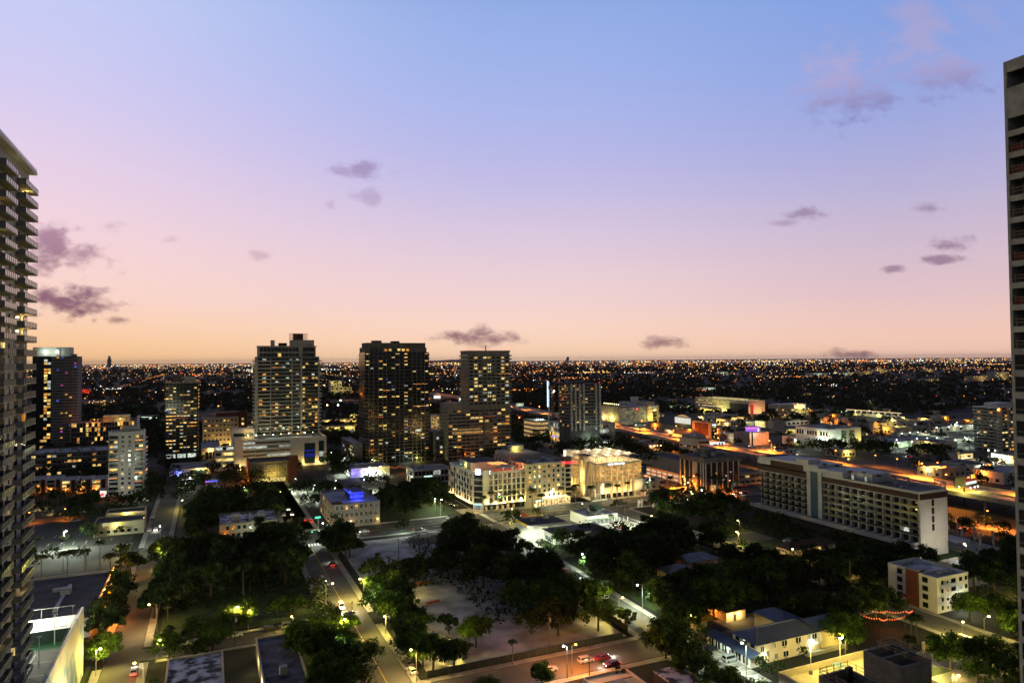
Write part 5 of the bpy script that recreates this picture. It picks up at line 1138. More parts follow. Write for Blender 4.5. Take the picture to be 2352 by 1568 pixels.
# white four storey block with red stair
o = B('white_walkup', 'white four storey walk up block in two wings joined by a rust red stair wall', 'apartment block', Z(11, 1040, 1045), Z(11, 655, 0)[0], Z(11, 1275, 0)[0], Z(11, 0, 790)[1], 'L')
w, d, h = o.w, o.d, o.h; fh = h / 4
part(o, 'wall', white, (0, w, 0, d * .34, 0, h), (1.2, w, d * .62, d, 0, h), (3.5, w, d * .34, d * .62, 0, h - .2)); part(o, 'roof', roofm, (.4, w - .4, .4, d * .34, h + .01, h + .05), (1.6, w - .4, d * .62, d - .4, h + .01, h + .05)); part(o, 'parapet', white, (-.1, w + .1, -.1, .3, h, h + .6), (-.1, .3, .3, d * .34, h, h + .6), (w - .3, w + .1, .3, d, h, h + .6), (1.1, 1.5, d * .62, d, h, h + .6), (1.5, w - .3, d - .3, d + .1, h, h + .6), (.3, w * .6, d * .31, d * .34, h, h + .6))
part(o, 'stair_wall', brickred, (-.3, 3.5, d * .36, d * .585, 0, h + .9)); part(o, 'stair_roof', roofm, (-.2, 8, d * .36, d * .585, h + .9, h + 1.2)); part(o, 'stair_balcony', brickred, (-1.6, 0, d * .5, d * .66, h * .22, h * .28))
for (x, ww) in ((.16, 1.0), (.33, .7), (.52, 2.3), (.75, 1.4), (.93, 1.2)):
 for k in range(4): f_ = link('window', pane('F', ww, 1.3 if ww > .8 else .9, LIT[1] if (x == .33 and k == 2) else (LIT[2] if (x == .75 and k == 2) else glass)), o.root, (w * x, -.02, .9 + k * fh));
 if ww > 1.2:
  for k in range(4): link('sill', pane('F', ww + .2, .12, white, .3), o.root, (w * x, -.05, .75 + k * fh))
for (s, x) in ((d * .22, 0), (d * .76, 1.2)):
 for k in range(4): link('window', pane('L', 1.9, 1.7, glass), o.root, (x - .02, s, .8 + k * fh))
part(o, 'door', brown, (w * .66, w * .66 + 1.0, -.06, 0, .1, 2.3)); walllight(o, 'F', w * .70, 3.0, CW, 420, wcool, .6); lamp(o.root, (w * .4, -6, 3.5), (1, .86, .5), 260)
for i in range(5): part(o, 'roof_unit', hvac, (w * .3 + (i % 3) * 3.2, w * .3 + (i % 3) * 3.2 + 1.3, d * (.12 if i < 3 else .8), d * (.12 if i < 3 else .8) + 1.3, h + .06, h + 1.1))
o = B('white_annexe', 'lower pale flat roofed block with slit windows behind the white walk up block', 'apartment block', Z(11, 1210, 745), Z(11, 1050, 0)[0], Z(11, 1395, 0)[0], Z(11, 0, 690)[1], 'L')
shell(o, white, roofm, .7); wins(o, 'F', .6, o.w - .6, 6, o.h * .25, 3, 1, .9, o.h * .55, 0, seed=109); lamp(o.root, (o.w * .5, -4, 2.5), CYEL, 340); roofkit(o, 2, 111)
# blue roofed L-shaped block in the foreground
o = BA('blue_roof_block', 'cream two storey L shaped block with corrugated blue metal roof and white wall lamps', 'apartment block', 139.5, 163.5, 147.8, 157.3, 5.6)
w, d, h = o.w, o.d, o.h
def corr(x0, x1, y0, y1, z): pass
q = MB(); t = .3; q.box(0, w, 0, t, 0, h).box(0, w, d - t, d, 0, h).box(0, t, t, d - t, 0, h).box(w - t, w, t, d - t, 0, h); q.build('wall', cream, o.root)
roofr = mat('blue_ribbed_roof', (.05, .072, .15), .45, var=.1)
t_ = roofr.node_tree; wv = t_.nodes.new('ShaderNodeTexWave'); wv.bands_direction = 'X'; wv.inputs['Scale'].default_value = 1.1; tcx = t_.nodes.new('ShaderNodeTexCoord'); bp = t_.nodes.new('ShaderNodeBump'); bp.inputs['Strength'].default_value = 1.0; bp.inputs['Distance'].default_value = .12
t_.links.new(tcx.outputs['Object'], wv.inputs[0]); t_.links.new(wv.outputs[0], bp.inputs['Height']); t_.links.new(bp.outputs[0], t_.nodes['Principled BSDF'].inputs['Normal'])
hip(o, h, .7, 2.3, roofr)
q = MB()
for i in range(26):
 x = -.4 + i * (w + .8) / 25; q.tube([(x, -.72, h + .03), (min(max(x, d / 2), w - d / 2) * .15 + x * .85, d / 2 - .1, h + 2.3)], [.05, .05], 3)
q.tube([(-.7, -.7, h + .05), (d / 2, d / 2, h + 2.35)], [.1, .1], 4).tube([(d / 2, d / 2, h + 2.35), (w - d / 2, d / 2, h + 2.35)], [.1, .1], 4); q.build('roof_seams', hvac, o.root)
part(o, 'gable_wing', cream, (w - .2, w + 8, -.6, 7.8, 0, h + .3)); n = MB(); n.v = [(w - .8, -1.0, h + .3), (w + 8.6, -1.0, h + .3), (w + 8.6, 8, h + .3), (w - .8, 8, h + .3), (w - 4, 3.6, h + 2.6), (w + 8.6, 3.6, h + 2.6)]; n.f = [(0, 1, 5, 4), (1, 2, 5), (2, 3, 4, 5), (3, 0, 4)]; n.build('gable_roof', roofr, o.root)
hip(o, h - .2, .5, 2.0, roofr, w - 6, w + 3, 8, 20, 'rear_roof'); part(o, 'rear_wing', cream, (w - 6, w + 3, d + .01, 20, 0, h - .25))
part(o, 'lower_wing', white, (-3.2, -.01, -.8, 17, 0, 3.0)); n = MB(); n.v = [(-3.9, -1.5, 3.0), (-.02, -1.5, 3.9), (-.02, 17.4, 3.9), (-3.9, 17.4, 3.0)]; n.f = [(0, 1, 2, 3)]; n.build('lower_roof', roofr, o.root); hip(o, 3.0, .5, 2.0, rooft, -3.2, 5, 17.1, 25, 'tile_roof')
for i in range(6): link('window', pane('L', 1.8, 2.0, glass), o.root, (-3.22, 1.0 + i * 2.8, .6)); link('mullion', pane('L', .12, 2.0, white, .3), o.root, (-3.25, 1.0 + i * 2.8, .6))
for (x, z, ww, lt_) in ((.06, 3.6, 1.1, 0), (.06, .9, 1.1, 0), (.24, 3.9, 1.0, 1), (.40, 3.9, 1.9, 0), (.42, .9, 1.9, 0), (.62, 3.9, 1.9, 0), (.62, .9, 1.6, 1), (.80, 3.9, .8, 0), (.88, 3.9, 1.9, 0), (.27, .9, .9, 0)):
 f_ = link('window', pane('F', ww, 1.5, LIT[5] if lt_ else glass), o.root, (w * x + .5, -.04, z - .3)); q = MB(); q.box(-ww / 2 - .12, ww / 2 + .12, -.12, .1, -.14, 0).box(-ww / 2 - .12, ww / 2 + .12, -.12, .1, 1.5, 1.62).box(-.05, .05, -.12, .1, 0, 1.5).box(-ww / 2 - .12, -ww / 2, -.12, .1, 0, 1.5).box(ww / 2, ww / 2 + .12, -.12, .1, 0, 1.5); q.build('frame', white, f_)
 if ww > 1.5: part(o, 'air_conditioner', hvac, (w * x + .1, w * x + .9, -.35, 0, z - .75, z - .3))
for s in range(3): link('window', pane('L', 1.5, 1.2, glass), o.root, (-.04, 1.6 + s * 3, 4.2))
part(o, 'lit_door', LIT[5], (w * .145, w * .185, -.1, -.02, 1.2, 3.2)); walllight(o, 'F', w * .11, 2.6, CW, 90, wcool, .6); walllight(o, 'F', w * .86, 3.4, CW, 90, wcool, .6); walllight(o, 'L', 8, 2.4, (.8, 1, .8), 40, wcool, 3.4)
part(o, 'door_awning', white, (w * .88, w * .94, -1.3, 0, 2.7, 2.85)); part(o, 'ramp', pave, (w * .7, w + 8, -2.2, -.9, 0, .9)); lamp(o.root, (w * .5, -8, 4), (1, .84, .45), 330); lamp(o.root, (-5, 10, 2.6), CW, 60); lamp(o.root, (w + 5, -5, 3), CYEL, 160)
# yellow lit deck bottom right
o = BA('parking_deck', 'yellow lit upper parking deck with white bays at the bottom right behind the concrete cores', 'parking deck', 131.5, 163.5, 98, 132, 4.5)
part(o, 'wall', cream, (0, 32, 0, .4, 0, 5.6), (0, .4, .4, 34, 0, 6.2), (31.6, 32, .4, 34, 0, 5.6), (.4, 31.6, 33.6, 34, 0, 6.2)); part(o, 'deck', cream, (.4, 31.6, .4, 33.6, 4.1, 4.5)); part(o, 'bay_lines', paintw, *[(6 + i * 2.7, 6.15 + i * 2.7, 17, 23, 4.5, 4.512) for i in range(9)])
for i, (x, y) in enumerate(((9.3, 32.4), (20, 32.6))):
 t = thing('deck_lamp_post', ['left lit lamp post on the edge of the yellow parking deck', 'right lit lamp post on the edge of the yellow parking deck'][i], 'lamp post', 131.5 + x, 98 + y, 4.5); MB().tube([(0, 0, 0), (0, 0, .9)], [.5, .5], 8).build('base', pave, t); MB().tube([(0, 0, .9), (0, 0, 7)], [.12, .1], 6).build('pole', paintw, t); MB().box(-.2, .9, -.2, .2, 7, 7.2).build('lamp_head', wcool, t); lamp(t, (.4, -.8, 6.6), CYEL, 700)
lamp(o.root, (12, 24, 12), CYEL, 1200); lamp(o.root, (26, 27, 12), CYEL, 1200)
t = thing('parasol', 'pale blue parasol over a table on the yellow parking deck', 'parasol', 147.5, 127.5, 4.5); MB().tube([(0, 0, 0), (0, 0, 2.4)], [.06, .06], 5).build('pole', railm, t); n = MB(); n.v = [(1.7 * math.cos(i * math.pi / 4), 1.7 * math.sin(i * math.pi / 4), 2.2) for i in range(8)] + [(0, 0, 2.9)]; n.f = [(i, (i + 1) % 8, 8) for i in range(8)]; n.build('canopy', mat('pale_blue_cloth', (.25, .40, .45), .8), t); MB().box(-.6, .6, -.6, .6, .7, .78).box(-.05, .05, -.05, .05, 0, .7).build('table', paintw, t)
# tent hall
o = BA('tent_hall', 'white gabled tent hall with dark flat annexe beside the yellow parking deck', 'tent', 164.5, 178.5, 119, 131, 4.6)
part(o, 'annexe', cream, (3, 17, 12.5, 19, -4.6, 2.4)); part(o, 'annexe_roof', roofd, (2.7, 17.3, 12.2, 19.3, 2.4, 2.7)); part(o, 'base', cream, (-.5, 14.5, -.5, 12, -4.6, 0)); part(o, 'wall', paintw, (0, 14, 0, .2, 0, 3.0), (0, .2, .2, 11, 0, 3.0), (13.8, 14, .2, 11, 0, 3.0))
n = MB(); n.v = [(-.4, -.6, 3.0), (7, -.6, 5.8), (14.4, -.6, 3.0), (-.4, 11.5, 3.0), (7, 11.5, 5.8), (14.4, 11.5, 3.0)]; n.f = [(0, 1, 4, 3), (1, 2, 5, 4)]; n.build('tent_roof', membrane, o.root); n = MB(); n.v = [(-.2, -.3, 3.0), (14.2, -.3, 3.0), (7, -.3, 5.7)]; n.f = [(0, 1, 2)]; n.build('gable_panel', mat('green_gable', (.12, .15, .12), .7), o.root); lamp(o.root, (16.5, 2, 1.5), CWARM, 500); lamp(o.root, (7, -4, 4), CYEL, 400); lamp(o.root, (-3, 14, 5), CYEL, 300)
wl = BA('garden_wall', 'cream boundary wall running along the lit car park at the bottom right', 'wall', 206, 206.4, 88, 135, 2.0); part(wl, 'wall', cream, (0, .4, 0, 47, 0, 2.0)); part(wl, 'coping', white, (-.1, .5, 0, 47, 2.0, 2.15)); FOOT.pop()
wl = BA('garden_wall', 'short cream wall across the end of the lit car park', 'wall', 190, 206, 135, 135.4, 2.0); part(wl, 'wall', cream, (0, 15.9, 0, .4, 0, 2.0)); part(wl, 'coping', white, (0, 15.9, -.1, .5, 2.0, 2.15)); FOOT.pop()
# bare concrete cores in the bottom right corner
o = BA('concrete_core', 'bare concrete lift core with railed flat top at the bottom right', 'building core', 112.8, 120.6, 84.1, 92, 30)
w, d, h = o.w, o.d, o.h; q = MB().box(0, w, 0, .4, 0, h).box(0, w, d - .4, d, 0, h).box(0, .4, .4, d - .4, 0, h).box(w - .4, w, .4, d - .4, 0, h).box(.4, w - .4, d * .5, d * .5 + .4, h - 4, h); q.build('wall', dconc, o.root); part(o, 'roof', roofd, (.4, w - .4, .4, d - .4, h - 1.6, h - 1.2)); part(o, 'vent_slit', cooli, *[(-.05, .02, 2.0, 2.4, h - 14 + i * .8, h - 13.5 + i * .8) for i in range(8)])
def rails(o, x0, x1, y0, y1, z, name='guard_rail', m=None):
 q = MB()
 for zz in (.55, 1.1): q.box(x0, x1, y0, y0 + .08, z + zz, z + zz + .08).box(x0, x1, y1 - .08, y1, z + zz, z + zz + .08).box(x0, x0 + .08, y0, y1, z + zz, z + zz + .08).box(x1 - .08, x1, y0, y1, z + zz, z + zz + .08)
 for i in range(5):
  x = x0 + i * (x1 - x0 - .1) / 4; y = y0 + i * (y1 - y0 - .1) / 4
  q.box(x, x + .1, y0, y0 + .1, z, z + 1.4).box(x, x + .1, y1 - .1, y1, z, z + 1.4).box(x0, x0 + .1, y, y + .1, z, z + 1.4).box(x1 - .1, x1, y, y + .1, z, z + 1.4)
 return q.build(name, m or MATS['guard_rail_timber'], o.root)
rails(o, w * .45, w - .1, .1, d - .1, h)
o = BA('concrete_core', 'second lower bare concrete core with timber guard rails at the bottom edge', 'building core', 98.8, 106, 82.5, 89.8, 29)
w, d, h = o.w, o.d, o.h; q = MB().box(0, w, 0, .4, 0, h).box(0, w, d - .4, d, 0, h).box(0, .4, .4, d - .4, 0, h).box(w - .4, w, .4, d - .4, 0, h); q.build('wall', dconc, o.root); part(o, 'roof', roofd, (.4, w - .4, .4, d - .4, h - 1.4, h - 1.0)); rails(o, .1, w - .1, .1, d - .1, h);
q = MB()
for i in range(5): q.box(w * .55 + i * .25, w * .55 + i * .25 + .07, d * .6, d * .7, h - 1, h + 1.6)
q.build('rebar', railm, o.root)

# ================================================================= left foreground: court deck with mural wall
o = BA('sports_deck', 'raised sports deck with floodlit white terrace and mural painted street wall at lower left', 'sports deck', -75, -30.9, 144, 221, 14.0)
FOOT[-1] = (-75, -28, 140, 222)
w, d, h = o.w, o.d, o.h
mur = mat('mural_paint', (.62, .52, .28), .7, var=.2, scale=.11, detail=2, var2=(.52, .56, .55))
t_ = mur.node_tree; r_ = [n for n in t_.nodes if n.type == 'VALTORGB'][0]; e_ = r_.color_ramp.elements.new(.42); e_.color = (.16, .30, .42, 1); e_ = r_.color_ramp.elements.new(.52); e_.color = (.62, .60, .52, 1); r_.color_ramp.elements[0].position = .2
part(o, 'structure', conc, (0, w - .5, 0, d - .4, 0, h - .3)); part(o, 'mural_wall', mur, (w - .5, w, 20, d, 0, 18.3)); part(o, 'rear_wall', cream, (0, w - .5, d - .4, d, 0, 16.2))
part(o, 'court', asph, (0, w - .5, 34, 60, h - .3, h)); part(o, 'green_border', mat('court_green', (.04, .13, .06), .9), (0, w - .5, 60.01, 65, h - .3, h + .005)); part(o, 'screen_wall', greenf, (0, w - .6, 65.01, 65.3, h - .3, 17)); part(o, 'terrace', white, (0, w - .5, 65.31, d - .41, h - .3, 16.6)); part(o, 'planter_base', soil, (0, w - .5, 10, 33.9, h - .3, h))
part(o, 'court_lines', paintw, *[(8 + i * 4.1, 8.12 + i * 4.1, 34, 58, h, h + .012) for i in range(8)], (2, w - 2, 52, 52.12, h + .013, h + .02), (2, w - 2, 44, 44.12, h + .013, h + .02)); part(o, 'net', railm, (4, w - 9, 45, 45.06, h, h + 1.0), (4, w - 9, 38, 38.06, h, h + 1.0))
q = MB()
for i in range(24): q.box(w - .75, w - .68, 22 + i * 2.2, 22.07 + i * 2.2, h, 18.6)
q.box(w - .74, w - .7, 22, 75, 18.5, 18.6).box(w - .74, w - .7, 22, 75, 16.2, 16.3)
for i in range(12): q.box(2 + i * 3.6, 2.08 + i * 3.6, d - .3, d - .22, 16.2, 19.2)
q.box(2, w - 2, d - .28, d - .24, 19.1, 19.2).box(2, w - 2, 65.4, 65.46, 17.5, 17.6); q.build('chain_fence', hvac, o.root)
for i, (x, y, z, hh_, c) in enumerate(((w - 31.5, 70, 16.6, 6.5, 1), (w - 15.5, 74, 16.6, 6.5, 1), (w - 19, 64, 14, 7, 0), (w - 4.3, 63, 14, 7.5, 0), (w - 5, 49, 14, 7.0, 0))):
 t = thing('lamp_post', ['bright white lamp post beside the balcony tower on the white terrace', 'bright white lamp post in the middle of the white terrace', 'thin unlit lamp post against the green screen wall of the court', 'thin lamp post with small panel at the mural wall end of the court', 'pale lamp post standing along the mural wall beside the court'][i], 'lamp post', -75 + x, 144 + y, z)
 MB().tube([(0, 0, 0), (0, 0, hh_)], [.14, .1], 6).build('pole', paintw, t); MB().box(-.5, .5, -.25, .25, hh_, hh_ + .2).build('lamp_head', wcool if c else hvac, t)
 if c: lamp(t, (0, -.9, hh_ - .3), (1, .96, .76), 8000)
lamp(o.root, (w + 1.5, 38, 5.4), (1, .82, .34), 9000, .3); lamp(o.root, (w + 1.5, 46, 4.6), (1, .80, .30), 5000, .3)
for y in (30, 37): MB().box(w, w + .5, y - .3, y + .3, 3.6, 4.0).build('wall_lamp', wwarm, o.root)
lamp(o.root, (w - 20, 56, 21), CW, 2500)
# flat dark roof behind the deck
o = BA('warehouse', 'wide low building with dark flat roof and orange bulb string along its street edge', 'warehouse', -98, -33.2, 250, 303.5, 6)
shell(o, tan, roofd, .7); roofkit(o, 6, 120); part(o, 'gable_parapet', cream, (3, 26, o.d - .6, o.d - .37, o.h, o.h + 1.4), (8, 18, o.d - .6, o.d - .37, o.h + 1.4, o.h + 2.6)); part(o, 'duct', hvac, (o.w - 12, o.w - 11, 12, 40, o.h - .6, o.h + .2), (o.w - 13, o.w - 10, 30, 33, o.h - .6, o.h + 1.4))
q = MB()
for i in range(26): q.ball((o.w + .4, 6 + i * 1.9, o.h + .5 + .25 * math.sin(i * 1.3)), .2)
q.build('string_lights', stringm, o.root)
for (y, wt) in ((8, 1500), (26, 700), (50, 1300)): lamp(o.root, (o.w + 2.2, y, o.h - .4), CSOD, wt * 3); MB().ball((o.w + .6, y, o.h + .7), .4).build('bulb_lamp', worange, o.root)
lamp(o.root, (o.w - 34, o.d + 4, 4.5), CSOD, 2600); lamp(o.root, (o.w - 42, o.d + 4.5, 4.5), CSOD, 2200)
# yellow lit low building
o = B('low_office', 'low cream building with dark roof and yellow wall lights beyond the palms at left', 'office', Z(7, 1085, 432), Z(7, 705, 0)[0], None, Z(7, 0, 335)[1], 'R', d=16)
shell(o, mat('dull_cream', (.36, .32, .21), .9), roofd, .7); wins(o, 'F', 2, o.w - 2, 6, 1.2, 3, 1, 1.6, 1.6, .3, (5,), seed=121, frame=white); walllight(o, 'F', o.w * .45, o.h - .9, CYEL, 240, wwarm, .5)
o2 = BA('low_office', 'second low cream block standing just behind the yellow lit low building', 'office', o.a + 3, o.a + o.w - 1, o.b + 17.5, o.b + 30, o.h + 1.2); shell(o2, cream, roofd, .7); walllight(o2, 'F', o2.w * .55, o2.h - .8, CYEL, 380, wwarm, .5); o = o2
o = B('white_shop', 'small white floodlit shop with red panel beside the bright white lamp at left', 'shop', Z(7, 1125, 190), Z(7, 1000, 0)[0], None, Z(7, 0, 145)[1], 'R', d=18); shell(o, white, roofm, .6); part(o, 'red_panel', brickred, (-22, -.01, 2, 2.4, 0, 4)); part(o, 'sign_panel', emis('cream_sign', (1, .85, .6), .8), (o.w * .05, o.w * .25, -.2, 0, 1, 3)); lamp(o.root, (-3, -6, 6), CW, 1500)
o = B('red_lit_shop', 'white shop front with small red lit emblem at the foot of the townhouses', 'shop', Z(2, 790, 1545), Z(2, 690, 0)[0], None, Z(2, 0, 1475)[1], 'R', d=10); shell(o, white, roofm, .5); MB().ball((o.w * .55, -.3, o.h * .6), .7).box(o.w * .45, o.w * .68, -.35, -.1, o.h * .35, o.h * .5).build('emblem', emis('red_sign', (1, .06, .08), 2.0), o.root); lamp(o.root, (o.w * .5, -4, 4), (1, .75, .7), 420)
o = B('filling_kiosk', 'small white kiosk with coloured sign strips and bright lamp left of the orange ended store', 'shop', Z(2, 1630, 1440), Z(2, 1480, 0)[0], None, Z(2, 0, 1385)[1], 'R', d=12); shell(o, white, roofm, .5); wins(o, 'F', .5, o.w - .5, 3, .5, 3, 1, 3, 2.2, .0, seed=125); lamp(o.root, (o.w * .7, -5, 6), CW, 1300); MB().ball((o.w * .75, -2, 6.6), .5).build('floodlight', wcool, o.root)
o = B('petrol_canopy', 'small canopy edged with blue and red light strips near the trees at left', 'canopy', Z(2, 1860, 1445), Z(2, 1740, 0)[0], None, Z(2, 0, 1375)[1], 'R', d=9); part(o, 'canopy', white, (0, o.w, 0, o.d, o.h - 1, o.h)); part(o, 'light_strip', wblue, (0, o.w, -.15, 0, o.h - .5, o.h - .2)); part(o, 'red_strip', emis('red_sign', (1, .06, .08), 2.0), (0, o.w * .3, -.15, 0, o.h - .9, o.h - .6)); part(o, 'column', white, (.5, 1, 1, 1.5, 0, o.h - 1), (o.w - 1, o.w - .5, 1, 1.5, 0, o.h - 1)); lamp(o.root, (o.w * .5, 3, o.h - 1.6), (.6, .75, 1), 500)
# building with blue lit roof pavilion at the junction
o = B('corner_house', 'pale three storey house with blue glowing arched roof pavilion at the road junction', 'apartment block', Z(8, 1000, 400), Z(8, 905, 0)[0], Z(8, 1358, 0)[0], Z(8, 0, 225)[1], 'L')
w, d, h = o.w, o.d, o.h; pinkw = mat('pinkish_stucco', (.21, .18, .165), .85, var=.1); shell(o, pinkw, roofm, .8); fh = h / 3
wins(o, 'F', 1, w - 1, 9, 1.1, fh, 3, 1.2, 1.9, .08, (0, 1), seed=131, frame=offw, mull=True); wins(o, 'L', 1, d - 1, 5, 1.1, fh, 3, 1.2, 1.9, .1, (0,), seed=132); hip(o, h + .1, .3, 1.2, rooft, 0, w * .22, 0, 5, 'tile_roof')
part(o, 'pavilion', mat('blue_stucco', (.05, .06, .3), .8), (w * .45, w * .76, d * .30, d * .62, h - .8, h + 3.0)); blu = emis('blue_glow', (.05, .07, 1.0), 2.2)
q = MB()
for i in range(6):
 x = w * .47 + i * w * .05; q.box(x, x + w * .028, d * .30 - .1, d * .30, h + .0, h + 1.6).tube([(x + w * .014, d * .30 - .06, h + 1.6), (x + w * .014, d * .30 - .05, h + 1.62)], [w * .014, w * .014], 8)
q.build('arched_window', blu, o.root); part(o, 'neon_edge', blu, (w * .45, w * .76, d * .30 - .15, d * .30, h + 2.7, h + 3.0), (w * .44, w * .48, d * .3 - .2, d * .3, h + 3, h + 4.2), (w * .45 - .1, w * .45, d * .3, d * .62, h + 2.7, h + 3.0)); lamp(o.root, (w * .6, d * .3 - 2.5, h + 1.4), (.1, .13, 1), 420)
for x in (.08, .38, .95): walllight(o, 'F', w * x, 2.6, CWARM, 80, wwarm, .5)
# white stepped roofs hidden in trees left of the junction
o = B('flat_house', 'flat white roofed building mostly hidden in dark trees left of the junction', 'apartment block', Z(8, 585, 500), Z(8, 150, 0)[0], None, Z(8, 0, 330)[1], 'R', d=24); shell(o, mat('dark_tan', (.19, .16, .12), .9), rooff, .7); part(o, 'chimney', tan, (o.w * .2, o.w * .35, 4, 8, o.h - .7, o.h + 3), (o.w * .5, o.w * .54, 4, 6, o.h - .7, o.h + 3)); part(o, 'side_block', tan, (o.w * .68, o.w * .8, 6, 14, o.h - .7, o.h + 2)); wins(o, 'F', 2, o.w - 1, 9, 1, 3.4, 3, 1.3, 1.6, .06, (1,), seed=135); walllight(o, 'F', 2, 6, CSOD, 160, worange, .5)  # wall tan in a darker even tone
# shops north of the main street
o = B('blue_lit_shop', 'low shop with blue violet lit walls beside the gravel car park', 'shop', Z(3, 1215, 1475), Z(3, 1188, 0)[0], Z(3, 1590, 0)[0], Z(3, 0, 1385)[1], 'L', d=24); shell(o, offw, roofm, .7);
for x in (1, o.w * .28, o.w * .5): lamp(o.root, (x, -1.4, 3.6), (.14, .12, 1), 420); MB().ball((x, -.4, 3.8), .28).build('blue_lamp', wblue, o.root)
for x in (.45, .72): lamp(o.root, (o.w * x, -5, 7), CYEL, 1000); t = thing('lamp_post', ['left white lamp on the gravel car park behind the trees', 'right white lamp on the gravel car park behind the trees'][x > .5], 'lamp post', o.a + o.w * x, o.b - 4, 0); MB().tube([(0, 0, 0), (0, 0, 7.2)], [.12, .1], 6).build('pole', polem, t); MB().ball((0, 0, 7.4), .5).build('lamp_head', wcool, t)
q = MB()
bl_ = MB().ball((0, 0, 0), .2).mesh('bulb', stringr)
s_ = thing('festoon', 'orange festoon of bulbs over the yard beside the blue lit shop', 'string lights', o.a, o.b, 0); [link('bulb', bl_, s_, (o.w + 1 + i * .9, 6, 4.5 + .5 * math.sin(i * .9))) for i in range(26)]; MB().tube([(o.w + 1, 6, 0), (o.w + 1, 6, 5)], [.08, .08], 5).tube([(o.w + 24, 6, 0), (o.w + 24, 6, 5)], [.08, .08], 5).build('post', railm, s_); lamp(s_, (o.w + 12, 4, 4), CSOD, 500)
for i in range(5):
 bx = thing('barrel_light', ['blue light on a short post, first in the row by the blue lit shop', 'blue light on a short post, second in the row by the blue lit shop', 'blue light on a short post, middle of the row by the blue lit shop', 'blue light on a short post, fourth in the row by the blue lit shop', 'blue light on a short post, last in the row by the blue lit shop'][i], 'post light', o.a - 3 + i * 4.2, o.b + 25, 0, group='row of blue post lights'); MB().tube([(0, 0, 0), (0, 0, 6.4)], [.09, .09], 5).build('post', railm, bx); MB().ball((0, 0, 6.7), .35).build('lamp_head', wblue, bx)
# filling station and drive-in restaurant
o = BA('filling_station', 'petrol station with broad black flat canopy and white lit forecourt', 'filling station', 141, 161.5, 290, 313.3, 5.6)
w, d, h = o.w, o.d, o.h; part(o, 'canopy', roofd, (0, w, 8, d, h - 1, h)); part(o, 'canopy_fascia', painty, (-.15, 0, 8, d, h - 1, h + .1), ); part(o, 'canopy_edge', offw, (0, w, d, d + .2, h - .9, h + .1), (0, w, 7.8, 8, h - .9, h + .1)); part(o, 'canopy_light', emis('canopy_panel', (.9, 1, .8), 5), *[(2 + i * 5, 3.4 + i * 5, 10 + j * 5, 11 + j * 5, h - 1.06, h - 1.0) for i in range(4) for j in range(2)])
part(o, 'column', offw, *[(4 + i * 8, 4.5 + i * 8, 13.5, 14, 0, h - 1) for i in range(2)]); part(o, 'shop', white, (5, w + 12, -9, 3, 0, 4.6)); part(o, 'shop_roof', roofd, (4.6, w + 12.4, -9.4, 3.4, 4.6, 5.0)); part(o, 'pump', paintw, *[(6 + i * 7, 6.8 + i * 7, 11, 12, 0, 1.7) for i in range(2)]); part(o, 'shop_front', cooli, (7, w + 10, 3.0, 3.1, .4, 2.9), (-.1 + 5, 5, -7, 1, .5, 2.6))
for i in range(2):
 for j in range(2): lamp(o.root, (5 + i * 10, 11 + j * 6, h - 1.7), (.9, 1, .75), 1300)
lamp(o.root, (-3, 6, 4), (.9, 1, .7), 800); lamp(o.root, (2, -11, 4), (.85, 1, .6), 380); lamp(o.root, (14, -11.5, 4.5), CW, 420); lamp(o.root, (w + 6, 8, 5), (.9, 1, .75), 900)
roofkit(o, 3, 141, z=h)
o = BA('drive_in', 'white drive in restaurant with machine filled roof and brightly lit forecourt', 'restaurant', 176, 194.5, 304, 321, 5.2)
w, d, h = o.w, o.d, o.h; shell(o, white, white, .9); roofkit(o, 12, 143, z=h - .9, big=.8, inset=1); part(o, 'awning', mat('pale_green_awning', (.30, .36, .28), .7), (.5, w + .5, -1.8, -.13, 3.4, 3.7)); part(o, 'window_band', cooli, (3, w - 2, -.08, 0, .9, 3.1), (w, w + .08, 2, d - 2, .9, 3.1)); part(o, 'tower_roof', mat('green_cap', (.02, .06, .035), .8), (w * .62, w * .85, d * .62, d, h - .9, h + 2.2)); part(o, 'mullion', white, *[(3 + i * 2.4, 3.3 + i * 2.4, -.16, -.08, .9, 3.1) for i in range(10)])
for (x, y) in ((4, -7), (14, -7), (24, -7), (33, -4), (33, -14), (22, -16)): lamp(o.root, (x, y, 5.5), (.9, 1, .74), 900)
# arches sign
a_, b_ = ZAB(5, 462, 1478); t = thing('arches_sign', 'yellow lit double arch sign over red board on a pole by the main street', 'sign', a_, b_); q = MB(); ye = emis('yellow_arches', (1, .62, .03), 2.2)
for cx_ in (-.95, .95): q.tube([(cx_ + 1.0 * math.cos(a0), 0, 5.2 + 4.2 * math.sin(a0)) for a0 in [math.pi * i / 10 for i in range(11)]], [.28] * 11, 6)
q.build('arches', ye, t); MB().box(-2, 2, -.2, .2, 3.4, 5.0).build('board', emis('red_board', (.8, .03, .02), 1.2), t); MB().box(-1.9, 1.9, -.26, -.2, 3.0, 3.4).build('strip', ye, t); MB().box(-.25, .25, -.15, .15, 0, 3.0).build('pole', polem, t)
text(t, "McDonald's", (0, -.24, 3.9), .72, ye)
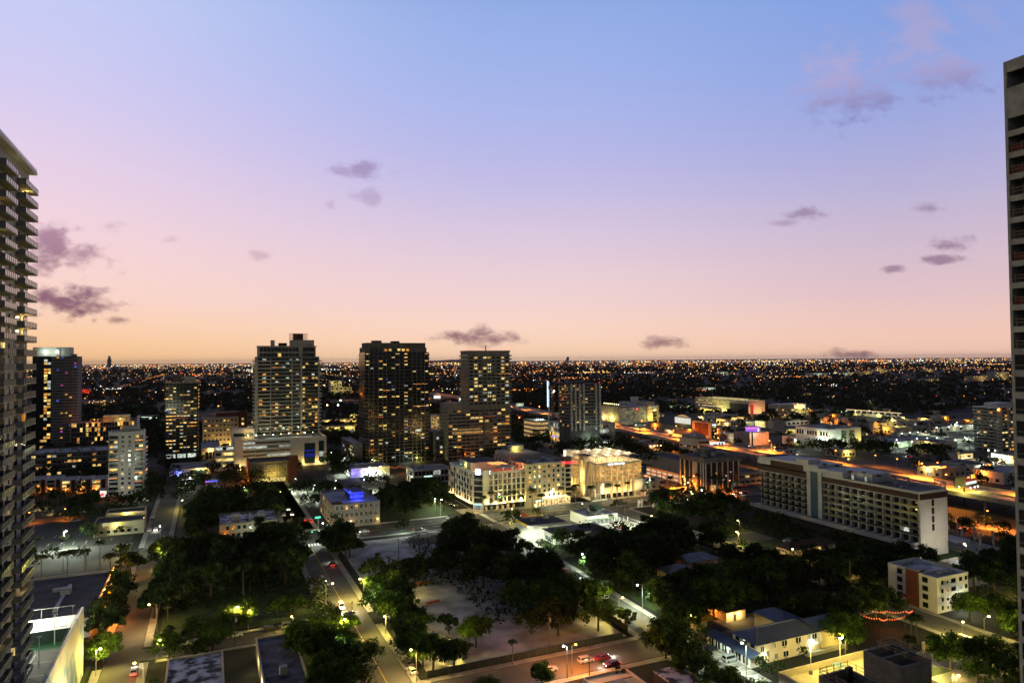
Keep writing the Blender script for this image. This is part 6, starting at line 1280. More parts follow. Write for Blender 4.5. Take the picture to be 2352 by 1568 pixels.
# flag banners
for i, (x, y) in enumerate(((1240 - 0, 270), (1310, 262), (1520, 250), (1555, 245))):
 pass
for i, zx in enumerate((120, 150, 262, 352)):
 a_, b_ = ZAB(5, zx, 1530); t = thing('feather_banner', ['white feather banner, leftmost pair by the drive in', 'white feather banner, second from left by the drive in', 'white feather banner, third from left near the palms', 'white feather banner, rightmost nearest the arches sign'][i], 'banner', a_, b_, 0, R(-20), group='white feather banners'); MB().tube([(0, 0, 0), (.2, 0, 5.2)], [.05, .04], 5).build('pole', railm, t); n = MB(); n.v = [(.05, 0, .8), (1.2, .02, .9), (1.5, .02, 4.8), (.25, 0, 5.2), (.05, .05, .8), (1.2, .07, .9), (1.5, .07, 4.8), (.25, .05, 5.2)]; n.f = [(0, 1, 2, 3), (7, 6, 5, 4), (0, 3, 7, 4), (1, 5, 6, 2)]; n.build('banner_cloth', paintw, t)
# flat roofs at the bottom edge
o = BA('flat_house', 'flat roofed house with mottled white stained roof at the bottom left of the middle road', 'house', -9.5, 4, 178, 208.5, 5); shell(o, cream, rooff, .4); part(o, 'kerb', conc, (2, 12, 6, 6.3, 4.6, 4.8)); walllight(o, 'F', 8, 3, CWARM, 200, wwarm, .5); o_ = o
o = BA('flat_house', 'flat roofed house with black stained roof and white roof box at the bottom edge', 'house', 13, 23.5, 168, 213.3, 5); shell(o, cream, mat('black_stained_roof', (.12, .12, .15), .9, var=.2, scale=.3, detail=8, var2=(.015, .015, .02)), .4); part(o, 'roof_box', mat('roof_box_white', (.30, .30, .28), .8), (4.2, 6, 18.2, 20, 4.7, 6.8)); part(o, 'pipe', hvac, (0.5, 4.2, 19, 19.2, 4.7, 4.9)); lamp(o.root, (-1, 20, 3), (1, .9, .4), 320); lamp(o.root, (-1, 8, 3), (1, .8, .35), 320); lamp(o.root, (-1, 34, 3), (1, .9, .4), 120)
o = BA('low_kiosk', 'small cream roofed hut lit orange by the street lamp at the bottom edge', 'hut', 88, 101, 143, 154.8, 3.6); shell(o, cream, cream, .3); part(o, 'lantern', hvac, (5, 8, 4, 6, 3.4, 4.4)); part(o, 'pipe', railm, (1, 12, 7, 7.15, 3.5, 3.7), (1, 12, 2, 2.15, 3.5, 3.7))
o = BA('carport', 'long dark sided shed with pale flat roof beside the right road at the bottom', 'shed', 107, 115.5, 122, 152, 3.4); part(o, 'roof', rooff, (0, 8.5, 0, 29, 3.1, 3.4)); part(o, 'side', roofd, (8.1, 8.5, 0, 29, 0, 3.1), (.1, .4, 0, 29, 0, 3.1)); part(o, 'post', white, *[(8.5, 8.7, i * 2.4, i * 2.4 + .2, 0, 3.1) for i in range(12)])
# construction fences
def fence(label, pts, hgt, m, posts=True, name='fence'):
 t = thing(name, label, 'fence', *pts[0]); q = MB(); pq = MB(); p0 = Vector(pts[0])
 for a, b in zip(pts, pts[1:]):
  a = Vector(a) - p0; b = Vector(b) - p0; L_ = (b - a).length; n = Vector((-(b - a).y, (b - a).x)).normalized() * .04
  q.prism([(a.x - n.x, a.y - n.y), (b.x - n.x, b.y - n.y), (b.x + n.x, b.y + n.y), (a.x + n.x, a.y + n.y)], .1, hgt)
  for i in range(int(L_ / 3) + 1): p = a.lerp(b, i * 3 / L_); pq.tube([(p.x, p.y, 0), (p.x, p.y, hgt + .15)], [.05, .05], 5)
 q.build('panel', m, t); pq.build('post', polem, t)
fence('dark green mesh fence along the bottom street edge of the pale gravel lot', [(54, 179), (116, 179)], 1.9, greenf); fence('dark green mesh fence between the tree lot and the right road', [(119.9, 182), (125.4, 326)], 2.0, greenf); fence('dark mesh fence along the parked car street on the right', [(205.6, 180), (205.6, 286)], 1.9, greenf)
wire = tm('wire_mesh', (.05, .06, .05), .7)
fence('low chain link fence around the dark lawn between the left and middle roads', [(-13, 237), (34.6, 237), (34.6, 290)], 1.5, greenf)
for i, (x, y, l) in enumerate(((66, 253, 12), (70, 232, 5), (88, 252, 7))):
 fence(['orange netting strip at the far edge of the pale gravel lot', 'orange netting by the dark round tree on the gravel lot', 'short orange netting under the central trees'][i], [(x, y), (x + l, y + 1)], 1.0, orangew)
# rubble heaps and site trucks on the upper gravel lot
rk = mat('rubble', (.24, .21, .18), .95, var=.4, scale=1.2)
for i, (x, y, r_) in enumerate(((98, 312, 7), (106, 316, 6), (90, 316, 5), (64, 320, 4.5))):
 a0, b0 = x, y; t = MB(); rg = random.Random(i)
 K = 14; t.v.append((0, 0, r_ * .42))
 for ring in range(1, 5):
  for j in range(K): q_ = 2 * math.pi * j / K; rr_ = r_ * ring / 4 * rg.uniform(.85, 1.15); t.v.append((rr_ * math.cos(q_), rr_ * math.sin(q_) * .7, max(-.05, r_ * .42 * (1 - ring / 4) * rg.uniform(.7, 1.2))))
 for j in range(K): t.f.append((0, 1 + j, 1 + (j + 1) % K))
 for ring in range(3):
  for j in range(K): j2 = (j + 1) % K; t.f.append((1 + ring * K + j, 1 + (ring + 1) * K + j, 1 + (ring + 1) * K + j2, 1 + ring * K + j2))
 ob = t.build('rubble_heap', rk, None, W(a0, b0, .004)); ob.rotation_euler = (0, 0, GRID); tag(ob, ['largest pale rubble heap on the upper gravel lot by the main street', 'second pale rubble heap beside the tall central tree', 'smaller rubble heap behind the white site trucks', 'low rubble heap at the left end of the upper gravel lot'][i], 'rubble heap')
# ================================================================= design district behind the expressway
def low(name, label, cat, corner, lx, rx, ty, wm=white, rm=roofm, rows=1, nF=5, nL=5, lit=.3, pal=(0, 5, 2), side='L', w=None, d=None, wh=None, seed=1, kit=4, h=None):
 o = B(name, label, cat, corner, lx, rx, ty, side, w=w, d=d, h=h); shell(o, wm, rm, .9); fh = o.h / rows
 if nF: wins(o, 'F', 1, o.w - 1, nF, fh * .25, fh, rows, min(o.w / nF * .62, 4), wh or fh * .45, lit, pal, seed=seed)
 if nL: wins(o, 'L', 1, o.d - 1, nL, fh * .25, fh, rows, min(o.d / nL * .6, 4), wh or fh * .45, lit, pal, seed=seed + 1)
 roofkit(o, kit, seed, big=1.4); return o
o = low('gallery_garage', 'long pale garage with slotted lit walls, dark mural panel and red glowing stair', 'garage', Z(5, 1195, 638), Z(5, 678, 0)[0], Z(5, 1352, 0)[0], Z(5, 0, 492)[1], rows=1, nF=0, nL=0, seed=201)
w, d, h = o.w, o.d, o.h; wins(o, 'L', d * .45, d - 3, 13, 2, h / 5.4, 5, d * .03, h * .045, .75, (5, 0), seed=202, dark=hvac, name='slot_window'); part(o, 'dark_mural', mat('dark_mural', (.06, .07, .075), .8, var=.4, scale=.2), (-.3, 0, d * .01, d * .33, 1, h * .80)); part(o, 'roof_screen', emis('roof_gallery', (1, .8, .35), .9, .6), (.5, 4, d * .05, d * .66, h + .5, h + h * .14)); part(o, 'roof_frame', hvac, *[(.3, .5, d * (.05 + .1 * i), d * (.05 + .1 * i) + .5, h, h + h * .17) for i in range(7)]); part(o, 'red_stair', emis('red_stair', (1, .08, .05), .9, .4), (w * .1, w * .28, -.3, 0, h * .05, h * .75)); part(o, 'lit_window', LIT[5], (w * .02, w * .09, -.3, 0, h * .1, h * .6)); lamp(o.root, (w * .2, -6, 6), (1, .12, .08), 2600); lamp(o.root, (w * .6, -8, 6), CWARM, 1200)
for i in range(4): lamp(o.root, (8, d * (.2 + .2 * i), h + 4), CYEL, 2200)
o = low('museum', 'white angular museum with glowing top terrace and staggered window strips', 'museum', Z(5, 1560, 662), Z(5, 1455, 0)[0], Z(5, 1785, 0)[0], Z(5, 0, 568)[1], rows=4, nF=6, nL=5, lit=.4, pal=(5, 5, 0), seed=205, wh=1.7)
w, d, h = o.w, o.d, o.h; part(o, 'upper_box', hvac, (-12, w * .28, -2, d + 2, h + .2, h + h * .48)); part(o, 'terrace_glow', emis('terrace_glow', (1, .8, .4), 1.3, .4), (w * .28, w * .82, .5, 1, h + .2, h + h * .36)); part(o, 'upper_roof', white, (w * .28, w * .86, 0, d, h + h * .38, h + h * .48)); MB().ball((w * .3, -1, h * 1.5), .6).build('beacon', wred, o.root); lamp(o.root, (w * .55, -3, h + 3), CYEL, 1600)
o = low('billboard_store', 'store with huge white lit advertising wall left of the brown mural building', 'store', Z(5, 645, 745), Z(5, 482, 0)[0], None, Z(5, 0, 660)[1], w=16, wm=dconc, nF=0, nL=0, seed=207); part(o, 'lit_wall', emis('advert_wall', (1, .97, .85), 1.3, .35), (-.4, 0, 2, o.d - .5, o.h * .32, o.h * .98)); lamp(o.root, (-8, o.d * .5, o.h * .6), CWARM, 1500); q = MB()
for i in range(20): q.box(-.5, -.4, 4 + i * 1.3, 4.3 + i * 1.3, o.h + 1, o.h + 1.2 + 2.5 * math.sin(math.pi * i / 19))
q.build('roof_tracery', emis('tracery_glow', (1, .6, .2), 1.4), o.root)
o = low('mural_store', 'tan orange lit building with a large dark red mural panel above the expressway', 'store', Z(5, 835, 860), Z(5, 648, 0)[0], Z(5, 888, 0)[0], Z(5, 0, 700)[1], wm=tan, nF=0, nL=0, seed=209); w, d, h = o.w, o.d, o.h; part(o, 'red_mural', mat('red_mural', (.10, .03, .02), .8, var=.4, scale=.3), (-.3, 0, d * .16, d * .84, h * .2, h * .92)); part(o, 'glass_front', glass, (w * .1, w * .95, -.3, 0, 1, h * .9)); wins(o, 'F', w * .15, w * .9, 4, 1.5, 3.5, int(h / 4), w * .16, 2, .5, (5, 0), off=.3, seed=210); part(o, 'sign', emis('ice_sign', (.6, .8, 1), 2), (w * .1, w * .8, -.6, -.3, h * .82, h * .9)); lamp(o.root, (-8, d * .8, 9), CSOD, 2200); lamp(o.root, (-8, d * .3, 7), CSOD, 2000)
o = low('glass_showroom', 'showroom with curved white roof edge and bright glass front behind the billboard pole', 'showroom', Z(5, 1185, 905), Z(5, 985, 0)[0], None, Z(5, 0, 822)[1], w=10, nF=0, nL=0, seed=211, kit=6); w, d, h = o.w, o.d, o.h; part(o, 'glass_front', emis('showroom_glow', (1, .85, .5), .85, .8), (-.2, 0, d * .05, d * .9, h * .22, h * .72)); part(o, 'roof_edge', white, (-3, 0, 0, d, h * .76, h * 1.0), (-3.5, 0, 0, d, h * .02, h * .16)); lamp(o.root, (-5, d * .5, h * .5), CWARM, 900)
o = low('plain_block', 'tall plain pinkish block with blank walls right of the violet billboard', 'building', Z(5, 1205, 925), None, Z(5, 1390, 0)[0], Z(5, 0, 800)[1], d=22, wm=mat('pinkish_wall', (.45, .36, .32), .85), nF=0, nL=0, seed=213); part(o, 'dark_corner', railm, (o.w * .9, o.w + .05, -.2, 0, o.h * .08, o.h * .14)); lamp(o.root, (o.w * .3, -12, 6), CSOD, 2200); lamp(o.root, (o.w * .9, -8, 5), CSOD, 1500)
o = low('mural_warehouse', 'large pale building with lit upper windows and a dark green leafy end mural', 'building', Z(6, 40, 955), Z(5, 1650, 0)[0], Z(6, 352, 0)[0], Z(6, 0, 765)[1], rows=2, nF=0, nL=12, lit=.35, seed=215, kit=12); w, d, h = o.w, o.d, o.h
q = MB(); rg = random.Random(4)
for i in range(150):
 t_a = rg.uniform(0, math.pi); rr_ = rg.uniform(.35, 1); x = w * .58 + w * .22 * rr_ * math.cos(t_a) * (1 if rg.random() < .5 else .9); z = h * (.18 + .7 * rg.random()); x = w * .58 + (w * .24) * (1.1 - .4 * z / h) * rg.choice((-1, 1)) * rg.uniform(.25, 1); s = rg.uniform(.8, 1.7); a0 = rg.uniform(0, 3.14)
 q.quad((x - s * math.cos(a0), -.06 - i * .0006, z - s * math.sin(a0)), (x + s * .5 * math.sin(a0), -.06 - i * .0006, z - s * .5 * math.cos(a0)), (x + s * math.cos(a0), -.06 - i * .0006, z + s * math.sin(a0)), (x - s * .5 * math.sin(a0), -.06 - i * .0006, z + s * .5 * math.cos(a0)))
q.build('leafy_mural', mat('mural_green', (.02, .06, .03), .8, var=.5, scale=.6), o.root)
for x in (-.02, .32, .92): lamp(o.root, (w * x, -6, 6 if x > 0 else 12), CW if x < .5 else CYEL, 900)
o = low('white_workshop', 'white low workshop with two bright wall floodlights before the leafy mural building', 'workshop', Z(5, 1850, 945), Z(5, 1518, 0)[0], Z(5, 2015, 0)[0], Z(5, 0, 868)[1], nF=4, nL=3, lit=0, seed=217)
for x in (.05, .85): lamp(o.root, (o.w * x, -4, o.h + 1), CW, 1700); MB().ball((o.w * x, -1.5, o.h + .8), .55).build('floodlight', wcool, o.root)
t = thing('lamp_post', 'white starry lamp post in front of the white low workshop', 'lamp post', *ZAB(5, 1645, 975)); MB().tube([(0, 0, 0), (0, 0, 10)], [.15, .1], 6).build('pole', polem, t); MB().ball((0, 0, 10.3), .65).build('lamp_head', wcool, t); lamp(t, (0, -.8, 9.4), CW, 3500)
DD = [  # label, corner zoom, lx, rx, ty, wall, rows, nF, nL, lit, lamp
 ('row_of_shops', 'ochre lit long arcade with arched gables left of the far white roof', Z(6, 250, 752), 0, Z(6, 252, 0)[0], Z(6, 0, 690)[1], tan, 1, 0, 12, .8, CSOD, 1500, Z(5, 1880, 0)[0]),
 ('white_shop', 'ribbed shop glowing amber along its front in the design quarter', Z(5, 1355, 748), 0, Z(5, 1380, 0)[0], Z(5, 0, 692)[1], white, 1, 0, 14, 1.0, CYEL, 1200, Z(5, 1255, 0)[0]),
 ('grey_store', 'large grey windowless store right of the ribbed amber shop', Z(5, 1440, 760), 0, Z(5, 1535, 0)[0], Z(5, 0, 685)[1], offw, 1, 0, 0, 0, None, 0, Z(5, 1385, 0)[0]),
 ('grey_store', 'flat grey store with thin lit slit left of the ribbed amber shop', Z(5, 1150, 735), 0, Z(5, 1250, 0)[0], Z(5, 0, 690)[1], offw, 1, 1, 2, .5, CW, 500, Z(5, 1018, 0)[0]),
 ('pale_shop', 'pale shop with bright patterned front below the dark mural garage', Z(5, 1010, 690), 0, Z(5, 1180, 0)[0], Z(5, 0, 650)[1], cream, 1, 4, 0, .9, CWARM, 1800, Z(5, 985, 0)[0]),
 ('pale_shop', 'amber lit pale wall and low roof left of the patterned shop front', Z(5, 985, 735), 0, Z(5, 1012, 0)[0], Z(5, 0, 672)[1], cream, 1, 0, 3, .2, CWARM, 1500, Z(5, 880, 0)[0]),
 ('flat_store', 'dark flat store with row of small bulbs before the orange expressway', Z(5, 1010, 800), 0, Z(5, 1160, 0)[0], Z(5, 0, 755)[1], offw, 1, 3, 0, .1, None, 0, Z(5, 895, 0)[0]),
 ('flat_store', 'wide white roofed store behind the brown mural building', Z(5, 1010, 655), 0, Z(5, 1090, 0)[0], Z(5, 0, 628)[1], white, 1, 2, 3, .1, None, 0, Z(5, 775, 0)[0]),
 ('cream_hall', 'cream hall with golden lit patio in front of the slotted garage', Z(5, 830, 615), 0, Z(5, 915, 0)[0], Z(5, 0, 570)[1], cream, 1, 3, 4, .7, CYEL, 2200, Z(5, 725, 0)[0]),
 ('grey_hall', 'grey hall between the museum and the ribbed amber shop', Z(5, 1300, 672), 0, Z(5, 1440, 0)[0], Z(5, 0, 625)[1], tan, 1, 4, 0, .2, CWARM, 500, Z(5, 1225, 0)[0]),
 ('grey_hall', 'long grey hall with white lit end right of the museum', Z(5, 1560, 730), 0, Z(5, 1775, 0)[0], Z(5, 0, 688)[1], offw, 1, 5, 0, .15, CW, 500, Z(5, 1540, 0)[0]),
 ('flat_store', 'low store with amber entrance between grey hall and leafy mural building', Z(5, 1540, 815), 0, Z(5, 1650, 0)[0], Z(5, 0, 770)[1], offw, 1, 4, 0, .5, CYEL, 900, Z(5, 1400, 0)[0]),
 ('arcade_block', 'old style arcaded block with two round gables and ornate pale fronts', Z(6, 462, 800), 0, Z(6, 668, 0)[0], Z(6, 0, 710)[1], cream, 3, 9, 0, .5, CYEL, 900, Z(6, 430, 0)[0]),
 ('columned_hall', 'long flat hall with row of lit pale columns at its roof edge', Z(6, 740, 665), 0, Z(6, 770, 0)[0], Z(6, 0, 640)[1], white, 1, 0, 12, .5, CYEL, 1800, Z(6, 215, 0)[0]),
 ('white_warehouse', 'long white warehouse with dark roof behind the grey sheds at right', Z(6, 735, 745), 0, Z(6, 1058, 0)[0], Z(6, 0, 700)[1], white, 1, 6, 0, .1, None, 0, Z(6, 690, 0)[0]),
 ('grey_shed', 'blue grey shed with three white lit doors at right', Z(6, 1020, 800), 0, Z(6, 1475, 0)[0], Z(6, 0, 745)[1], offw, 1, 7, 0, .35, CW, 1500, Z(6, 855, 0)[0]),
 ('grey_shed', 'long grey shed with pale roof left of the three lit doors', Z(6, 700, 840), 0, Z(6, 1010, 0)[0], Z(6, 0, 800)[1], offw, 1, 4, 0, .1, CW, 400, Z(6, 640, 0)[0]),
 ('grey_shed', 'low shed with graffiti wall and row of white wall lamps at right', Z(6, 640, 945), 0, Z(6, 1150, 0)[0], Z(6, 0, 890)[1], mat('graffiti_wall', (.30, .36, .28), .85, var=.4, scale=.4), 1, 0, 0, .1, CW, 2000, Z(6, 365, 0)[0]),
 ('grey_shed', 'pale shed beside the white round cornered tower at far right', Z(6, 1200, 905), 0, Z(6, 1640, 0)[0], Z(6, 0, 865)[1], offw, 1, 5, 0, .2, CW, 1500, Z(6, 1150, 0)[0]),
 ('low_house', 'pale low house among far trees behind the right shed lamps', Z(6, 1400, 725), 0, Z(6, 1585, 0)[0], Z(6, 0, 678)[1], cream, 1, 4, 0, .2, CYEL, 1500, Z(6, 1390, 0)[0]),
 ('small_office', 'white flat canopy building with amber wall by the right hand junction', Z(6, 1285, 1055), 0, Z(6, 1430, 0)[0], Z(6, 0, 1008)[1], white, 1, 2, 0, .5, CWARM, 900, Z(6, 1165, 0)[0]),
 ('row_house', 'white row of small shops under white wall lamps behind the vaulted garage roof', Z(4, 1560, 985), 0, Z(4, 1758, 0)[0], Z(4, 0, 935)[1], white, 1, 6, 3, .2, CW, 1800, Z(4, 1495, 0)[0]),
 ('row_house', 'pink walled low shop with lit doorway left of the stepped office', Z(5, 228, 1000), 0, Z(5, 362, 0)[0], Z(5, 0, 915)[1], mat('pink_wall', (.45, .22, .18), .85), 2, 3, 0, .4, CWARM, 500, Z(5, 60, 0)[0]),
 ('flat_store', 'long low roof before the expressway near the dark billboard pole', Z(5, 190, 900), 0, Z(5, 420, 0)[0], Z(5, 0, 862)[1], offw, 1, 5, 0, .1, None, 0, Z(5, 60, 0)[0]),
 ('tan_hall', 'tan shop hall with row of yellow uplights between the stepped and dark towers', Z(3, 960, 1075), 0, Z(3, 1255, 0)[0], Z(3, 0, 985)[1], cream, 1, 6, 0, .5, CYEL, 2600, Z(3, 935, 0)[0]),
 ('tan_hall', 'flat tan roofed store behind the uplit shop hall between the towers', Z(3, 945, 975), 0, Z(3, 1275, 0)[0], Z(3, 0, 918)[1], cream, 1, 0, 0, .5, CYEL, 1800, Z(3, 930, 0)[0]),
 ('office_block', 'pale office block with lit floors between the dark and balcony towers', Z(3, 2075, 1120), 0, Z(3, 2140, 0)[0], Z(3, 0, 880)[1], tan, 7, 4, 3, .35, CWARM, 700, Z(3, 1985, 0)[0]),
 ('grey_wing', 'grey flats wing right of the dark tower with dark balconies', Z(3, 2110, 1290), 0, Z(3, 2171, 0)[0], Z(3, 0, 1060)[1], offw, 6, 3, 6, .15, CWARM, 500, Z(3, 2040, 0)[0]),
 ('cream_shop', 'small cream upper block lit yellow left of the dark tower', Z(3, 1205, 925), 0, Z(3, 1278, 0)[0], Z(3, 0, 868)[1], cream, 2, 2, 0, .3, CYEL, 1500, Z(3, 1200, 0)[0]),
 ('red_store', 'red lit windowless store far behind, between the left towers', Z(2, 545, 568), 0, Z(2, 628, 0)[0], Z(2, 0, 495)[1], brickred, 1, 0, 0, 0, (1, .2, .12), 3500, Z(2, 520, 0)[0]),
 ('white_row', 'white rows of far low flats behind the long lit block', Z(2, 1090, 800), 0, Z(2, 1280, 0)[0], Z(2, 0, 765)[1], white, 2, 6, 0, .1, CW, 900, Z(2, 1085, 0)[0]),
 ('grey_plant', 'dark grey industrial silo block lit from behind between the middle towers', Z(3, 1015, 690), 0, Z(3, 1225, 0)[0], Z(3, 0, 600)[1], offw, 3, 5, 0, .15, CYEL, 1500, Z(3, 1000, 0)[0]),
 ('grey_plant', 'taller grey far block with bright corner lamp between the middle towers', Z(3, 1015, 640), 0, Z(3, 1130, 0)[0], Z(3, 0, 540)[1], offw, 4, 4, 0, .2, CYEL, 2500, Z(3, 1000, 0)[0]),
]
for i, (nm, lb, cn, _, rx, ty, wm, rows, nF, nL, lt_, lc, wt, lx) in enumerate(DD):
 o = low(nm, lb, 'building', cn, lx, rx, ty, wm, roofm if i % 3 else roofd, rows, nF, nL, lt_, seed=300 + i * 3, kit=3 + i % 4)
 if o.d > 140: pass
 if lc:
  k = 1 if nm in ('low_house',) else 3
  for j in range(k): lamp(o.root, (o.w * (j + .5) / k, -5 - o.h * .3, max(4, o.h * .7)), lc, wt / k * 1.6)
  if nL: lamp(o.root, (-5, o.d * .4, max(4, o.h * .7)), lc, wt * .6); lamp(o.root, (-5, o.d * .8, max(4, o.h * .7)), lc, wt * .5)
 if nm in ('grey_shed', 'row_house', 'tan_hall'):
  for j in range(4): MB().ball((o.w * (.12 + j * .25), -.6, o.h * .85), .42).build('wall_lamp', wcool if lc == CW else wwarm, o.root)
 if nm == 'columned_hall':
  for j in range(9): part(o, 'column', white, (-1.2, -.2, 4 + j * o.d / 9, 5.6 + j * o.d / 9, o.h, o.h + 4))
  part(o, 'lit_cornice', emis('cornice_glow', (1, .72, .4), 1.0), (-1.6, -.1, 0, o.d, o.h + 4, o.h + 4.8))
 if nm == 'arcade_block':
  for x in (.12, .82): MB().tube([(o.w * x, -.4, o.h - 1), (o.w * x, -.1, o.h - 1)], [o.w * .1, o.w * .1], 16).build('round_gable', cream, o.root)
 if nm == 'row_of_shops':
  for j in range(3): MB().tube([(-.4, o.d * (.15 + .3 * j), o.h - 1), (-.1, o.d * (.15 + .3 * j), o.h - 1)], [5, 5], 16).build('round_gable', tan, o.root)
# white round cornered tower at far right
o = B('white_tower', 'white slim balcony tower with rounded corners partly behind the concrete tower at right', 'tower', Z(6, 1665, 985), Z(6, 1615, 0)[0], Z(6, 1860, 0)[0], Z(6, 0, 560)[1], 'L', d=20)
w, d, h = o.w, o.d, o.h; n = 13; fh = h / n; part(o, 'wall', dconc, (0, w, 0, d, 0, h)); slabs(o, n - 1, fh, fh, white, 1.2, .35, 'L'); part(o, 'pier', white, (0, w * .22, -.8, 0, 0, h), (w * .5, w * .58, -.8, 0, 0, h)); part(o, 'crown', white, (-2, w, -2, d, h, h + .8)); wins(o, 'F', w * .24, w * .98, 5, .6, fh, n, w * .1, fh * .6, .3, (0, 5, 1), off=.05, seed=401); wins(o, 'L', 2, d - 2, 3, .6, fh, n, 3, 2, .2, (0, 1), off=.05, seed=402); part(o, 'upper_block', white, (w * .3, w, 4, 16, h + .8, h + 4)); walllight(o, 'F', 1, h - 1, CSOD, 800, worange, 1)
# far blocks scattered over the plain
FB = [(930, 378, 965, 338, 2), (1150, 400, 1215, 340, 2), (1850, 388, 1970, 355, 2), (2030, 385, 2150, 350, 2)]
lbl = ['grey far block, left of the two between the left towers', 'grey far block right of its twin between the left towers', 'far low block right of the teal tower top', 'far low block nearest the stepped tower on its left']
for i, (x0, y, x1, yt, zn) in enumerate(FB):
 low('far_block', lbl[i], 'building', Z(zn, x0, y), None, Z(zn, x1, 0)[0], Z(zn, 0, yt)[1], offw, roofd, 5, 7, 0, .25, w=None, d=25, seed=500 + i, kit=1)
FB6 = [(170, 250, 360, 215, 'far row of tan flats above the dark wood, leftmost at right'), (365, 245, 450, 205, 'far tan flats beside the orange lamps above the wood'), (455, 225, 620, 180, 'far grey office with lit roof strip near the horizon at right'), (950, 215, 1060, 190, 'far pale flats with faint windows near the horizon'), (975, 320, 1100, 282, 'far pale gabled hall at the edge of the dark wood'), (1430, 302, 1590, 250, 'far grey flats row above the wood toward the right tower'), (1640, 290, 1780, 212, 'tallest far grey block beside the concrete tower'), (590, 335, 690, 322, 'far white shed with one bright lamp in the wood')]
for i, (x0, y, x1, yt, lb) in enumerate(FB6):
 o = low('far_block', lb, 'building', Z(6, x0, y), None, Z(6, x1, 0)[0], Z(6, 0, yt)[1], tan if i % 2 else offw, roofd, 4, 8, 0, .3, d=30, seed=520 + i, kit=1, pal=(0, 1, 5)); lamp(o.root, (o.w * .5, -20, 15), CWARM, 4500)
FB5 = [(675, 392, 965, 365, 'far white gabled shed with floodlights in the dark wood'), (900, 245, 1000, 212, 'far grey block with a white lit panel above the wood'), (1780, 265, 1960, 222, 'far pale flats row near the horizon above the museum'), (2100, 255, 2170, 222, 'far tan flats at the end of the pale row'), (555, 560, 640, 540, 'small white pavilion lit cool white left of the slotted garage'), (345, 565, 520, 545, 'row of small shops with blue and red lights right of the silver garage')]
for i, (x0, y, x1, yt, lb) in enumerate(FB5):
 o = low('far_block', lb, 'building', Z(5, x0, y), None, Z(5, x1, 0)[0], Z(5, 0, yt)[1], white if i != 3 else tan, roofm, 1 if i in (0, 4, 5) else 4, 6, 0, .4, d=22, seed=540 + i, kit=1, pal=(2, 2, 5) if i != 5 else (3, 2, 4)); lamp(o.root, (o.w * .5, -14, 10), CW, 2500)

def glowm0(c): return {CW: wcool, CSOD: worange}.get(c, wwarm)
# ================================================================= vegetation
rv = random.Random(11)
def crown_mesh(name, seed, rx, rz, zc, nclump, nleaf, ls, m, flat=.75, hole=.0):
 rg = random.Random(seed); q = MB(); cl = []
 for i in range(nclump):
  th = rg.uniform(0, 2 * math.pi); ph = math.acos(rg.uniform(-.55, 1)); r_ = rg.uniform(.3, 1.12) ** .6
  cl.append((rx * r_ * math.sin(ph) * math.cos(th), rx * r_ * math.sin(ph) * math.sin(th), zc + rz * r_ * math.cos(ph), rg.uniform(.15, .40) * rx))
 cl.append((0, 0, zc, rx * .45))
 for (x, y, z, cr) in cl:
  for k in range(int(nleaf * (.35 + 1.9 * cr / rx))):
   th = rg.uniform(0, 2 * math.pi); c = rg.uniform(-.8, 1); s_ = math.sqrt(1 - c * c); rr_ = cr * rg.uniform(.5, 1.08) * (1.5 if rg.random() < .06 else 1)
   n = Vector((s_ * math.cos(th), s_ * math.sin(th), c)); p = Vector((x, y, z)) + Vector((n.x * rr_, n.y * rr_, n.z * rr_ * flat))
   n = (n + Vector((rg.uniform(-.7, .7), rg.uniform(-.7, .7), rg.uniform(-.2, .9)))).normalized()
   a = n.orthogonal().normalized(); b = n.cross(a); t_ = rg.uniform(0, 6.28); a, b = a * math.cos(t_) + b * math.sin(t_), b * math.cos(t_) - a * math.sin(t_)
   l_ = ls * rg.uniform(.6, 1.3)
   q.quad(p - a * l_ * .5, p + b * l_ * .28, p + a * l_ * .5, p - b * l_ * .28)
 return q.mesh(name, m), cl
def trunk_mesh(name, seed, h, r0, cl, bare=0):
 rg = random.Random(seed); q = MB(); top = Vector((rg.uniform(-.3, .3), rg.uniform(-.3, .3), h * .42))
 q.tube([(0, 0, -.2), (0, 0, .25), tuple(top * .5), tuple(top)], [r0 * 1.5, r0 * 1.1, r0 * .95, r0 * .8], 7)
 for (x, y, z, cr) in sorted(cl, key=lambda c: rg.random())[:8 + bare]:
  m_ = Vector((x, y, z)); mid = top.lerp(m_, .5) + Vector((0, 0, -.25)); q.tube([tuple(top), tuple(mid), tuple(m_)], [r0 * .55, r0 * .32, r0 * .1], 5)
  if bare:
   for k in range(5):
    e = m_ + Vector((rg.uniform(-1.3, 1.3), rg.uniform(-1.3, 1.3), rg.uniform(0, 1.4))); q.tube([tuple(mid.lerp(m_, .5 + k * .1)), tuple(e)], [r0 * .12, r0 * .05], 4)
 return q.mesh(name, bark)
PROTO = []; TCL = []
for i, (rx, rz, zc, nc, nl, ls, m) in enumerate(((4.6, 3.4, 5.6, 30, 130, .75, leafA), (4.9, 2.8, 5.2, 32, 130, .75, leafB), (4.0, 4.0, 6.2, 28, 130, .7, leafA), (5.4, 2.6, 5.0, 36, 80, .62, leafB), (3.4, 2.7, 4.3, 20, 130, .7, leafC), (4.6, 3.2, 5.2, 26, 32, .55, leafC), (4.8, 3.4, 5.4, 34, 120, .8, leafA))):
 cm_, cl = crown_mesh('crown', 40 + i, rx, rz, zc, nc, nl, ls, m, .8); PROTO.append((cm_, trunk_mesh('trunk', 60 + i, 9, .28, cl, 14 if i == 5 else 0))); TCL.append(cl)
NT = [0]
TREES = []
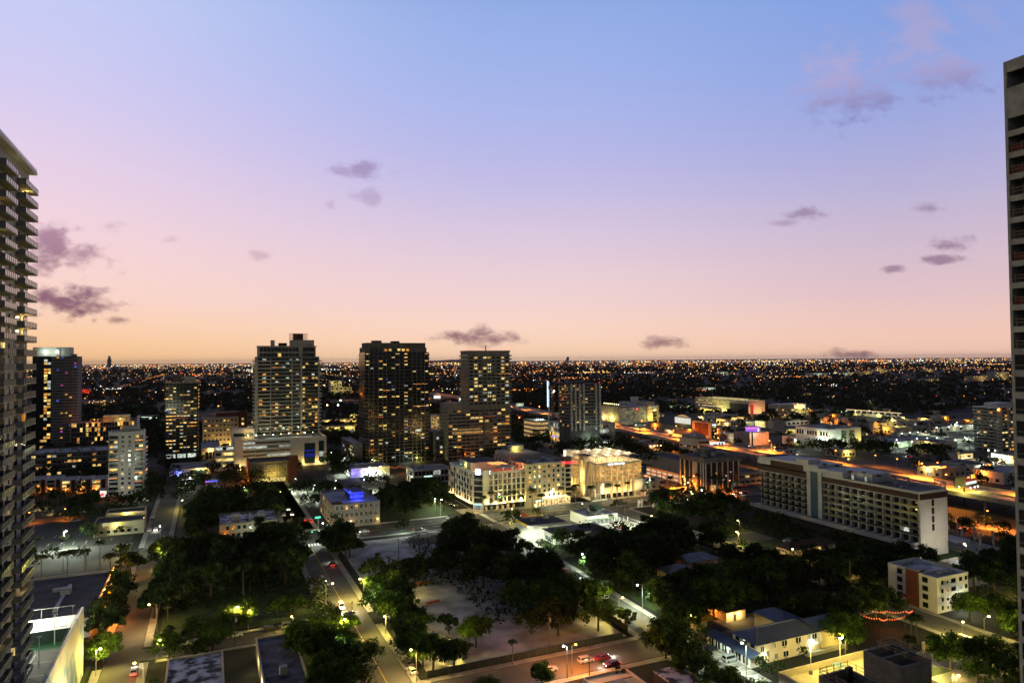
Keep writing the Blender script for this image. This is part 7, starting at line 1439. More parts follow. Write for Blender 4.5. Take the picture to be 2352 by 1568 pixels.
def tree(label, a, b, s, k, group=None, zs=1.0, far_=False, z=0.0):
 p = CAMR.transposed() @ (W(a, b, 5 + z) - Vector((0, 0, HC))); d_ = -p.z
 if d_ < 30 or abs(p.x / d_) > .80 or p.y / d_ < -.56: return
 TREES.append((s / d_ * (3 if z else 1), label, a, b, s, k, group, zs, z))
def plant():
 TREES.sort(key=lambda t: -t[0]); q = MB(); rg = random.Random(3)
 for t in TREES[:296]: tree_obj(*t[1:])
 for (_, lb, a, b, s, k, g, zs, z) in TREES[296:]:
  c = W(a, b, 0)
  for (x, y, zz, r_) in TCL[k]:
   for j in range(7):
    n = Vector((rg.gauss(0, 1), rg.gauss(0, 1), rg.gauss(.3, 1))).normalized(); p = c + Vector((x, y, zz * zs)) * s + n * r_ * s; u = n.orthogonal().normalized(); v = n.cross(u); l = rg.uniform(.4, .8) * s
    q.quad(p - u * l, p - v * l * .7, p + u * l, p + v * l * .7)
 tag(link('distant_trees', q.mesh('distant_trees', leafmat('distant_leaves', (.026, .040, .013)))), kind='stuff')
def tree_obj(label, a, b, s, k, group=None, zs=1.0, z=0.0):
 t = thing('palm_tree' if k == 'p' else 'broadleaf_tree', label, 'tree', a, b, z, rv.uniform(0, 6.28), group); t.scale = (s, s, s * zs); NT[0] += 1
 link('crown', PROTO[k][0], t); link('trunk', PROTO[k][1], t); return t
def inroads(a, b, m=0.5):
 for (a0, a1, b0, b1) in ROADS:
  if a0 - m + 2 < a < a1 + m - 2 and b0 - m + 2 < b < b1 + m - 2: return True
 return False
def grove(label, poly, n, s0, s1, kinds, mind=5.0, px=True, zs=1.0, margin=3.0, far_=False, group=None):
 P = [AB(*p) if px else p for p in poly]; xs = [p[0] for p in P]; ys = [p[1] for p in P]; done = []
 for tr in range(n * 60):
  if len(done) >= n: break
  a, b = rv.uniform(min(xs), max(xs)), rv.uniform(min(ys), max(ys)); ins = False
  for (x0, y0), (x1, y1) in zip(P, P[1:] + P[:1]):
   if (y0 > b) != (y1 > b) and a < (x1 - x0) * (b - y0) / (y1 - y0) + x0: ins = not ins
  if not ins or taken(a, b, margin) or inroads(a, b): continue
  if any((a - x) ** 2 + (b - y) ** 2 < mind ** 2 for x, y in done): continue
  done.append((a, b)); s = rv.uniform(s0, s1); tree(label, a, b, s, rv.choice(kinds), group or label.split(',')[0], zs * rv.uniform(.85, 1.15), far_)
# the dark wooded lots between the streets (grid coordinates)
grove('broad dark tree, one of the dense dark wood between the left and middle roads', [(-12, 262), (33, 275), (34, 328), (-13, 329)], 30, 1.1, 1.6, (0, 2, 6, 0), 6.0, False)
grove('dark street tree, one of the row overhanging the left road', [(-30, 236), (-13, 236), (-13, 330), (-31, 330)], 9, .9, 1.3, (0, 1, 6), 6, False)
grove('olive tree, one of the small trees along the lawn fence by the middle road', [(22, 236), (37, 236), (37, 262), (20, 246)], 6, .65, .85, (1, 3), 4, False)
grove('tall dark tree, one of the big central mass between gravel lot and right road', [(95, 226), (116, 215), (117, 300), (106, 316), (96, 296), (92, 262)], 15, 1.2, 1.65, (0, 2, 6), 7.5, False)
grove('spreading open branched tree, one of those right of the lower gravel lot', [(92, 188), (117, 184), (117, 226), (92, 222)], 10, 1.0, 1.4, (3, 1, 6), 7, False)
grove('dark tree, one of the belt between the two pale gravel lots', [(60, 252), (92, 258), (92, 274), (58, 272)], 8, .8, 1.15, (0, 6), 6, False)
grove('dark tree, one of the clump left of the upper gravel lot beside the junction', [(51, 288), (58, 290), (58, 322), (51, 322)], 5, 1.0, 1.4, (0, 6), 5, False)
grove('dark tree, one of the dense wood across the right road', [(139, 205), (203, 240), (203, 272), (168, 268), (139, 250)], 30, 1.0, 1.5, (0, 2, 6, 0), 6.5, False)
grove('dark tree, one of those around the hidden cottage behind the blue roof block', [(140, 176), (196, 184), (203, 205), (140, 205)], 18, .95, 1.4, (0, 1, 6), 6.5, False)
grove('dark tree, one of the belt behind the drive in and along the main street', [(210, 272), (260, 276), (262, 330), (234, 330)], 18, .95, 1.35, (0, 2, 6), 6, False, margin=2)
grove('dark tree, one of the row at the foot of the slab hotel', [(244, 232), (266, 205), (270, 300), (250, 300)], 20, .55, .85, (0, 6, 1), 5, False, margin=1)
grove('green lit shrub tree, one of the hedge below the slab hotel', [(221, 246), (244, 262), (244, 280), (222, 272)], 9, .5, .7, (1, 4), 4, False)
grove('dark tree, one of the thicket among the cream houses and white block', [(172, 160), (221, 165), (250, 178), (262, 196), (222, 206), (206, 180)], 22, .75, 1.15, (0, 6, 1), 5.5, False, margin=1.5)
grove('dark tree, one of the wood right of the white walk up block', [(240, 132), (280, 112), (300, 160), (256, 172)], 22, 1.2, 1.6, (0, 6, 2), 6, False, margin=1.5)
grove('tree lit bright green from below, one of the row along the lit car park street', [(219, 112), (232, 106), (234, 142), (221, 146)], 6, .9, 1.1, (1, 4), 6, False)
grove('yellow green tree, one of those around the lit car park at the bottom right', [(170, 92), (203, 92), (200, 128), (176, 122)], 15, .7, 1.05, (1, 3, 4), 5, False, margin=.5)
grove('brown green tree, one of the stand between the slab hotel and the lower orange road', [(306, 130), (346, 130), (346, 250), (324, 250)], 24, .7, 1.05, (5, 1, 6), 6.5, False)
grove('dark tree, one of the roadside row along the expressway side right of the slab hotel', [(318, 255), (348, 255), (348, 330), (306, 330)], 14, .9, 1.2, (0, 6), 6, False, margin=1)
# north of the main street
grove('dark tree, one of the wood behind the blue lit corner house', [(84, 364), (124, 366), (124, 408), (80, 402)], 16, 1.0, 1.5, (0, 2, 6), 6, False)
grove('tall dark tree, one of the pair left of the zigzag hotel', [(120, 396), (131, 400), (131, 424), (122, 420)], 4, 1.3, 1.6, (0, 1), 5, False)
grove('dark tree, one of the wood north of the junction, left side', [(-12, 362), (36, 364), (36, 430), (-12, 440)], 24, .95, 1.35, (0, 2, 6), 6.5, False)
grove('dark tree, one of those before the crossed panel store', [(6, 440), (54, 425), (50, 470), (10, 470)], 14, .9, 1.4, (0, 6, 1), 6.5, False)
grove('green lit tree, one of those in the avenue between stepped and dark towers', [(84, 500), (122, 500), (118, 640), (96, 640)], 24, .8, 1.25, (1, 0, 4), 7, False, margin=1)
grove('dark tree, one of those by the white mid rise block', [(-38, 450), (-14, 446), (-12, 500), (-34, 500)], 9, .9, 1.3, (0, 1), 7, False, margin=1)
grove('garden tree, one of the row in front of the townhouses', [(-150, 432), (-72, 440), (-66, 452), (-140, 448)], 14, .6, .85, (4, 1, 0), 5, False, margin=1)
grove('courtyard tree, one of those lit between terrace block and townhouses', [(-140, 480), (-72, 478), (-72, 500), (-140, 510)], 12, .7, 1.0, (4, 1), 6, False, margin=.5)
grove('dark tree, one of those round the left car park', [(-112, 336), (-96, 336), (-96, 372), (-112, 372)], 5, .9, 1.2, (1, 0), 6, False)
grove('dark tree, one of the belt behind the left bright lamp', [(-70, 424), (-36, 424), (-36, 442), (-70, 442)], 7, .85, 1.15, (1, 0), 6, False, margin=1)
grove('mid green tree, one of the square right of the balcony tower', [Z(4, 780, 985), Z(4, 1100, 985), Z(4, 1100, 930), Z(4, 800, 930)], 12, .9, 1.2, (0, 1), 7, True, margin=1)
grove('dark tree, one of those beside the expressway near the dark billboard', [Z(4, 1700, 880), Z(4, 1900, 880), Z(4, 1900, 830), Z(4, 1710, 840)], 7, 1.0, 1.3, (0, 1), 8, True, margin=1)
grove('dark tree, one of the belt along the far side of the expressway', [Z(5, 1320, 975), Z(5, 2060, 1000), Z(6, 600, 1050), Z(6, 600, 975), Z(6, 100, 960)], 26, .9, 1.35, (0, 6, 2), 7, True, margin=2)
grove('dark tree, one of those around the right hand junction', [Z(6, 700, 1085), Z(6, 1250, 1060), Z(6, 1200, 1000), Z(6, 900, 985)], 12, .9, 1.3, (0, 1), 7, True, margin=2)
# single foreground trees
ONE = [('large dark tree in front of the left deck rear wall by the street', (-26.5, 226), 1.0, 1), ('bright small tree on the pavement right of the mural wall', (-28.6, 233), .55, 4), ('yellow lit tree beside the mural wall lamp', (-25.8, 195), .6, 1), ('small tree on the sports deck beside the balcony tower', (-47, 166), .55, 4), ('second small tree on the sports deck beside the balcony tower', (-43, 160), .5, 1),
       ('low round tree at the very bottom by the mural wall', (-27, 178), .6, 4), ('leafless grey tree on the cross street corner', (3, 233), .75, 5), ('bushy green tree behind the parked white car at lower left', (6.5, 237), .95, 1), ('large green tree over the stained roofs at bottom left', (1.5, 221), .9, 1),
       ('tall dark green tree left of the middle road, nearest the parked cars', (34, 222), .95, 0), ('round green tree right beside the middle road corner', (39, 216), .8, 1), ('brownish tree at the bottom left of the middle road', (38.5, 190), 1.05, 3), ('second brownish tree below the round green tree', (34.8, 200), .9, 1),
       ('big dark tree over parked cars right of the middle road', (54, 198), 1.15, 0), ('open branched tree over parked cars at the bottom middle', (57, 183), 1.05, 3), ('broad dark tree at the left edge of the pale gravel lot', (56, 221), 1.1, 6), ('yellow lit leafy tree right of the middle road crossing', (56, 247), .95, 1), ('dark tree behind the yellow lit leafy tree', (61, 252), 1.0, 0),
       ('small dark round tree on the pale gravel lot', (69, 205), .7, 0), ('large olive tree at the bottom of the gravel lot', (73, 192), 1.05, 1), ('bright yellow green tree at the lower left edge of the gravel lot', (65, 187), .75, 4), ('orange lit bush below the sodium lamp', (99, 155), .6, 4),
       ('largest open branched tree at the bottom right of the sodium lamp', (121, 160), 1.45, 3), ('second open tree beside the cross street at bottom', (118, 148), 1.0, 3), ('bright green tree at the lower corner of the right road', (121.5, 186), .9, 4), ('green street tree over the right road near planter boxes', (134.6, 173), 1.2, 1), ('round dark tree in a white planter box', (136.2, 181), 1.2, 0),
       ('bushy green tree beside the shed at bottom', (122.5, 140), .6, 1), ('slim green tree by the yellow wall of the blue roof block', (155.4, 146.3), .4, 4), ('brown bare bush below the blue roof block', (137.5, 144.5), .5, 5), ('big green lit tree right of the blue roof block', (170.8, 145), 1.2, 1), ('dark hedge tree below the blue roof block', (136.5, 141.3), .42, 0), ('second dark hedge tree below the blue roof block', (140, 140.6), .42, 0),
       ('leafless spreading tree before the blue lit corner house', (60, 360), 1.0, 5), ('dark conical tree standing alone on the main street verge', (86, 328), .9, 2), ('lime lit street tree in front of the petrol station', (146, 331), .75, 4), ('lime lit round tree on the main street before the tan hotel', (163, 335), .7, 4), ('open dark tree left of the petrol station forecourt', (143, 322), 1.0, 3), ('dark tree before the petrol station shop', (146, 274), 1.1, 3), ('small dark tree right of the petrol station roof', (166, 288), .8, 0), ('dark tree at the drive in car park edge', (182, 284), .8, 0),
       ('lime lit tree on the far side of the drive in', (214, 333), .8, 4), ('orange lit round tree behind the dark flat warehouse roof', (-72, 311), 1.05, 1), ('second orange lit tree behind the warehouse roof', (-62, 308), .8, 4), ('green tree beside the bright white lamp at left', (-52, 388), .95, 1), ('dark tree below the left edge tower beside the car park', (-92, 350), 1.2, 1), ('dark tree behind the floodlit white terrace', (-62, 232), 1.1, 1), ('small round tree by the slab hotel end wall', (268, 188), .9, 0), ('dark round tree among the cream houses', (228, 183), 1.15, 0), ('lime lit street tree by the parked white van', (219.5, 240), .6, 4)]
grove('green tree, one of those along the lower left cross street', [(-12, 217), (12, 217), (14, 240), (-12, 240)], 9, .75, 1.0, (1, 4, 3), 4.5, False, margin=1)
grove('green tree, one of the strip beside the stained roofs and the middle road', [(24, 172), (35.5, 172), (35.5, 226), (24, 224)], 9, .8, 1.15, (1, 3, 6), 5, False, margin=.5)
grove('green tree, one of the strip right of the middle road at the bottom', [(51.5, 165), (62, 165), (62, 240), (51.5, 240)], 9, .85, 1.2, (1, 3, 6), 5.5, False)
grove('green tree, one of the thicket at the bottom of the right road', [(104, 112), (121, 118), (121, 163), (117, 163)], 9, .8, 1.15, (1, 3, 4), 5, False, margin=.5)
grove('tree glowing orange, one of those beside the warehouse bulb string', [(-32, 262), (-27.5, 262), (-27.5, 300), (-32, 300)], 5, .7, .9, (4, 1), 5, False, margin=-1)
grove('dark tree, one of the garden trees behind the red orange festoon', [(166, 159), (206, 157), (206, 172), (166, 172)], 11, .8, 1.15, (0, 6, 1), 5, False, margin=.8)
grove('dark tree, one of the row left of the lawn street on the right', [(197, 180), (206, 180), (206, 240), (197, 240)], 8, .9, 1.2, (0, 6), 6, False)
grove('green tree, one of the row along the bottom street beside the gravel lot fence', [(64, 160), (118, 160), (118, 163.5), (64, 163.5)], 2, .6, .85, (1, 3), 8, False, margin=.2)
grove('green tree, one of those on the verge of the left car park', [(-100, 340), (-34, 342), (-34, 352), (-100, 352)], 8, .65, 1.0, (1, 4, 0), 6, False, margin=.5)
grove('dark tree, one of the belt before the low cream building at left', [(-92, 384), (-36, 384), (-36, 391), (-92, 391)], 6, .45, .65, (1, 4), 6, False, margin=.2)
for lb, (a, b), s, k in ONE: tree(lb, a, b, s, k, z=14.0 if 'sports deck' in lb else 0)
# palms
def palm_proto(seed, h, nf, L_):
 rg = random.Random(seed); q = MB()
 for i in range(nf):
  th = 2 * math.pi * i / nf + rg.uniform(-.2, .2); up = rg.uniform(.05, 1.0); l_ = L_ * rg.uniform(.8, 1.1); pts = []
  for k in range(7):
   t = k / 6; r_ = l_ * t * (.95 - .15 * t); z = l_ * (up * t * .75 - t * t * (.55 + .35 * up)); pts.append(Vector((r_ * math.cos(th), r_ * math.sin(th), z)))
  sd = Vector((-math.sin(th), math.cos(th), 0))
  for k in range(6):
   w0, w1 = (.22 + .75 * math.sin(math.pi * (k / 6) ** .7)) * .9, (.22 + .75 * math.sin(math.pi * ((k + 1) / 6) ** .7)) * .9
   for sg in (-1, 1):
    for u in (0, .5):
     p0 = pts[k].lerp(pts[k + 1], u); p1 = pts[k].lerp(pts[k + 1], u + .32); o_ = sd * sg * (w0 + w1) * .5 + Vector((0, 0, -.28 * (w0 + w1)))
     q.quad(p0, p1, p1 + o_ + (p1 - p0) * .9, p0 + o_ + (p1 - p0) * .9)
 q.v = [(x, y, z + h) for x, y, z in q.v]
 return q.mesh('fronds', palmL), MB().tube([(0, 0, -.1), (.05, 0, h * .3), (.12, .05, h * .7), (0, 0, h)], [.24, .19, .16, .13], 7).mesh('trunk', mat('palm_trunk', (.14, .12, .10), .9))
PALM = [palm_proto(1, 9.0, 20, 3.3), palm_proto(2, 10.5, 18, 3.0), palm_proto(3, 7.0, 22, 3.4)]
def palm(label, a, b, s, k, group=None, z=0.0):
 t = thing('palm_tree', label, 'palm tree', a, b, z, rv.uniform(0, 6.28), group); t.scale = (s, s, s); link('crown', PALM[k][0], t); link('trunk', PALM[k][1], t)
def palms(label, pts, s0=.9, s1=1.15, z=0.0):
 for (a, b) in pts: palm(label, a, b, rv.uniform(s0, s1), rv.randrange(3), label.split(',')[0], z)
palms('royal palm, one of the row before the zigzag corner hotel', [(141 + i * 4.6, 357.5) for i in range(6)], .85, 1.1)
palms('royal palm, one of the row before the tan hotel', [(171, 357), (177, 357.2), (190, 357.3), (196, 357), (203, 366), (200, 358)], .9, 1.2)
palms('royal palm, one of those before the amber lit garage', [(222, 357), (229, 357.4), (236, 357), (210, 357), (250, 357)], .8, 1.05)
palms('royal palm, one of the cluster right of the amber lit garage', [(255, 358), (262, 357), (258, 366), (268, 357.4), (275, 366), (240, 333), (236, 334), (246, 333), (231, 333)], .85, 1.1)
palms('royal palm, one of those before the black office cube', [(290, 357), (283, 357), (301, 349), (296, 349)], .8, 1.1)
palms('coconut palm, one of the row on the left car park edge', [(-80, 324), (-74, 326), (-66, 328), (-60, 325), (-54, 333), (-46, 330), (-41, 334), (-50, 318), (-36, 322), (-90, 320)], .95, 1.2)
palms('thin palm, one of the pair beside the left road', [(-31, 326), (-30.5, 318)], 1.0, 1.15)
palms('feathery palm, one of the clump at the cross street corner lower left', [(-10, 224), (-7.5, 221), (-9, 218), (-6, 226), (-12.5, 196), (-10, 190)], .62, .8)
palms('tall thin palm, one of the pair right of the central trees by the right road', [(117.4, 250), (120, 244)], 1.0, 1.15)
palms('low palm, one of the row along the fenced right road', [(118.5, 226), (119, 221), (118, 216), (119, 211)], .55, .7)
palms('palm, one of the clump before the cream houses', [(227, 217), (229, 214), (231, 212), (226, 212)], .7, .85)
palms('palm, one of those on the slab hotel roof', [(279, 210 + i * 7.5) for i in range(9)], .45, .6, slab.h - .8)
palms('palm, one of those on the pool terrace under the stepped tower', [(38 + i * 7, 592 + (i % 2) * 4) for i in range(9)], .7, .9, 21.6)
palms('palm, one of those at the right hand junction near the bright white road', [ZAB(6, x, y) for x, y in ((870, 1125), (1000, 1165), (1190, 1165), (1330, 1190), (1110, 1180), (1395, 1000), (1600, 1010), (1310, 1120))], .9, 1.2)
palms('courtyard palm, one of those lit amber between townhouses and terrace block', [(-118, 474), (-104, 473), (-98, 475), (-86, 472), (-80, 474)], .8, 1.0)
palms('palm, one of those at the lit car park bottom right', [(196, 112), (188, 137), (193, 139), (179, 131)], .75, 1.0)
palms('fan palm at the very bottom beside the gravel lot fence', [(78, 176.5)], .6, .65)
palms('palm, one of those around the drive in car park', [(205, 325), (208, 318), (190, 303)], .6, .8)
for (poly, n) in (([(440, 340), (800, 260), (1000, 560), (900, 800), (600, 760), (470, 560)], 110), ([(129, 520), (400, 520), (400, 720), (129, 720)], 60), ([(-160, 505), (20, 480), (20, 640), (-200, 700)], 60), ([(-12, 362), (120, 362), (120, 560), (-12, 560)], 40), ([(320, 365), (385, 365), (385, 640), (320, 640)], 40), ([(440, 60), (700, 60), (700, 300), (440, 300)], 50), ([(-140, 440), (-30, 440), (-30, 470), (-140, 470)], 16), ([(20, 600), (130, 580), (160, 900), (20, 900)], 50)):
 grove('dark tree, one of the distant street trees', poly, n, .9, 1.3, (0, 1, 6), 6.5, False, margin=1.5)
plant()
rb_ = random.Random(31)
for i in range(48):
 a, b, w_, d_ = rb_.uniform(440, 900), rb_.uniform(170, 760), rb_.uniform(14, 34), rb_.uniform(12, 26)
 if any(a < f[1] + 3 and a + w_ > f[0] - 3 and b < f[3] + 3 and b + d_ > f[2] - 3 for f in FOOT): continue
 o = BA('low_store', 'low flat roofed store, one of the many filling the quarter behind the expressway', 'store', a, a + w_, b, b + d_, rb_.uniform(4.5, 9), 'low stores behind the expressway'); shell(o, rb_.choice((white, offw, tan, cream)), rb_.choice((roofm, roofd, roofm)), .7)
 wins(o, 'F', 1, w_ - 1, 4, 1.2, 4, 1, 2.2, 2, .35, (2, 5, 0), seed=700 + i); wins(o, 'L', 1, d_ - 1, 3, 1.2, 4, 1, 2.2, 2, .3, (2, 5), seed=760 + i); roofkit(o, 2, i); c_ = rb_.choice((CW, CWARM, CYEL, CSOD)); walllight(o, rb_.choice('FL'), w_ * .4, o.h * .8, c_, 900, glowm0(c_), 1.5)
for i in range(60):
 y = rb_.uniform(720, 1900); x = y * rb_.uniform(-.1, .74); a, b = x * VX.x + y * VX.y, x * UX.x + y * UX.y
 if taken(a, b, 12) or (a < 440 and b < 760): continue
 o = BA('small_house', 'small pale roofed house, one of those among the dark trees of the plain', 'house', a, a + 14, b, b + 10, 5, 'small houses of the plain'); shell(o, cream, roofm, .2); wins(o, 'F', 1, 13, 2, 1, 3, 1, 2, 1.8, .7, (0, 5), seed=800 + i)
palms('tall palm, one of those rising above the dark woods', [(-6, 300), (12, 268), (27, 300), (98, 262), (108, 296), (150, 226), (172, 244), (188, 262), (92, 384), (106, 392), (232, 306), (246, 288), (210, 176), (232, 188), (256, 140), (146, 258)], 1.15, 1.5)
# far wood: thousands of crowns reading as one dark mass
rw = random.Random(77); q = MB()
def wood(n, b_lo, b_hi, size):
 for _ in range(n):
  d_ = b_lo * (b_hi / b_lo) ** rw.random(); az = rw.uniform(-.80, .80); x, y = d_ * math.tan(az), d_
  a, b = x * VX.x + y * VX.y, x * UX.x + y * UX.y
  if taken(a, b, 3) or inroads(a, b, 3): continue
  if d_ < 1100 and ((a > 60 and a < 330 and b < 700) or (x / d_ > .12 and d_ < 900) or (a > 440 and b < 700)): continue
  if math.sin(a * .011 + 1.3) * math.sin(b * .007 + a * .004) > .55: continue
  R_ = rw.uniform(.7, 1.35) * size; hz = R_ * rw.uniform(.7, 1.0)
  for k in range(16):
   th = rw.uniform(0, 6.28); c = rw.uniform(-.1, 1); s_ = math.sqrt(max(0, 1 - c * c)); p = Vector((x + R_ * s_ * math.cos(th), y + R_ * s_ * math.sin(th), hz * (.5 + c)))
   n_ = Vector((s_ * math.cos(th) + rw.uniform(-.6, .6), s_ * math.sin(th) + rw.uniform(-.6, .6), c + rw.uniform(-.2, .6))).normalized(); u_ = n_.orthogonal().normalized(); v_ = n_.cross(u_); l_ = R_ * rw.uniform(.35, .6)
   q.quad(p - u_ * l_, p - v_ * l_ * .8, p + u_ * l_, p + v_ * l_ * .8)
wood(5200, 640, 1500, 6.0); wood(6500, 1500, 4200, 8.0); wood(3500, 4200, 11000, 15.0)
tag(link('woods', q.mesh('woods', leafmat('far_leaves', (.022, .030, .014), .5))), kind='stuff')
# hedges and undergrowth in the wooded lots
q = MB(); ru = random.Random(5)
for (a0, a1, b0, b1, n) in ((-13, 34, 262, 329, 900), (84, 117, 205, 318, 900), (139, 204, 200, 300, 1100), (56, 92, 250, 275, 350), (172, 262, 164, 205, 600), (246, 300, 118, 170, 450), (310, 347, 120, 205, 500), (244, 272, 206, 300, 450)):
 for _ in range(n):
  a, b = ru.uniform(a0, a1), ru.uniform(b0, b1)
  if taken(a, b, 1) or inroads(a, b): continue
  p0 = W(a, b)
  for k in range(4):
   p = p0 + Vector((ru.uniform(-.8, .8), ru.uniform(-.8, .8), ru.uniform(.1, 1.6))); n_ = Vector((ru.uniform(-1, 1), ru.uniform(-1, 1), ru.uniform(.1, 1))).normalized(); u_ = n_.orthogonal().normalized(); v_ = n_.cross(u_); l_ = ru.uniform(.3, .7)
   q.quad(p - u_ * l_, p - v_ * l_ * .6, p + u_ * l_, p + v_ * l_ * .6)
tag(link('undergrowth', q.mesh('undergrowth', leafA)), kind='stuff')

# ================================================================= cars
def car_proto(kind):
 L_, Wd, Hh = {'sedan': (4.6, 1.82, 1.42), 'suv': (4.7, 1.9, 1.72), 'van': (5.0, 1.95, 1.85), 'truck': (7.5, 2.4, 2.9)}[kind]
 w = Wd / 2; x = L_ / 2
 if kind == 'sedan': low_, cab, z1 = [(-x, .32), (-x, .85), (-x + .25, .95), (x - 1.15, .98), (x - .1, .80), (x, .60), (x, .32)], [(-x + .55, .95), (-x + 1.25, Hh), (.45, Hh), (x - 1.25, .98)], Hh
 elif kind == 'truck': low_, cab, z1 = [(-x, .6), (-x, 1.15), (x, 1.15), (x, .6)], [(x - 2.1, 1.15), (x - 2.1, Hh - .3), (x - .5, Hh - .3), (x, 1.8), (x, 1.15)], Hh
 else: low_, cab, z1 = [(-x, .35), (-x, 1.0), (x - 1.1, 1.05), (x - .12, .92), (x, .7), (x, .35)], [(-x + .1, 1.0), (-x + .3, Hh), (.75 if kind == 'suv' else 1.1, Hh), (x - 1.1, 1.05)], Hh
 def ext(q, prof, wb, wt):
  zz = [p[1] for p in prof]; z0, z1_ = min(zz), max(zz); n = len(q.v); k = len(prof)
  for sg in (-1, 1):
   for (px, pz) in prof: ww = wb + (wt - wb) * (pz - z0) / (z1_ - z0); q.v.append((px, sg * ww, pz))
  q.f.append(tuple(n + i for i in range(k))); q.f.append(tuple(n + k + k - 1 - i for i in range(k)))
  for i in range(k): j = (i + 1) % k; q.f.append((n + i, n + k + i, n + k + j, n + j))
 body = MB(); ext(body, low_, w, w * .97); ext(body, [(p[0] * .97, p[1]) for p in cab], w * .93, w * .78)
 if kind == 'truck': body.box(-x + .1, x - 2.3, -w, w, 1.16, Hh)
 gl_ = MB(); c = [(p[0] * .97, p[1]) for p in cab]; zb, zt_ = c[0][1] + .06, c[1][1] - .08
 def lerp_(p, q_, z): t = (z - p[1]) / (q_[1] - p[1]); return p[0] + (q_[0] - p[0]) * t
 if kind != 'truck':
  wb, wt = w * .93, w * .78; e = .012; xr0, xr1 = lerp_(c[0], c[1], zb), lerp_(c[0], c[1], zt_); xf0, xf1 = lerp_(c[-1], c[-2], zb), lerp_(c[-1], c[-2], zt_)
  def wz(z): return wb + (wt - wb) * (z - c[0][1]) / (c[1][1] - c[0][1])
  for sg in (-1, 1): gl_.quad((xr0 + .2, sg * (wz(zb) + e), zb), (xf0 - .25, sg * (wz(zb) + e), zb), (xf1 - .12, sg * (wz(zt_) + e), zt_), (xr1 + .1, sg * (wz(zt_) + e), zt_))
  gl_.quad((xr0 - e - .02, -wz(zb) + .1, zb), (xr0 - e - .02, wz(zb) - .1, zb), (xr1 - e - .02, wz(zt_) - .08, zt_), (xr1 - e - .02, -wz(zt_) + .08, zt_)).quad((xf0 + e + .02, -wz(zb) + .1, zb), (xf0 + e + .02, wz(zb) - .1, zb), (xf1 + e + .02, wz(zt_) - .08, zt_), (xf1 + e + .02, -wz(zt_) + .08, zt_))
 else: gl_.box(x - .35, x + .02, -w * .8, w * .8, 1.75, 2.3)
 wh = MB().tube([(0, -.11, 0), (0, .11, 0)], [.33 if kind != 'truck' else .48] * 2, 14)
 hl_ = MB().box(-.06, .05, -.2, .2, -.08, .08); zl = .72 if kind != 'truck' else .9
 return dict(body=body, glass=gl_.mesh('windows', glass), wheel=wh.mesh('wheel', roofd), hl=hl_, L=L_, w=w, zl=zl, wr=.33 if kind != 'truck' else .48)
CARP = {k: car_proto(k) for k in ('sedan', 'suv', 'van', 'truck')}
CARM = {}
paints = {'white': (.62, .62, .60), 'black': (.012, .012, .013), 'silver': (.34, .35, .36), 'grey': (.10, .10, .11), 'dark red': (.14, .015, .015), 'dark blue': (.02, .03, .08), 'yellow': (.6, .42, .03)}
off_h = mat('lamp_glass_clear', (.5, .5, .48), .2); off_t = mat('lamp_glass_red', (.25, .01, .01), .3)
def car(label, a, b, head, colr, kind='sedan', on=False, group=None, z=.02):
 """head: direction the bonnet points, degrees from the cross-street axis"""
 p = CARP[kind]; t = thing({'sedan': 'parked_car', 'suv': 'parked_car', 'van': 'van', 'truck': 'truck'}[kind] if not on else 'car', label, {'van': 'van', 'truck': 'truck'}.get(kind, 'car'), a, b, z, R(head), group)
 k = (kind, colr)
 if k not in CARM:
  pm = mat('paint_' + colr.replace(' ', '_'), paints[colr], .25, spec=.6, var=.02); CARM[k] = p['body'].mesh('body', pm)
 link('body', CARM[k], t); link('windows', p['glass'], t)
 for sx in (-1, 1):
  for sy in (-1, 1): link('wheel', p['wheel'], t, (sx * p['L'] * .31, sy * (p['w'] - .08), p['wr']))
 for nm, sx, m in (('headlight', 1, headm if on else off_h), ('taillight', -1, tailm if on else off_t)):
  k2 = (kind, nm, on)
  if k2 not in CARM: CARM[k2] = p['hl'].mesh(nm, m)
  for sy in (-1, 1): link(nm, CARM[k2], t, (sx * p['L'] * .495, sy * p['w'] * .68, p['zl']))
 if on: lamp(t, (p['L'] * .5 + 1.2, 0, .7), (1, .95, .8), 110, .15); lamp(t, (-p['L'] * .5 - .6, 0, .8), (1, .05, .04), 25, .15)
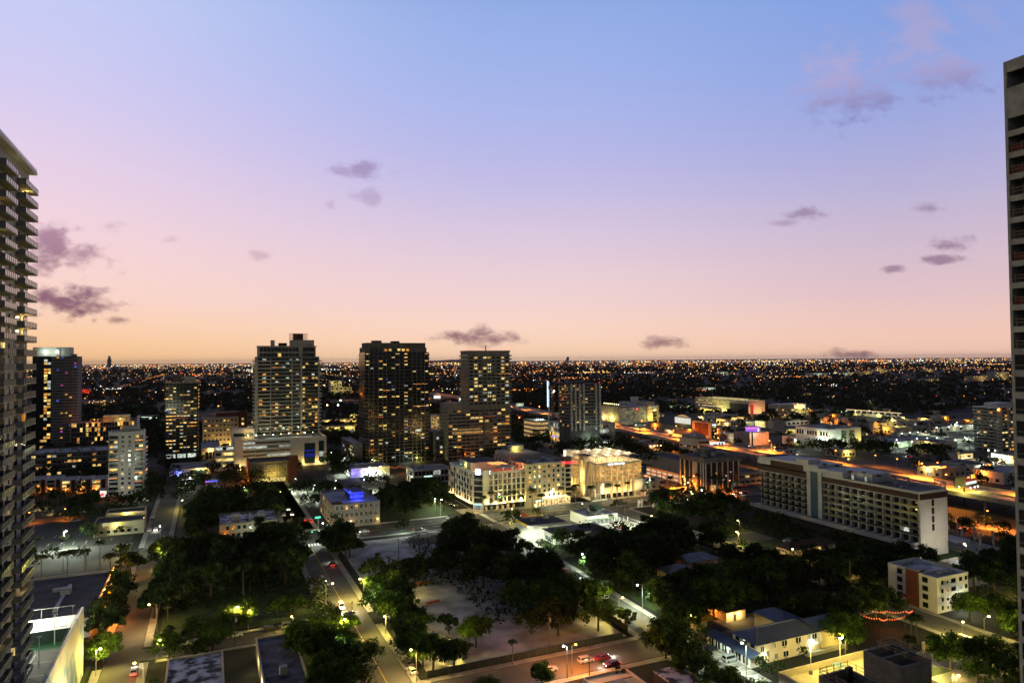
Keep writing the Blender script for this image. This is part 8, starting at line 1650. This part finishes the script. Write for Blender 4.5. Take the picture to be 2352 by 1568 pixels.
CARS = [ # (label, zoom, x, y, heading, colour, kind, on)
 ('white sedan parked at the top of the left road', 7, 1128, 420, 90, 'white', 'sedan', 0), ('grey sedan parked opposite at the top of the left road', 7, 1220, 418, 90, 'grey', 'sedan', 0), ('silver car parked farther up the left road under trees', 7, 1150, 340, 90, 'silver', 'suv', 0), ('car with glowing headlamps coming down the left road', 7, 1175, 416, -90, 'white', 'sedan', 1), ('car with red tail lamps driving up the left road at the bottom', 7, 1010, 1495, 90, 'silver', 'sedan', 1), ('silver minivan parked by the palms on the lower left cross street', 7, 1378, 1282, 0, 'silver', 'van', 0), ('white car in the left car park under the bright lamp', 7, 608, 285, 0, 'white', 'sedan', 0), ('dark car in the left car park near the low cream building', 7, 575, 350, 0, 'grey', 'sedan', 0), ('car with red tail lamps under orange trees on the left road', 7, 905, 815, 90, 'grey', 'sedan', 1),
 ('black car parked along the dark lawn fence, left of the pair', 8, 540, 1172, 0, 'black', 'suv', 0), ('grey sport utility car parked along the dark lawn fence', 8, 667, 1148, 0, 'grey', 'suv', 0), ('white car half hidden by the dark tree at the cross street', 8, 812, 1122, 0, 'white', 'sedan', 0), ('white sedan parked behind the utility pole at lower left', 8, 263, 1218, 0, 'white', 'sedan', 0), ('dark pick up with white headlamps coming down the middle road', 8, 930, 800, -90, 'grey', 'suv', 1), ('car with amber headlamps on the middle road crossing', 8, 1065, 1000, -90, 'white', 'van', 1), ('dark blue car turning at the middle road crossing', 8, 1125, 1058, 35, 'dark blue', 'sedan', 1), ('red tail lamped car under the trees on the middle road', 8, 995, 680, 90, 'grey', 'sedan', 1),
 ('car waiting with red lamps in the left lane beyond the junction', 8, 795, 345, 90, 'black', 'suv', 1), ('car waiting with red lamps in the right lane beyond the junction', 8, 835, 350, 90, 'grey', 'sedan', 1), ('car with yellow headlamps stopped at the junction crossing', 8, 762, 425, -90, 'black', 'sedan', 1), ('second car with headlamps behind the junction stop line', 8, 740, 395, -90, 'grey', 'sedan', 1), ('car with orange glow farther up the middle road', 8, 692, 300, -90, 'silver', 'sedan', 1), ('car with headlamps at the top of the middle road', 8, 665, 262, -90, 'white', 'sedan', 1), ('parked car by the verge beyond the junction, farthest of three', 8, 632, 305, 90, 'white', 'suv', 0), ('parked car by the verge beyond the junction, middle of three', 8, 668, 355, 90, 'grey', 'sedan', 0), ('parked car by the verge beyond the junction, nearest of three', 8, 690, 400, 90, 'black', 'sedan', 0),
 ('dark car waiting on the main street at the signal', 8, 1040, 452, 180, 'black', 'sedan', 1), ('dark car behind it on the main street with blue marker lamp', 8, 1135, 446, 180, 'black', 'suv', 1), ('white car on the main street before the corner house', 8, 1242, 433, 180, 'white', 'sedan', 1), ('red lamped car in the near lane by the corner house', 8, 1120, 466, 0, 'dark red', 'sedan', 1),
 ('dark green car parked in the drive by the round tree, left', 8, 1003, 1295, 80, 'grey', 'suv', 0), ('dark red car parked in the drive by the round tree, right', 8, 1058, 1275, 80, 'black', 'suv', 0), ('dark red car parked below the brownish tree', 8, 1050, 1412, 90, 'dark red', 'sedan', 0), ('white car parked below the brownish tree', 8, 1075, 1458, 90, 'white', 'sedan', 0), ('grey sedan parked on the gravel lot edge, upper', 8, 1522, 1365, 100, 'silver', 'sedan', 0), ('dark sedan parked on the gravel lot edge, middle', 8, 1568, 1432, 100, 'grey', 'sedan', 0), ('white sedan parked on the gravel lot edge, lowest', 8, 1595, 1490, 100, 'white', 'sedan', 0),
 ('dark red car alone on the right road', 9, 1230, 732, -90, 'dark red', 'sedan', 0), ('white car first of the pair parked on the right road', 9, 1357, 806, 90, 'white', 'suv', 0), ('white car second of the pair parked on the right road', 9, 1408, 842, 90, 'white', 'suv', 0), ('white van parked beside the fence on the right road', 9, 1223, 834, 90, 'white', 'van', 0), ('white suv parked farther down the right road', 9, 1535, 930, 90, 'white', 'suv', 0), ('black car parked just below the white suv on the right road', 9, 1580, 962, 90, 'black', 'sedan', 0), ('dark car among palms by the right road fence', 9, 1440, 1003, 90, 'dark blue', 'suv', 0), ('silver sedan parked alone on the bottom street', 9, 1128, 1478, 0, 'silver', 'sedan', 0), ('silver suv parked right of the sodium lamp', 9, 1403, 1408, 0, 'silver', 'suv', 0), ('red lit car behind the open branched tree', 9, 1530, 1388, 0, 'dark red', 'sedan', 1), ('red lamped car on the bottom street crossing', 9, 1600, 1438, 180, 'dark red', 'sedan', 1),
 ('white site truck on the upper gravel lot', 9, 155, 490, 180, 'white', 'truck', 0), ('second white site truck with orange machine beside it', 9, 262, 470, 0, 'white', 'truck', 0), ('dark car in the drive in car park, left', 9, 1575, 362, 90, 'black', 'sedan', 0), ('white car in the drive in car park, right', 9, 1632, 360, 90, 'white', 'sedan', 0), ('dark car left of the zigzag hotel, upper', 9, 380, 236, 90, 'black', 'sedan', 0), ('dark car left of the zigzag hotel, lower', 9, 412, 248, 90, 'black', 'suv', 0), ('red car passing before the zigzag hotel', 9, 480, 340, 180, 'dark red', 'sedan', 1), ('car with red lamps in the near lane before the zigzag hotel', 9, 410, 368, 0, 'grey', 'sedan', 1), ('red lamped car before the tan hotel', 9, 935, 310, 180, 'dark red', 'sedan', 1), ('red lamped car left of the upper gravel lot end', 9, 130, 412, 0, 'grey', 'sedan', 1), ('car with red lamps at the petrol station edge', 9, 752, 448, 90, 'grey', 'suv', 1),
 ('black sedan in a marked bay before the blue roof block', 10, 846, 1318, 0, 'black', 'sedan', 0), ('silver minivan in a marked bay before the blue roof block', 10, 985, 1398, 0, 'silver', 'van', 0), ('black sedan on the lawn street by the cream houses', 10, 1150, 618, 170, 'black', 'sedan', 0), ('black suv before the white van by the cream houses', 10, 1222, 594, 170, 'black', 'suv', 0), ('white van parked by the cream houses', 10, 1258, 588, 170, 'white', 'van', 0), ('white car parked by the hedge under the slab hotel', 10, 1418, 502, 170, 'white', 'sedan', 0), ('white pick up parked in the tree shade of the middle right street', 10, 765, 482, 90, 'white', 'suv', 0), ('grey car parked next to the white pick up', 10, 718, 462, 90, 'silver', 'sedan', 0), ('pale car at the lower end of the lawn by the cream houses', 10, 1440, 722, 170, 'silver', 'sedan', 0),
 ('dark red car in the drive in bays', 10, 125, 362, 0, 'white', 'sedan', 1), ('white car in the lower drive in bays', 10, 125, 402, 0, 'white', 'sedan', 0), ('black car with red lamps in the lower drive in bays', 10, 192, 398, 0, 'black', 'sedan', 1), ('blue white car at the end of the drive in bays', 10, 150, 432, 0, 'silver', 'sedan', 0),
 ('red lamped car queueing before the black office, first', 10, 900, 157, 180, 'dark red', 'sedan', 1), ('white car queueing before the black office', 10, 932, 160, 180, 'white', 'sedan', 1), ('red car queueing before the black office, largest', 10, 975, 162, 180, 'dark red', 'suv', 1), ('red lamped car queueing beyond the black office corner', 10, 1030, 148, 180, 'grey', 'sedan', 1), ('last red lamped car queueing beyond the black office', 10, 1085, 138, 180, 'dark red', 'sedan', 1), ('red lamped car beside the arches sign', 10, 560, 200, 180, 'dark red', 'sedan', 1), ('red lamped car right of the arches sign', 10, 690, 190, 180, 'dark red', 'sedan', 1), ('dark red car left of the feather banners', 10, 330, 212, 180, 'dark red', 'sedan', 1),
 ('dark suv parked at the right edge beside the concrete tower', 11, 1600, 695, 90, 'black', 'suv', 0), ('black car in the lit car park under the lamp', 11, 1255, 1348, 90, 'black', 'sedan', 0), ('grey car in the lit car park lower right', 11, 1545, 1448, 90, 'grey', 'sedan', 0), ('dark car on the street beside the concrete tower', 11, 1605, 1312, 90, 'black', 'sedan', 0)]
for (lb, zn, x, y, hd, c, k, on) in CARS:
 a, b = ZAB(zn, x, y); car(lb, a, b, hd, c, k, bool(on))
i = 0
for (x, y, hd) in ((440, 825, 90), (540, 850, 90), (1180, 930, -90), (1420, 965, -90), (1640, 1010, -90), (1250, 945, 90)):
 a, b = ZAB(5, x, y, 8); i += 1
 car('car with lamps on the elevated expressway, one of the moving line', a, b, hd, 'grey', 'sedan', True, 'cars on the expressway', z=8.03)
for (x, y) in ((1320, 1455), (1560, 1520), (1750, 1560)): pass
for i, (x, y) in enumerate(((1170, 400), (1250, 418))): a, b = ZAB(11, x, y); car(['red lamped car on the lower orange road, left one', 'red lamped car on the lower orange road, right one'][i], a, b, 90, 'dark red', 'sedan', True)
for i, (x, y) in enumerate(((805, 1030), (1270, 1150))): a, b = ZAB(6, x, y); car(['red lamped car at the right hand junction, upper', 'red lamped car at the right hand junction, lower'][i], a, b, 90, 'dark red', 'sedan', True)

# ================================================================= street lamps
glowm = {CW: wcool, CWARM: wwarm, CSOD: worange, CYEL: wwarm}
def slamp(label, a, b, col, watts, h=9.0, arm=1.6, rz=0.0, group=None, z=0.0, pole=None, head=.62, soft=False):
 t = thing('street_lamp', label, 'street lamp', a, b, z, rz, group)
 MB().tube([(0, 0, 0), (0, 0, h)], [.13, .09], 7).build('pole', pole or polem, t); MB().tube([(0, 0, h - .1), (arm * .6, 0, h + .35), (arm, 0, h + .35)], [.06, .05, .05], 5).build('arm', pole or polem, t)
 MB().ball((arm, 0, h + .25), head * .6, .7).build('lamp_head', glowm.get(col, wwarm), t); (lamp if soft else spot)(t, (arm, 0, h - .3), col, watts * (3.2 if soft else 13), .22); return t
LAMPS = [('very bright sodium lamp glowing orange over the bottom street', ZAB(9, 1300, 1500), CSOD, 1500, 7.5, 1.2), ('yellow lamp beside the mural wall on the left road', (-26.0, 187.5), (CYEL), 1400, 7.5, .6), ('yellow lamp on the boundary wall of the lit car park', (205, 133.3), CYEL, 800, 6.0, .5), ('yellow lamp at the bottom edge of the lit car park', (168.5, 111), CYEL, 900, 6.5, .5), ('tall lamp lighting the tree green by the lit car park', (207.6, 128.5), CYEL, 1400, 8.5, 2.4),
         ('bright white starry lamp in the left car park', (-60, 372), CW, 3200, 8, .8), ('lamp hidden in trees left of the upper left road', (-15.6, 318), CYEL, 900, 7, -1.5), ('lamp over the left road by the chain link fence', (-14.5, 246), CWARM, 600, 8.5, -2.2), ('tall wooden pole lamp over the middle road', (37, 240.5), CWARM, 1100, 9, 2.2), ('lamp lighting the leafy tree on the middle road', (51, 246), CYEL, 1200, 7.5, -1.4), ('lamp by the junction of middle road and main street', (51.5, 331), CW, 900, 9, -2.0), ('lamp at the far end of the junction beside the wood', (36, 420), CYEL, 900, 7, 1.2),
         ('lamp over the planted corner of the right road', (135, 196), CW, 1200, 8.5, -2.0), ('wooden pole lamp before the blue roof block', (132.6, 144.5), CW, 900, 8.5, -1.4), ('lamp in the bright green tree on the right road', (121.2, 189), CYEL, 1000, 8, 1.4), ('lamp half way up the right road', (136.6, 236), CW, 1100, 8.5, -2), ('lamp at the upper end of the right road', (136.6, 285), CW, 1000, 8.5, -2), ('lime lamp in the tree before the petrol station', (147, 333), CYEL, 900, 6, .5), ('lime lamp in the round tree on the main street', (163.5, 336.5), CYEL, 900, 6, -.5), ('lime lamp beside the lawn street on the right', (219.8, 243), CYEL, 600, 6.5, -1.2), ('green white lamp in the hedge under the slab hotel', (243, 268), CYEL, 160, 4, -1), ('lamp on the lawn of the cream houses', (219.5, 210), CYEL, 250, 7, -1.5), ('lamp over the bottom street by the silver sedan', (88, 163), CW, 240, 8.5, -1), ('lamp at the bright yellow green tree by the gravel lot', (61.5, 186), CYEL, 600, 6, 1), ('lamp over the parked cars at the bottom middle', (50.8, 178), CWARM, 900, 8.5, -1.5), ('lamp by the round tree at the middle road', (37, 211), CYEL, 700, 7, 1), ('lamp on the lower left cross street', (8, 233), CWARM, 500, 8, .8), ('lamp lighting the lower end of the left road', (-14.8, 200), CWARM, 700, 8.5, -2), ('lamp lighting the lower end of the right road', (118.3, 128), CW, 900, 8.5, 2), ('lamp behind the floodlit terrace on the street lawn', (-27.5, 218), CYEL, 500, 7, 1)]
for lb, (a, b), c, wt, h_, arm in LAMPS: slamp(lb, a, b, c, wt, h_, arm, soft='tree' in lb or 'bright' in lb or 'hedge' in lb)
for i, (a, b, c) in enumerate(((-13, 222, 1), (12, 235, 1), (24.5, 224, 1), (36, 196, 0), (51, 213, 1), (52, 235, 0), (62, 245, 1), (121, 160, 1), (137, 172, 1), (168, 143, 1), (200, 158, 1), (222, 186, 1), (205, 290, 1), (188, 330, 0), (120, 326, 1), (90, 333, 0), (20, 333, 0), (-32, 345, 1), (-70, 345, 0), (-96, 330, 0), (40, 372, 1), (84, 410, 1), (128, 402, 1), (120, 380, 0), (-30, 400, 1), (-14, 440, 1), (40, 440, 1), (240, 135, 1), (262, 150, 1), (-13.5, 290, 1), (0, 452, 1))): slamp('small lamp glowing through the leaves, one of many among the street trees', a, b, CYEL if c else CW, 420, 5.5, .8, i, 'small lamps among the trees', head=.5, soft=True)
slamp('added pale lamp brightening the slab hotel end wall', 284, 182, (1, .9, .7), 420, 8, .8, 1.5, soft=True)  # added lamp, none seen here; it brightens the hotel end wall
for i in range(2): slamp(['white starry floodlight pair before the slab hotel, left', 'white starry floodlight pair before the slab hotel, right'][i], *((253, 318), (260, 318))[i], CW, 900, 9, .5, head=1.1)
for a in range(-20, 420, 34):
 if abs(a - 129) < 8 or 40 < a < 88: continue
 slamp('tall lamp on the main street, one of the regular row', a, 358.3, CW if a < 260 else CSOD, 700, 9.5, 2.2, -R(90), 'main street lamps')
for b in range(90, 720, 34):
 for k in range(len(HW) - 1):
  if HW[k][1] <= b <= HW[k + 1][1]: ax = HW[k][0] + (HW[k + 1][0] - HW[k][0]) * (b - HW[k][1]) / (HW[k + 1][1] - HW[k][1])
 slamp('orange sodium lamp, one of the row along the elevated expressway', ax - 15.2 if (b // 34) % 2 else ax + 15.2, b, CSOD, 11000, 11, 2.0 if (b // 34) % 2 else -2.0, 0, 'expressway lamps', z=8 - 2, head=.8)
for b in range(720, 1600, 80):
 for k in range(len(HW) - 1):
  if HW[k][1] <= b <= HW[k + 1][1]: ax = HW[k][0] + (HW[k + 1][0] - HW[k][0]) * (b - HW[k][1]) / (HW[k + 1][1] - HW[k][1])
 slamp('orange sodium lamp, one of the far row along the expressway', ax - 15.2, b, CSOD, 7000, 12, 2.0, 0, 'far expressway lamps', z=6, head=1.2)
for b in range(110, 340, 26): slamp('orange lamp, one of the row along the lower road beside the expressway', 348.5, b, CSOD, 6500, 9, 2.2, 0, 'lower road lamps', head=.6)
for (a, b) in ((262, 372), (268, 392), (284, 366), (262, 420), (300, 340)): slamp('orange lamp, one of those lighting the orange car park by the black office', a, b, CSOD, 3200, 8, 1.0, 0, 'orange car park lamps', head=.5)
for i, (x, y) in enumerate(((660, 915), (855, 900), (955, 895), (1050, 895), (1320, 890))): a, b = ZAB(6, x, y + 45); slamp('white wall lamp mast, one of the row along the graffiti shed', a, b - 3, CW, 1600, 9, .6, 0, 'graffiti shed lamps', head=.8)
for i, (x, y) in enumerate(((1575, 1075), (1640, 1080), (1460, 850), (1075, 830), (1270, 775), (1525, 800))): a, b = ZAB(6, x, y); slamp('white starry lamp, one of those scattered among the right hand sheds', a, b, CW, 2600, 9, .6, 0, 'right hand shed lamps', head=.9)
for i, (x, y) in enumerate(((1690, 1165), (905, 1180), (690, 1150), (480, 1110), (205, 1110), (1070, 1260), (1080, 1190))): a, b = ZAB(6, x, y + 20); slamp('orange lamp, one of those around the right hand junction', a, b, CSOD, 2600, 9, 1.0, 0, 'junction lamps', head=.7)
for i, (x, y) in enumerate(((300, 470), (880, 545), (1045, 530), (750, 545), (1330, 520), (1860, 700))): a, b = ZAB(2, x, y + 30); slamp('orange starry lamp, one of those in the dark quarter between the left towers', a, b, CSOD, 2200, 12, 1.0, 0, 'left quarter lamps', head=1.4)
for i, (x, y) in enumerate(((980, 830), (1110, 775), (955, 600), (1085, 830), (1030, 550), (1200, 545))): a, b = ZAB(3, x, y + 25); slamp('white starry floodlight, one of those between the stepped and dark towers', a, b, CYEL if i % 2 == 0 else CW, 5000, 14, 1.0, 0, 'floodlights between the towers', head=2.2)
for i, (x, y) in enumerate(((105, 380), (203, 350), (45, 655), (840, 795), (895, 390), (1030, 385), (1160, 385), (1430, 380), (1560, 380), (1680, 385))): a, b = ZAB(4, x, y + 25); slamp('orange starry lamp, one of the far row behind the balcony tower', a, b, CSOD, 4000, 14, 1.0, 0, 'far orange lamps', head=1.8 if i < 2 else 1.2)
for i, (x, y) in enumerate(((-126, 462), (-112, 462), (-96, 462), (-80, 462), (-70, 476), (-118, 478), (-90, 480))): slamp('low garden lamp, one of those between townhouses and terrace block', x, y, CWARM, 420, 3.2, .3, 0, 'garden lamps', head=.4)
for i, (x, y) in enumerate(((-140, 440), (-122, 440), (-104, 442), (-88, 443), (-72, 445))): slamp('orange street lamp, one of those before the townhouses', x, y, CSOD, 900, 5, .6, 0, 'townhouse street lamps', head=.5)
for (x, y) in ((90, 520), (100, 560), (96, 600), (118, 540), (112, 500)): slamp('green white lamp, one of those in the avenue between the towers', x, y, CW, 2400, 7, .8, 0, 'avenue lamps', head=.5)
for (x, y) in ((60, 440), (75, 452), (92, 446), (70, 425), (20, 452), (52, 470)): slamp('white lamp, one of those on the gravel car park behind the wood', x, y, CW, 2400, 8, .8, 0, 'gravel car park lamps', head=.5)
for (x, y) in ((150, 372), (190, 376), (140, 470), (186, 480), (230, 460), (262, 450)): slamp('warm lamp, one of those behind the hotels', x, y, CWARM, 1300, 8, .8, 0, 'lamps behind the hotels', head=.5)
# traffic signals
def signal(label, a, b, arm, rz, m):
 t = thing('traffic_signal', label, 'traffic signal', a, b, 0, rz); MB().tube([(0, 0, 0), (0, 0, 6)], [.14, .1], 7).tube([(0, 0, 5.8), (arm, 0, 6.0)], [.08, .06], 6).build('pole', polem, t)
 for k in (.55, .95):
  hd = MB().box(arm * k - .2, arm * k + .2, -.15, .15, 5.0, 6.1).build('signal_head', railm, t); MB().ball((arm * k, -.18, 5.3 if m is wgreen else 5.8), .2).build('signal_light', m, hd)
signal('signal mast with green lamps at the junction corner', 52.5, 333, -8, 0, wgreen); signal('signal mast with red lamps on the far junction corner', 51.5, 357.5, -7, 0, wred); signal('signal mast on the left junction corner', 34.5, 332.5, 7, 0, wred); signal('signal mast with green lamps behind the lit garage', 268, 470, 9, 0, wgreen); signal('signal mast before the slab hotel', 300, 333, 8, 0, wred)
t = thing('street_sign', 'green lit street name sign on a pole by the corner house', 'sign', 51.5, 361, 0); MB().tube([(0, 0, 0), (0, 0, 6)], [.1, .08], 6).build('pole', polem, t); MB().box(-1.4, 1.4, -.08, .08, 5.2, 6.1).build('panel', emis('green_sign', (.1, .9, .55), 1.4), t)
t = thing('road_sign', 'large green overhead direction sign before the black office', 'sign', 306, 338, 0); MB().tube([(-5, 0, 0), (-5, 0, 7.4)], [.16, .14], 7).build('pole', polem, t); MB().box(-5, -.6, -.08, .08, 4.4, 8.0).build('panel', mat('sign_green', (.015, .10, .06), .6), t); MB().box(-.4, 3, -.08, .08, 4.6, 6.6).build('small_panel', mat('sign_yellow', (.4, .30, .05), .6), t); MB().box(-4, -1.6, -.12, -.08, 6.2, 6.6).box(-3.6, -2.0, -.12, -.08, 5.2, 5.5).build('lettering', paintw, t)
# utility poles
for i, (zn, x, y) in enumerate(((7, 1265, 1225), (8, 263, 1290), (8, 905, 1050), (8, 1500, 655), (9, 210, 600), (9, 145, 612), (10, 922, 800), (10, 1265, 950), (10, 140, 850), (9, 1128, 1290), (8, 1148, 1190), (9, 1430, 1560), (7, 650, 690), (8, 1650, 610))):
 a, b = ZAB(zn, x, y); t = thing('utility_pole', ['pale utility pole at the lower left lawn corner', 'utility pole with transformer before the white sedan', 'wooden utility pole at the lawn fence by the middle road', 'thin pole on the upper gravel lot, left', 'thin pole before the site trucks', 'second thin pole before the site trucks', 'dark utility pole on the lawn in the right wood', 'utility pole with transformer right of the hidden cottage', 'pole among trees by the right road', 'utility pole with crossarm in the central trees', 'short pole at the middle road crossing', 'thin pole by the orange lit hut', 'thin pole behind the warehouse roof', 'thin pole right on the upper gravel lot'][i], 'utility pole', a, b)
 MB().tube([(0, 0, 0), (0, 0, 10)], [.16, .11], 7).build('pole', woodp, t); MB().box(-1.1, 1.1, -.06, .06, 9.2, 9.36).build('crossarm', woodp, t)
 if i in (1, 7, 9): MB().tube([(.35, 0, 7.2), (.35, 0, 8.3)], [.26, .26], 10).build('transformer', hvac, t)
bulb1 = MB().ball((0, 0, 0), .2).mesh('bulb', stringr)
# festoon in the garden right of the blue roof block
q = MB(); pts = [ZAB(11, *p, 3.0) for p in ((465, 1105), (600, 1135), (660, 1140), (790, 1120), (850, 1075))] + [ZAB(11, *p, 3.0) for p in ((800, 1078), (660, 1080), (535, 1070))]; t = thing('festoon', 'red orange festoon of bulbs looped over the garden beside the tent hall', 'string lights', *pts[0]); p0 = Vector(pts[0])
for s_, e_ in zip(pts, pts[1:]):
 for k in range(7): p = Vector(s_).lerp(Vector(e_), k / 7) - p0; link('bulb', bulb1, t, (p.x, p.y, 5.2 - .5 * math.sin(math.pi * k / 7)))
for p in pts: p = Vector(p) - p0; q.tube([(p.x, p.y, 0), (p.x, p.y, 5.4)], [.06, .06], 5)
q.build('post', railm, t); mc = sum((Vector(p) - p0 for p in pts), Vector((0, 0))) / len(pts); lamp(t, (mc.x, mc.y, 3), (1, .3, .1), 260)
for i, (zn, x, y) in enumerate(((10, 770, 975), (10, 815, 1030), (10, 1580, 1010), (11, 70, 1015), (10, 105, 638))):
 a, b = ZAB(zn, x, y, 2); t = thing('garden_light', ['cluster of amber garden bulbs left of the cottage', 'red garden bulbs left of the cottage door', 'red garden bulbs behind the blue roof ridge', 'amber garden bulbs right of the blue roof ridge', 'amber garden bulbs in the dark wood by the right road'][i], 'garden lights', a, b); q = MB()
 for k in range(6): q.ball((k * .7, (k % 3) * .6, 2.2 + .3 * (k % 2)), .18)
 q.build('bulbs', stringr if i % 2 else stringm, t); MB().tube([(0, 0, 0), (0, 0, 2.2)], [.05, .05], 4).build('post', railm, t); lamp(t, (1.5, 0, 2.4), CSOD, 160)
o = BA('cottage', 'small cottage with two warm wall lamps hidden among trees behind the blue roof block', 'house', *[v for p in ((ZAB(10, 955, 1110)[0], ZAB(10, 955, 1110)[0] + 8), (ZAB(10, 955, 1110)[1], ZAB(10, 955, 1110)[1] + 9)) for v in p], 3.2); shell(o, cream, rooft, .2); hip(o, 3.2, .5, 1.6, rooft); walllight(o, 'F', 1.5, 2.4, CWARM, 160, wwarm, .4); walllight(o, 'F', 5, 2.3, CWARM, 160, wwarm, .4); part(o, 'door', brown, (3, 4, -.06, 0, 0, 2.1))
for i, (a, b, z, w, d) in enumerate(((176, 222, 4, 14, 10), (160, 214, 3.6, 12, 9), (165, 278, 4, 10, 12), (159, 268, 4.2, 12, 10))):
 o = BA('cottage', ['pale grey hipped roof house in the dark wood, right one', 'grey roofed house in the dark wood, left one', 'brown tiled house behind the petrol station, upper', 'brown tiled house behind the petrol station, lower'][i], 'house', a, a + w, b, b + d, z); shell(o, cream, roofd, .2); hip(o, z, .5, 2.0, mat('pale_metal_roof', (.20, .21, .24), .6) if i < 2 else rooft); wins(o, 'F', 1, w - 1, 3, 1, 3, 1, 1.2, 1.2, .3, (1,), seed=600 + i)
 if i == 3: walllight(o, 'F', w - 1, 2.2, CWARM, 120, wwarm, .4)
for i, (x, y) in enumerate(((600, 1215), (660, 1255))):
 a, b = ZAB(10, x, y); t = thing('planter', ['white street planter box, upper one at the right road', 'white street planter box, lower one at the right road'][i], 'planter', a, b); MB().box(-2, 2, -.9, .9, 0, .9).build('box', white, t); MB().box(-1.8, 1.8, -.7, .7, .85, .92).build('earth', grassm, t)

# ================================================================= city lights of the plain
rc = random.Random(2024)
CL = [('warm', (1, .58, .16), 2.6), ('sodium', (1, .30, .035), 2.4), ('white', (.95, 1, .85), 2.4), ('green', (.6, 1, .25), 1.3), ('red', (1, .05, .03), 1.8)]
clm = {n: emis('city_' + n, c, s) for n, c, s in CL}
rows = []
for k in range(46):   # streets that carry strings of lamps across the plain
 rows.append((900 * (26 ** (k / 45.0)) * rc.uniform(.94, 1.06)))
pts = []
def addlight(x, y, big=1.0):
 a, b = x * VX.x + y * VX.y, x * UX.x + y * UX.y
 if taken(a, b, 2): return
 n = rc.choices(['warm', 'sodium', 'white', 'green', 'red'], (38, 30, 20, 6, 6))[0]
 if y < 3000 and rc.random() < .45: n = 'sodium'
 if y > 3500: n = rc.choices(['warm', 'sodium', 'white', 'red'], (50, 30, 17, 3))[0]
 pts.append((y, x, n, big))
for k in range(26):
 a_ = rc.choice((-1, 1)) * rc.uniform(60, 5200); b0_ = rc.uniform(750, 2600)
 for b_ in range(int(b0_), int(b0_ * 3.2), int(38 + b0_ * .03)):
  p_ = W(a_ + rc.uniform(-4, 4), b_)
  if p_.y > 760 and abs(p_.x / p_.y) < .78: pts.append((p_.y, p_.x, 'sodium' if k % 3 else 'warm', .85))
for _ in range(3600):
 if rc.random() < .62:
  y = rows[int(46 * rc.random() ** .42)] * rc.uniform(.985, 1.015)
 else: y = 800 * (32 ** (rc.random() ** .38))
 x = y * rc.uniform(-.76, .76)
 addlight(x, y, rc.choice((.7, .8, 1.0, 1.0, 1.5)) * (1.25 if rc.random() < .08 else 1))
for _ in range(70):   # bright clusters
 y = 900 * (20 ** (rc.random() ** .6)); x = y * rc.uniform(-.74, .74); c = rc.choice(('sodium', 'white', 'warm'))
 for k in range(rc.randint(6, 26)): pts.append((y * rc.uniform(.985, 1.02), x + y * rc.uniform(-.022, .022), c, rc.choice((.8, 1, 1.5))))
pts.sort()
far_q = {n: MB() for n in clm}; nind = 0
bulbm = {n: MB().ball((0, 0, 0), 1.0).mesh('lamp_head', m) for n, m in clm.items()}; polmesh = MB().tube([(0, 0, 0), (0, 0, 1)], [.02, .02], 4).mesh('pole', polem)
for (y, x, n, big) in pts:
 px_ = y / 683.0; r_ = px_ * .30 * big; z = rc.uniform(7, 11) + (4 if y > 3000 else 0) + r_ * .6
 if nind < 290:
  nind += 1; t = link('plain_lamp', None, None, (x, y, 0)); tag(t, {'warm': 'warm white lamp among the trees of the plain', 'sodium': 'orange lamp among the trees of the plain', 'white': 'cold white lamp among the trees of the plain', 'green': 'greenish lamp among the trees of the plain', 'red': 'small red lamp among the trees of the plain'}[n], 'street lamp', n + ' lamps of the plain')
  link('lamp_head', bulbm[n], t, (0, 0, z)).scale = (r_, r_, r_); link('pole', polmesh, t).scale = (5, 5, z)
  if nind % 4 == 0: lamp(t, (0, 0, z - 1), {'warm': CWARM, 'sodium': CSOD, 'white': CW, 'green': CYEL, 'red': (1, .05, .03)}[n], 2500 if n != 'red' else 500, .5)
 else: far_q[n].ball((x, y, z), r_)
for n, q in far_q.items(): tag(q.build('city_lights', clm[n], None), kind='stuff')
# far towers on the skyline and low hill
t = thing('far_tower', 'single tiny far tower on the horizon between the left towers', 'tower', *AB(251, 842)); MB().box(-40, 40, -40, 40, 0, 190).box(-24, 24, -24, 24, 190, 260).build('shaft', roofd, t)
q = MB(); K = 40; P_ = []
for i in range(K + 1):
 px = 940 + i * 190 / K; r_ = ray(px, 830); P_.append((r_.x / r_.y * 26000, 26000, 60 + (52 + 12 * math.sin(i * .35)) * math.sin(math.pi * i / K) ** 1.2))
for p, p2 in zip(P_, P_[1:]): q.quad((p[0], p[1], 0), (p2[0], p2[1], 0), (p2[0], p2[1] + 10, p2[2]), (p[0], p[1] + 10, p[2])).quad((p[0], p[1] + 10, p[2]), (p2[0], p2[1] + 10, p2[2]), (p2[0], p2[1] + 3000, 0), (p[0], p[1] + 3000, 0))
tag(q.build('hill', soil, None), kind='structure')
flush_rest()

# ================================================================= evening haze over the plain
hz = bpy.data.materials.new('evening_haze'); hz.use_nodes = True; t_ = hz.node_tree; t_.nodes.clear()
v_ = t_.nodes.new('ShaderNodeVolumePrincipled'); o_ = t_.nodes.new('ShaderNodeOutputMaterial'); v_.inputs['Color'].default_value = (.86, .80, .82, 1); v_.inputs['Density'].default_value = 1.0e-5; v_.inputs['Anisotropy'].default_value = .35
t_.links.new(v_.outputs[0], o_.inputs['Volume'])
tag(MB().box(-60500, 60500, -2100, 60500, -1, 270).build('haze', hz), kind='stuff')
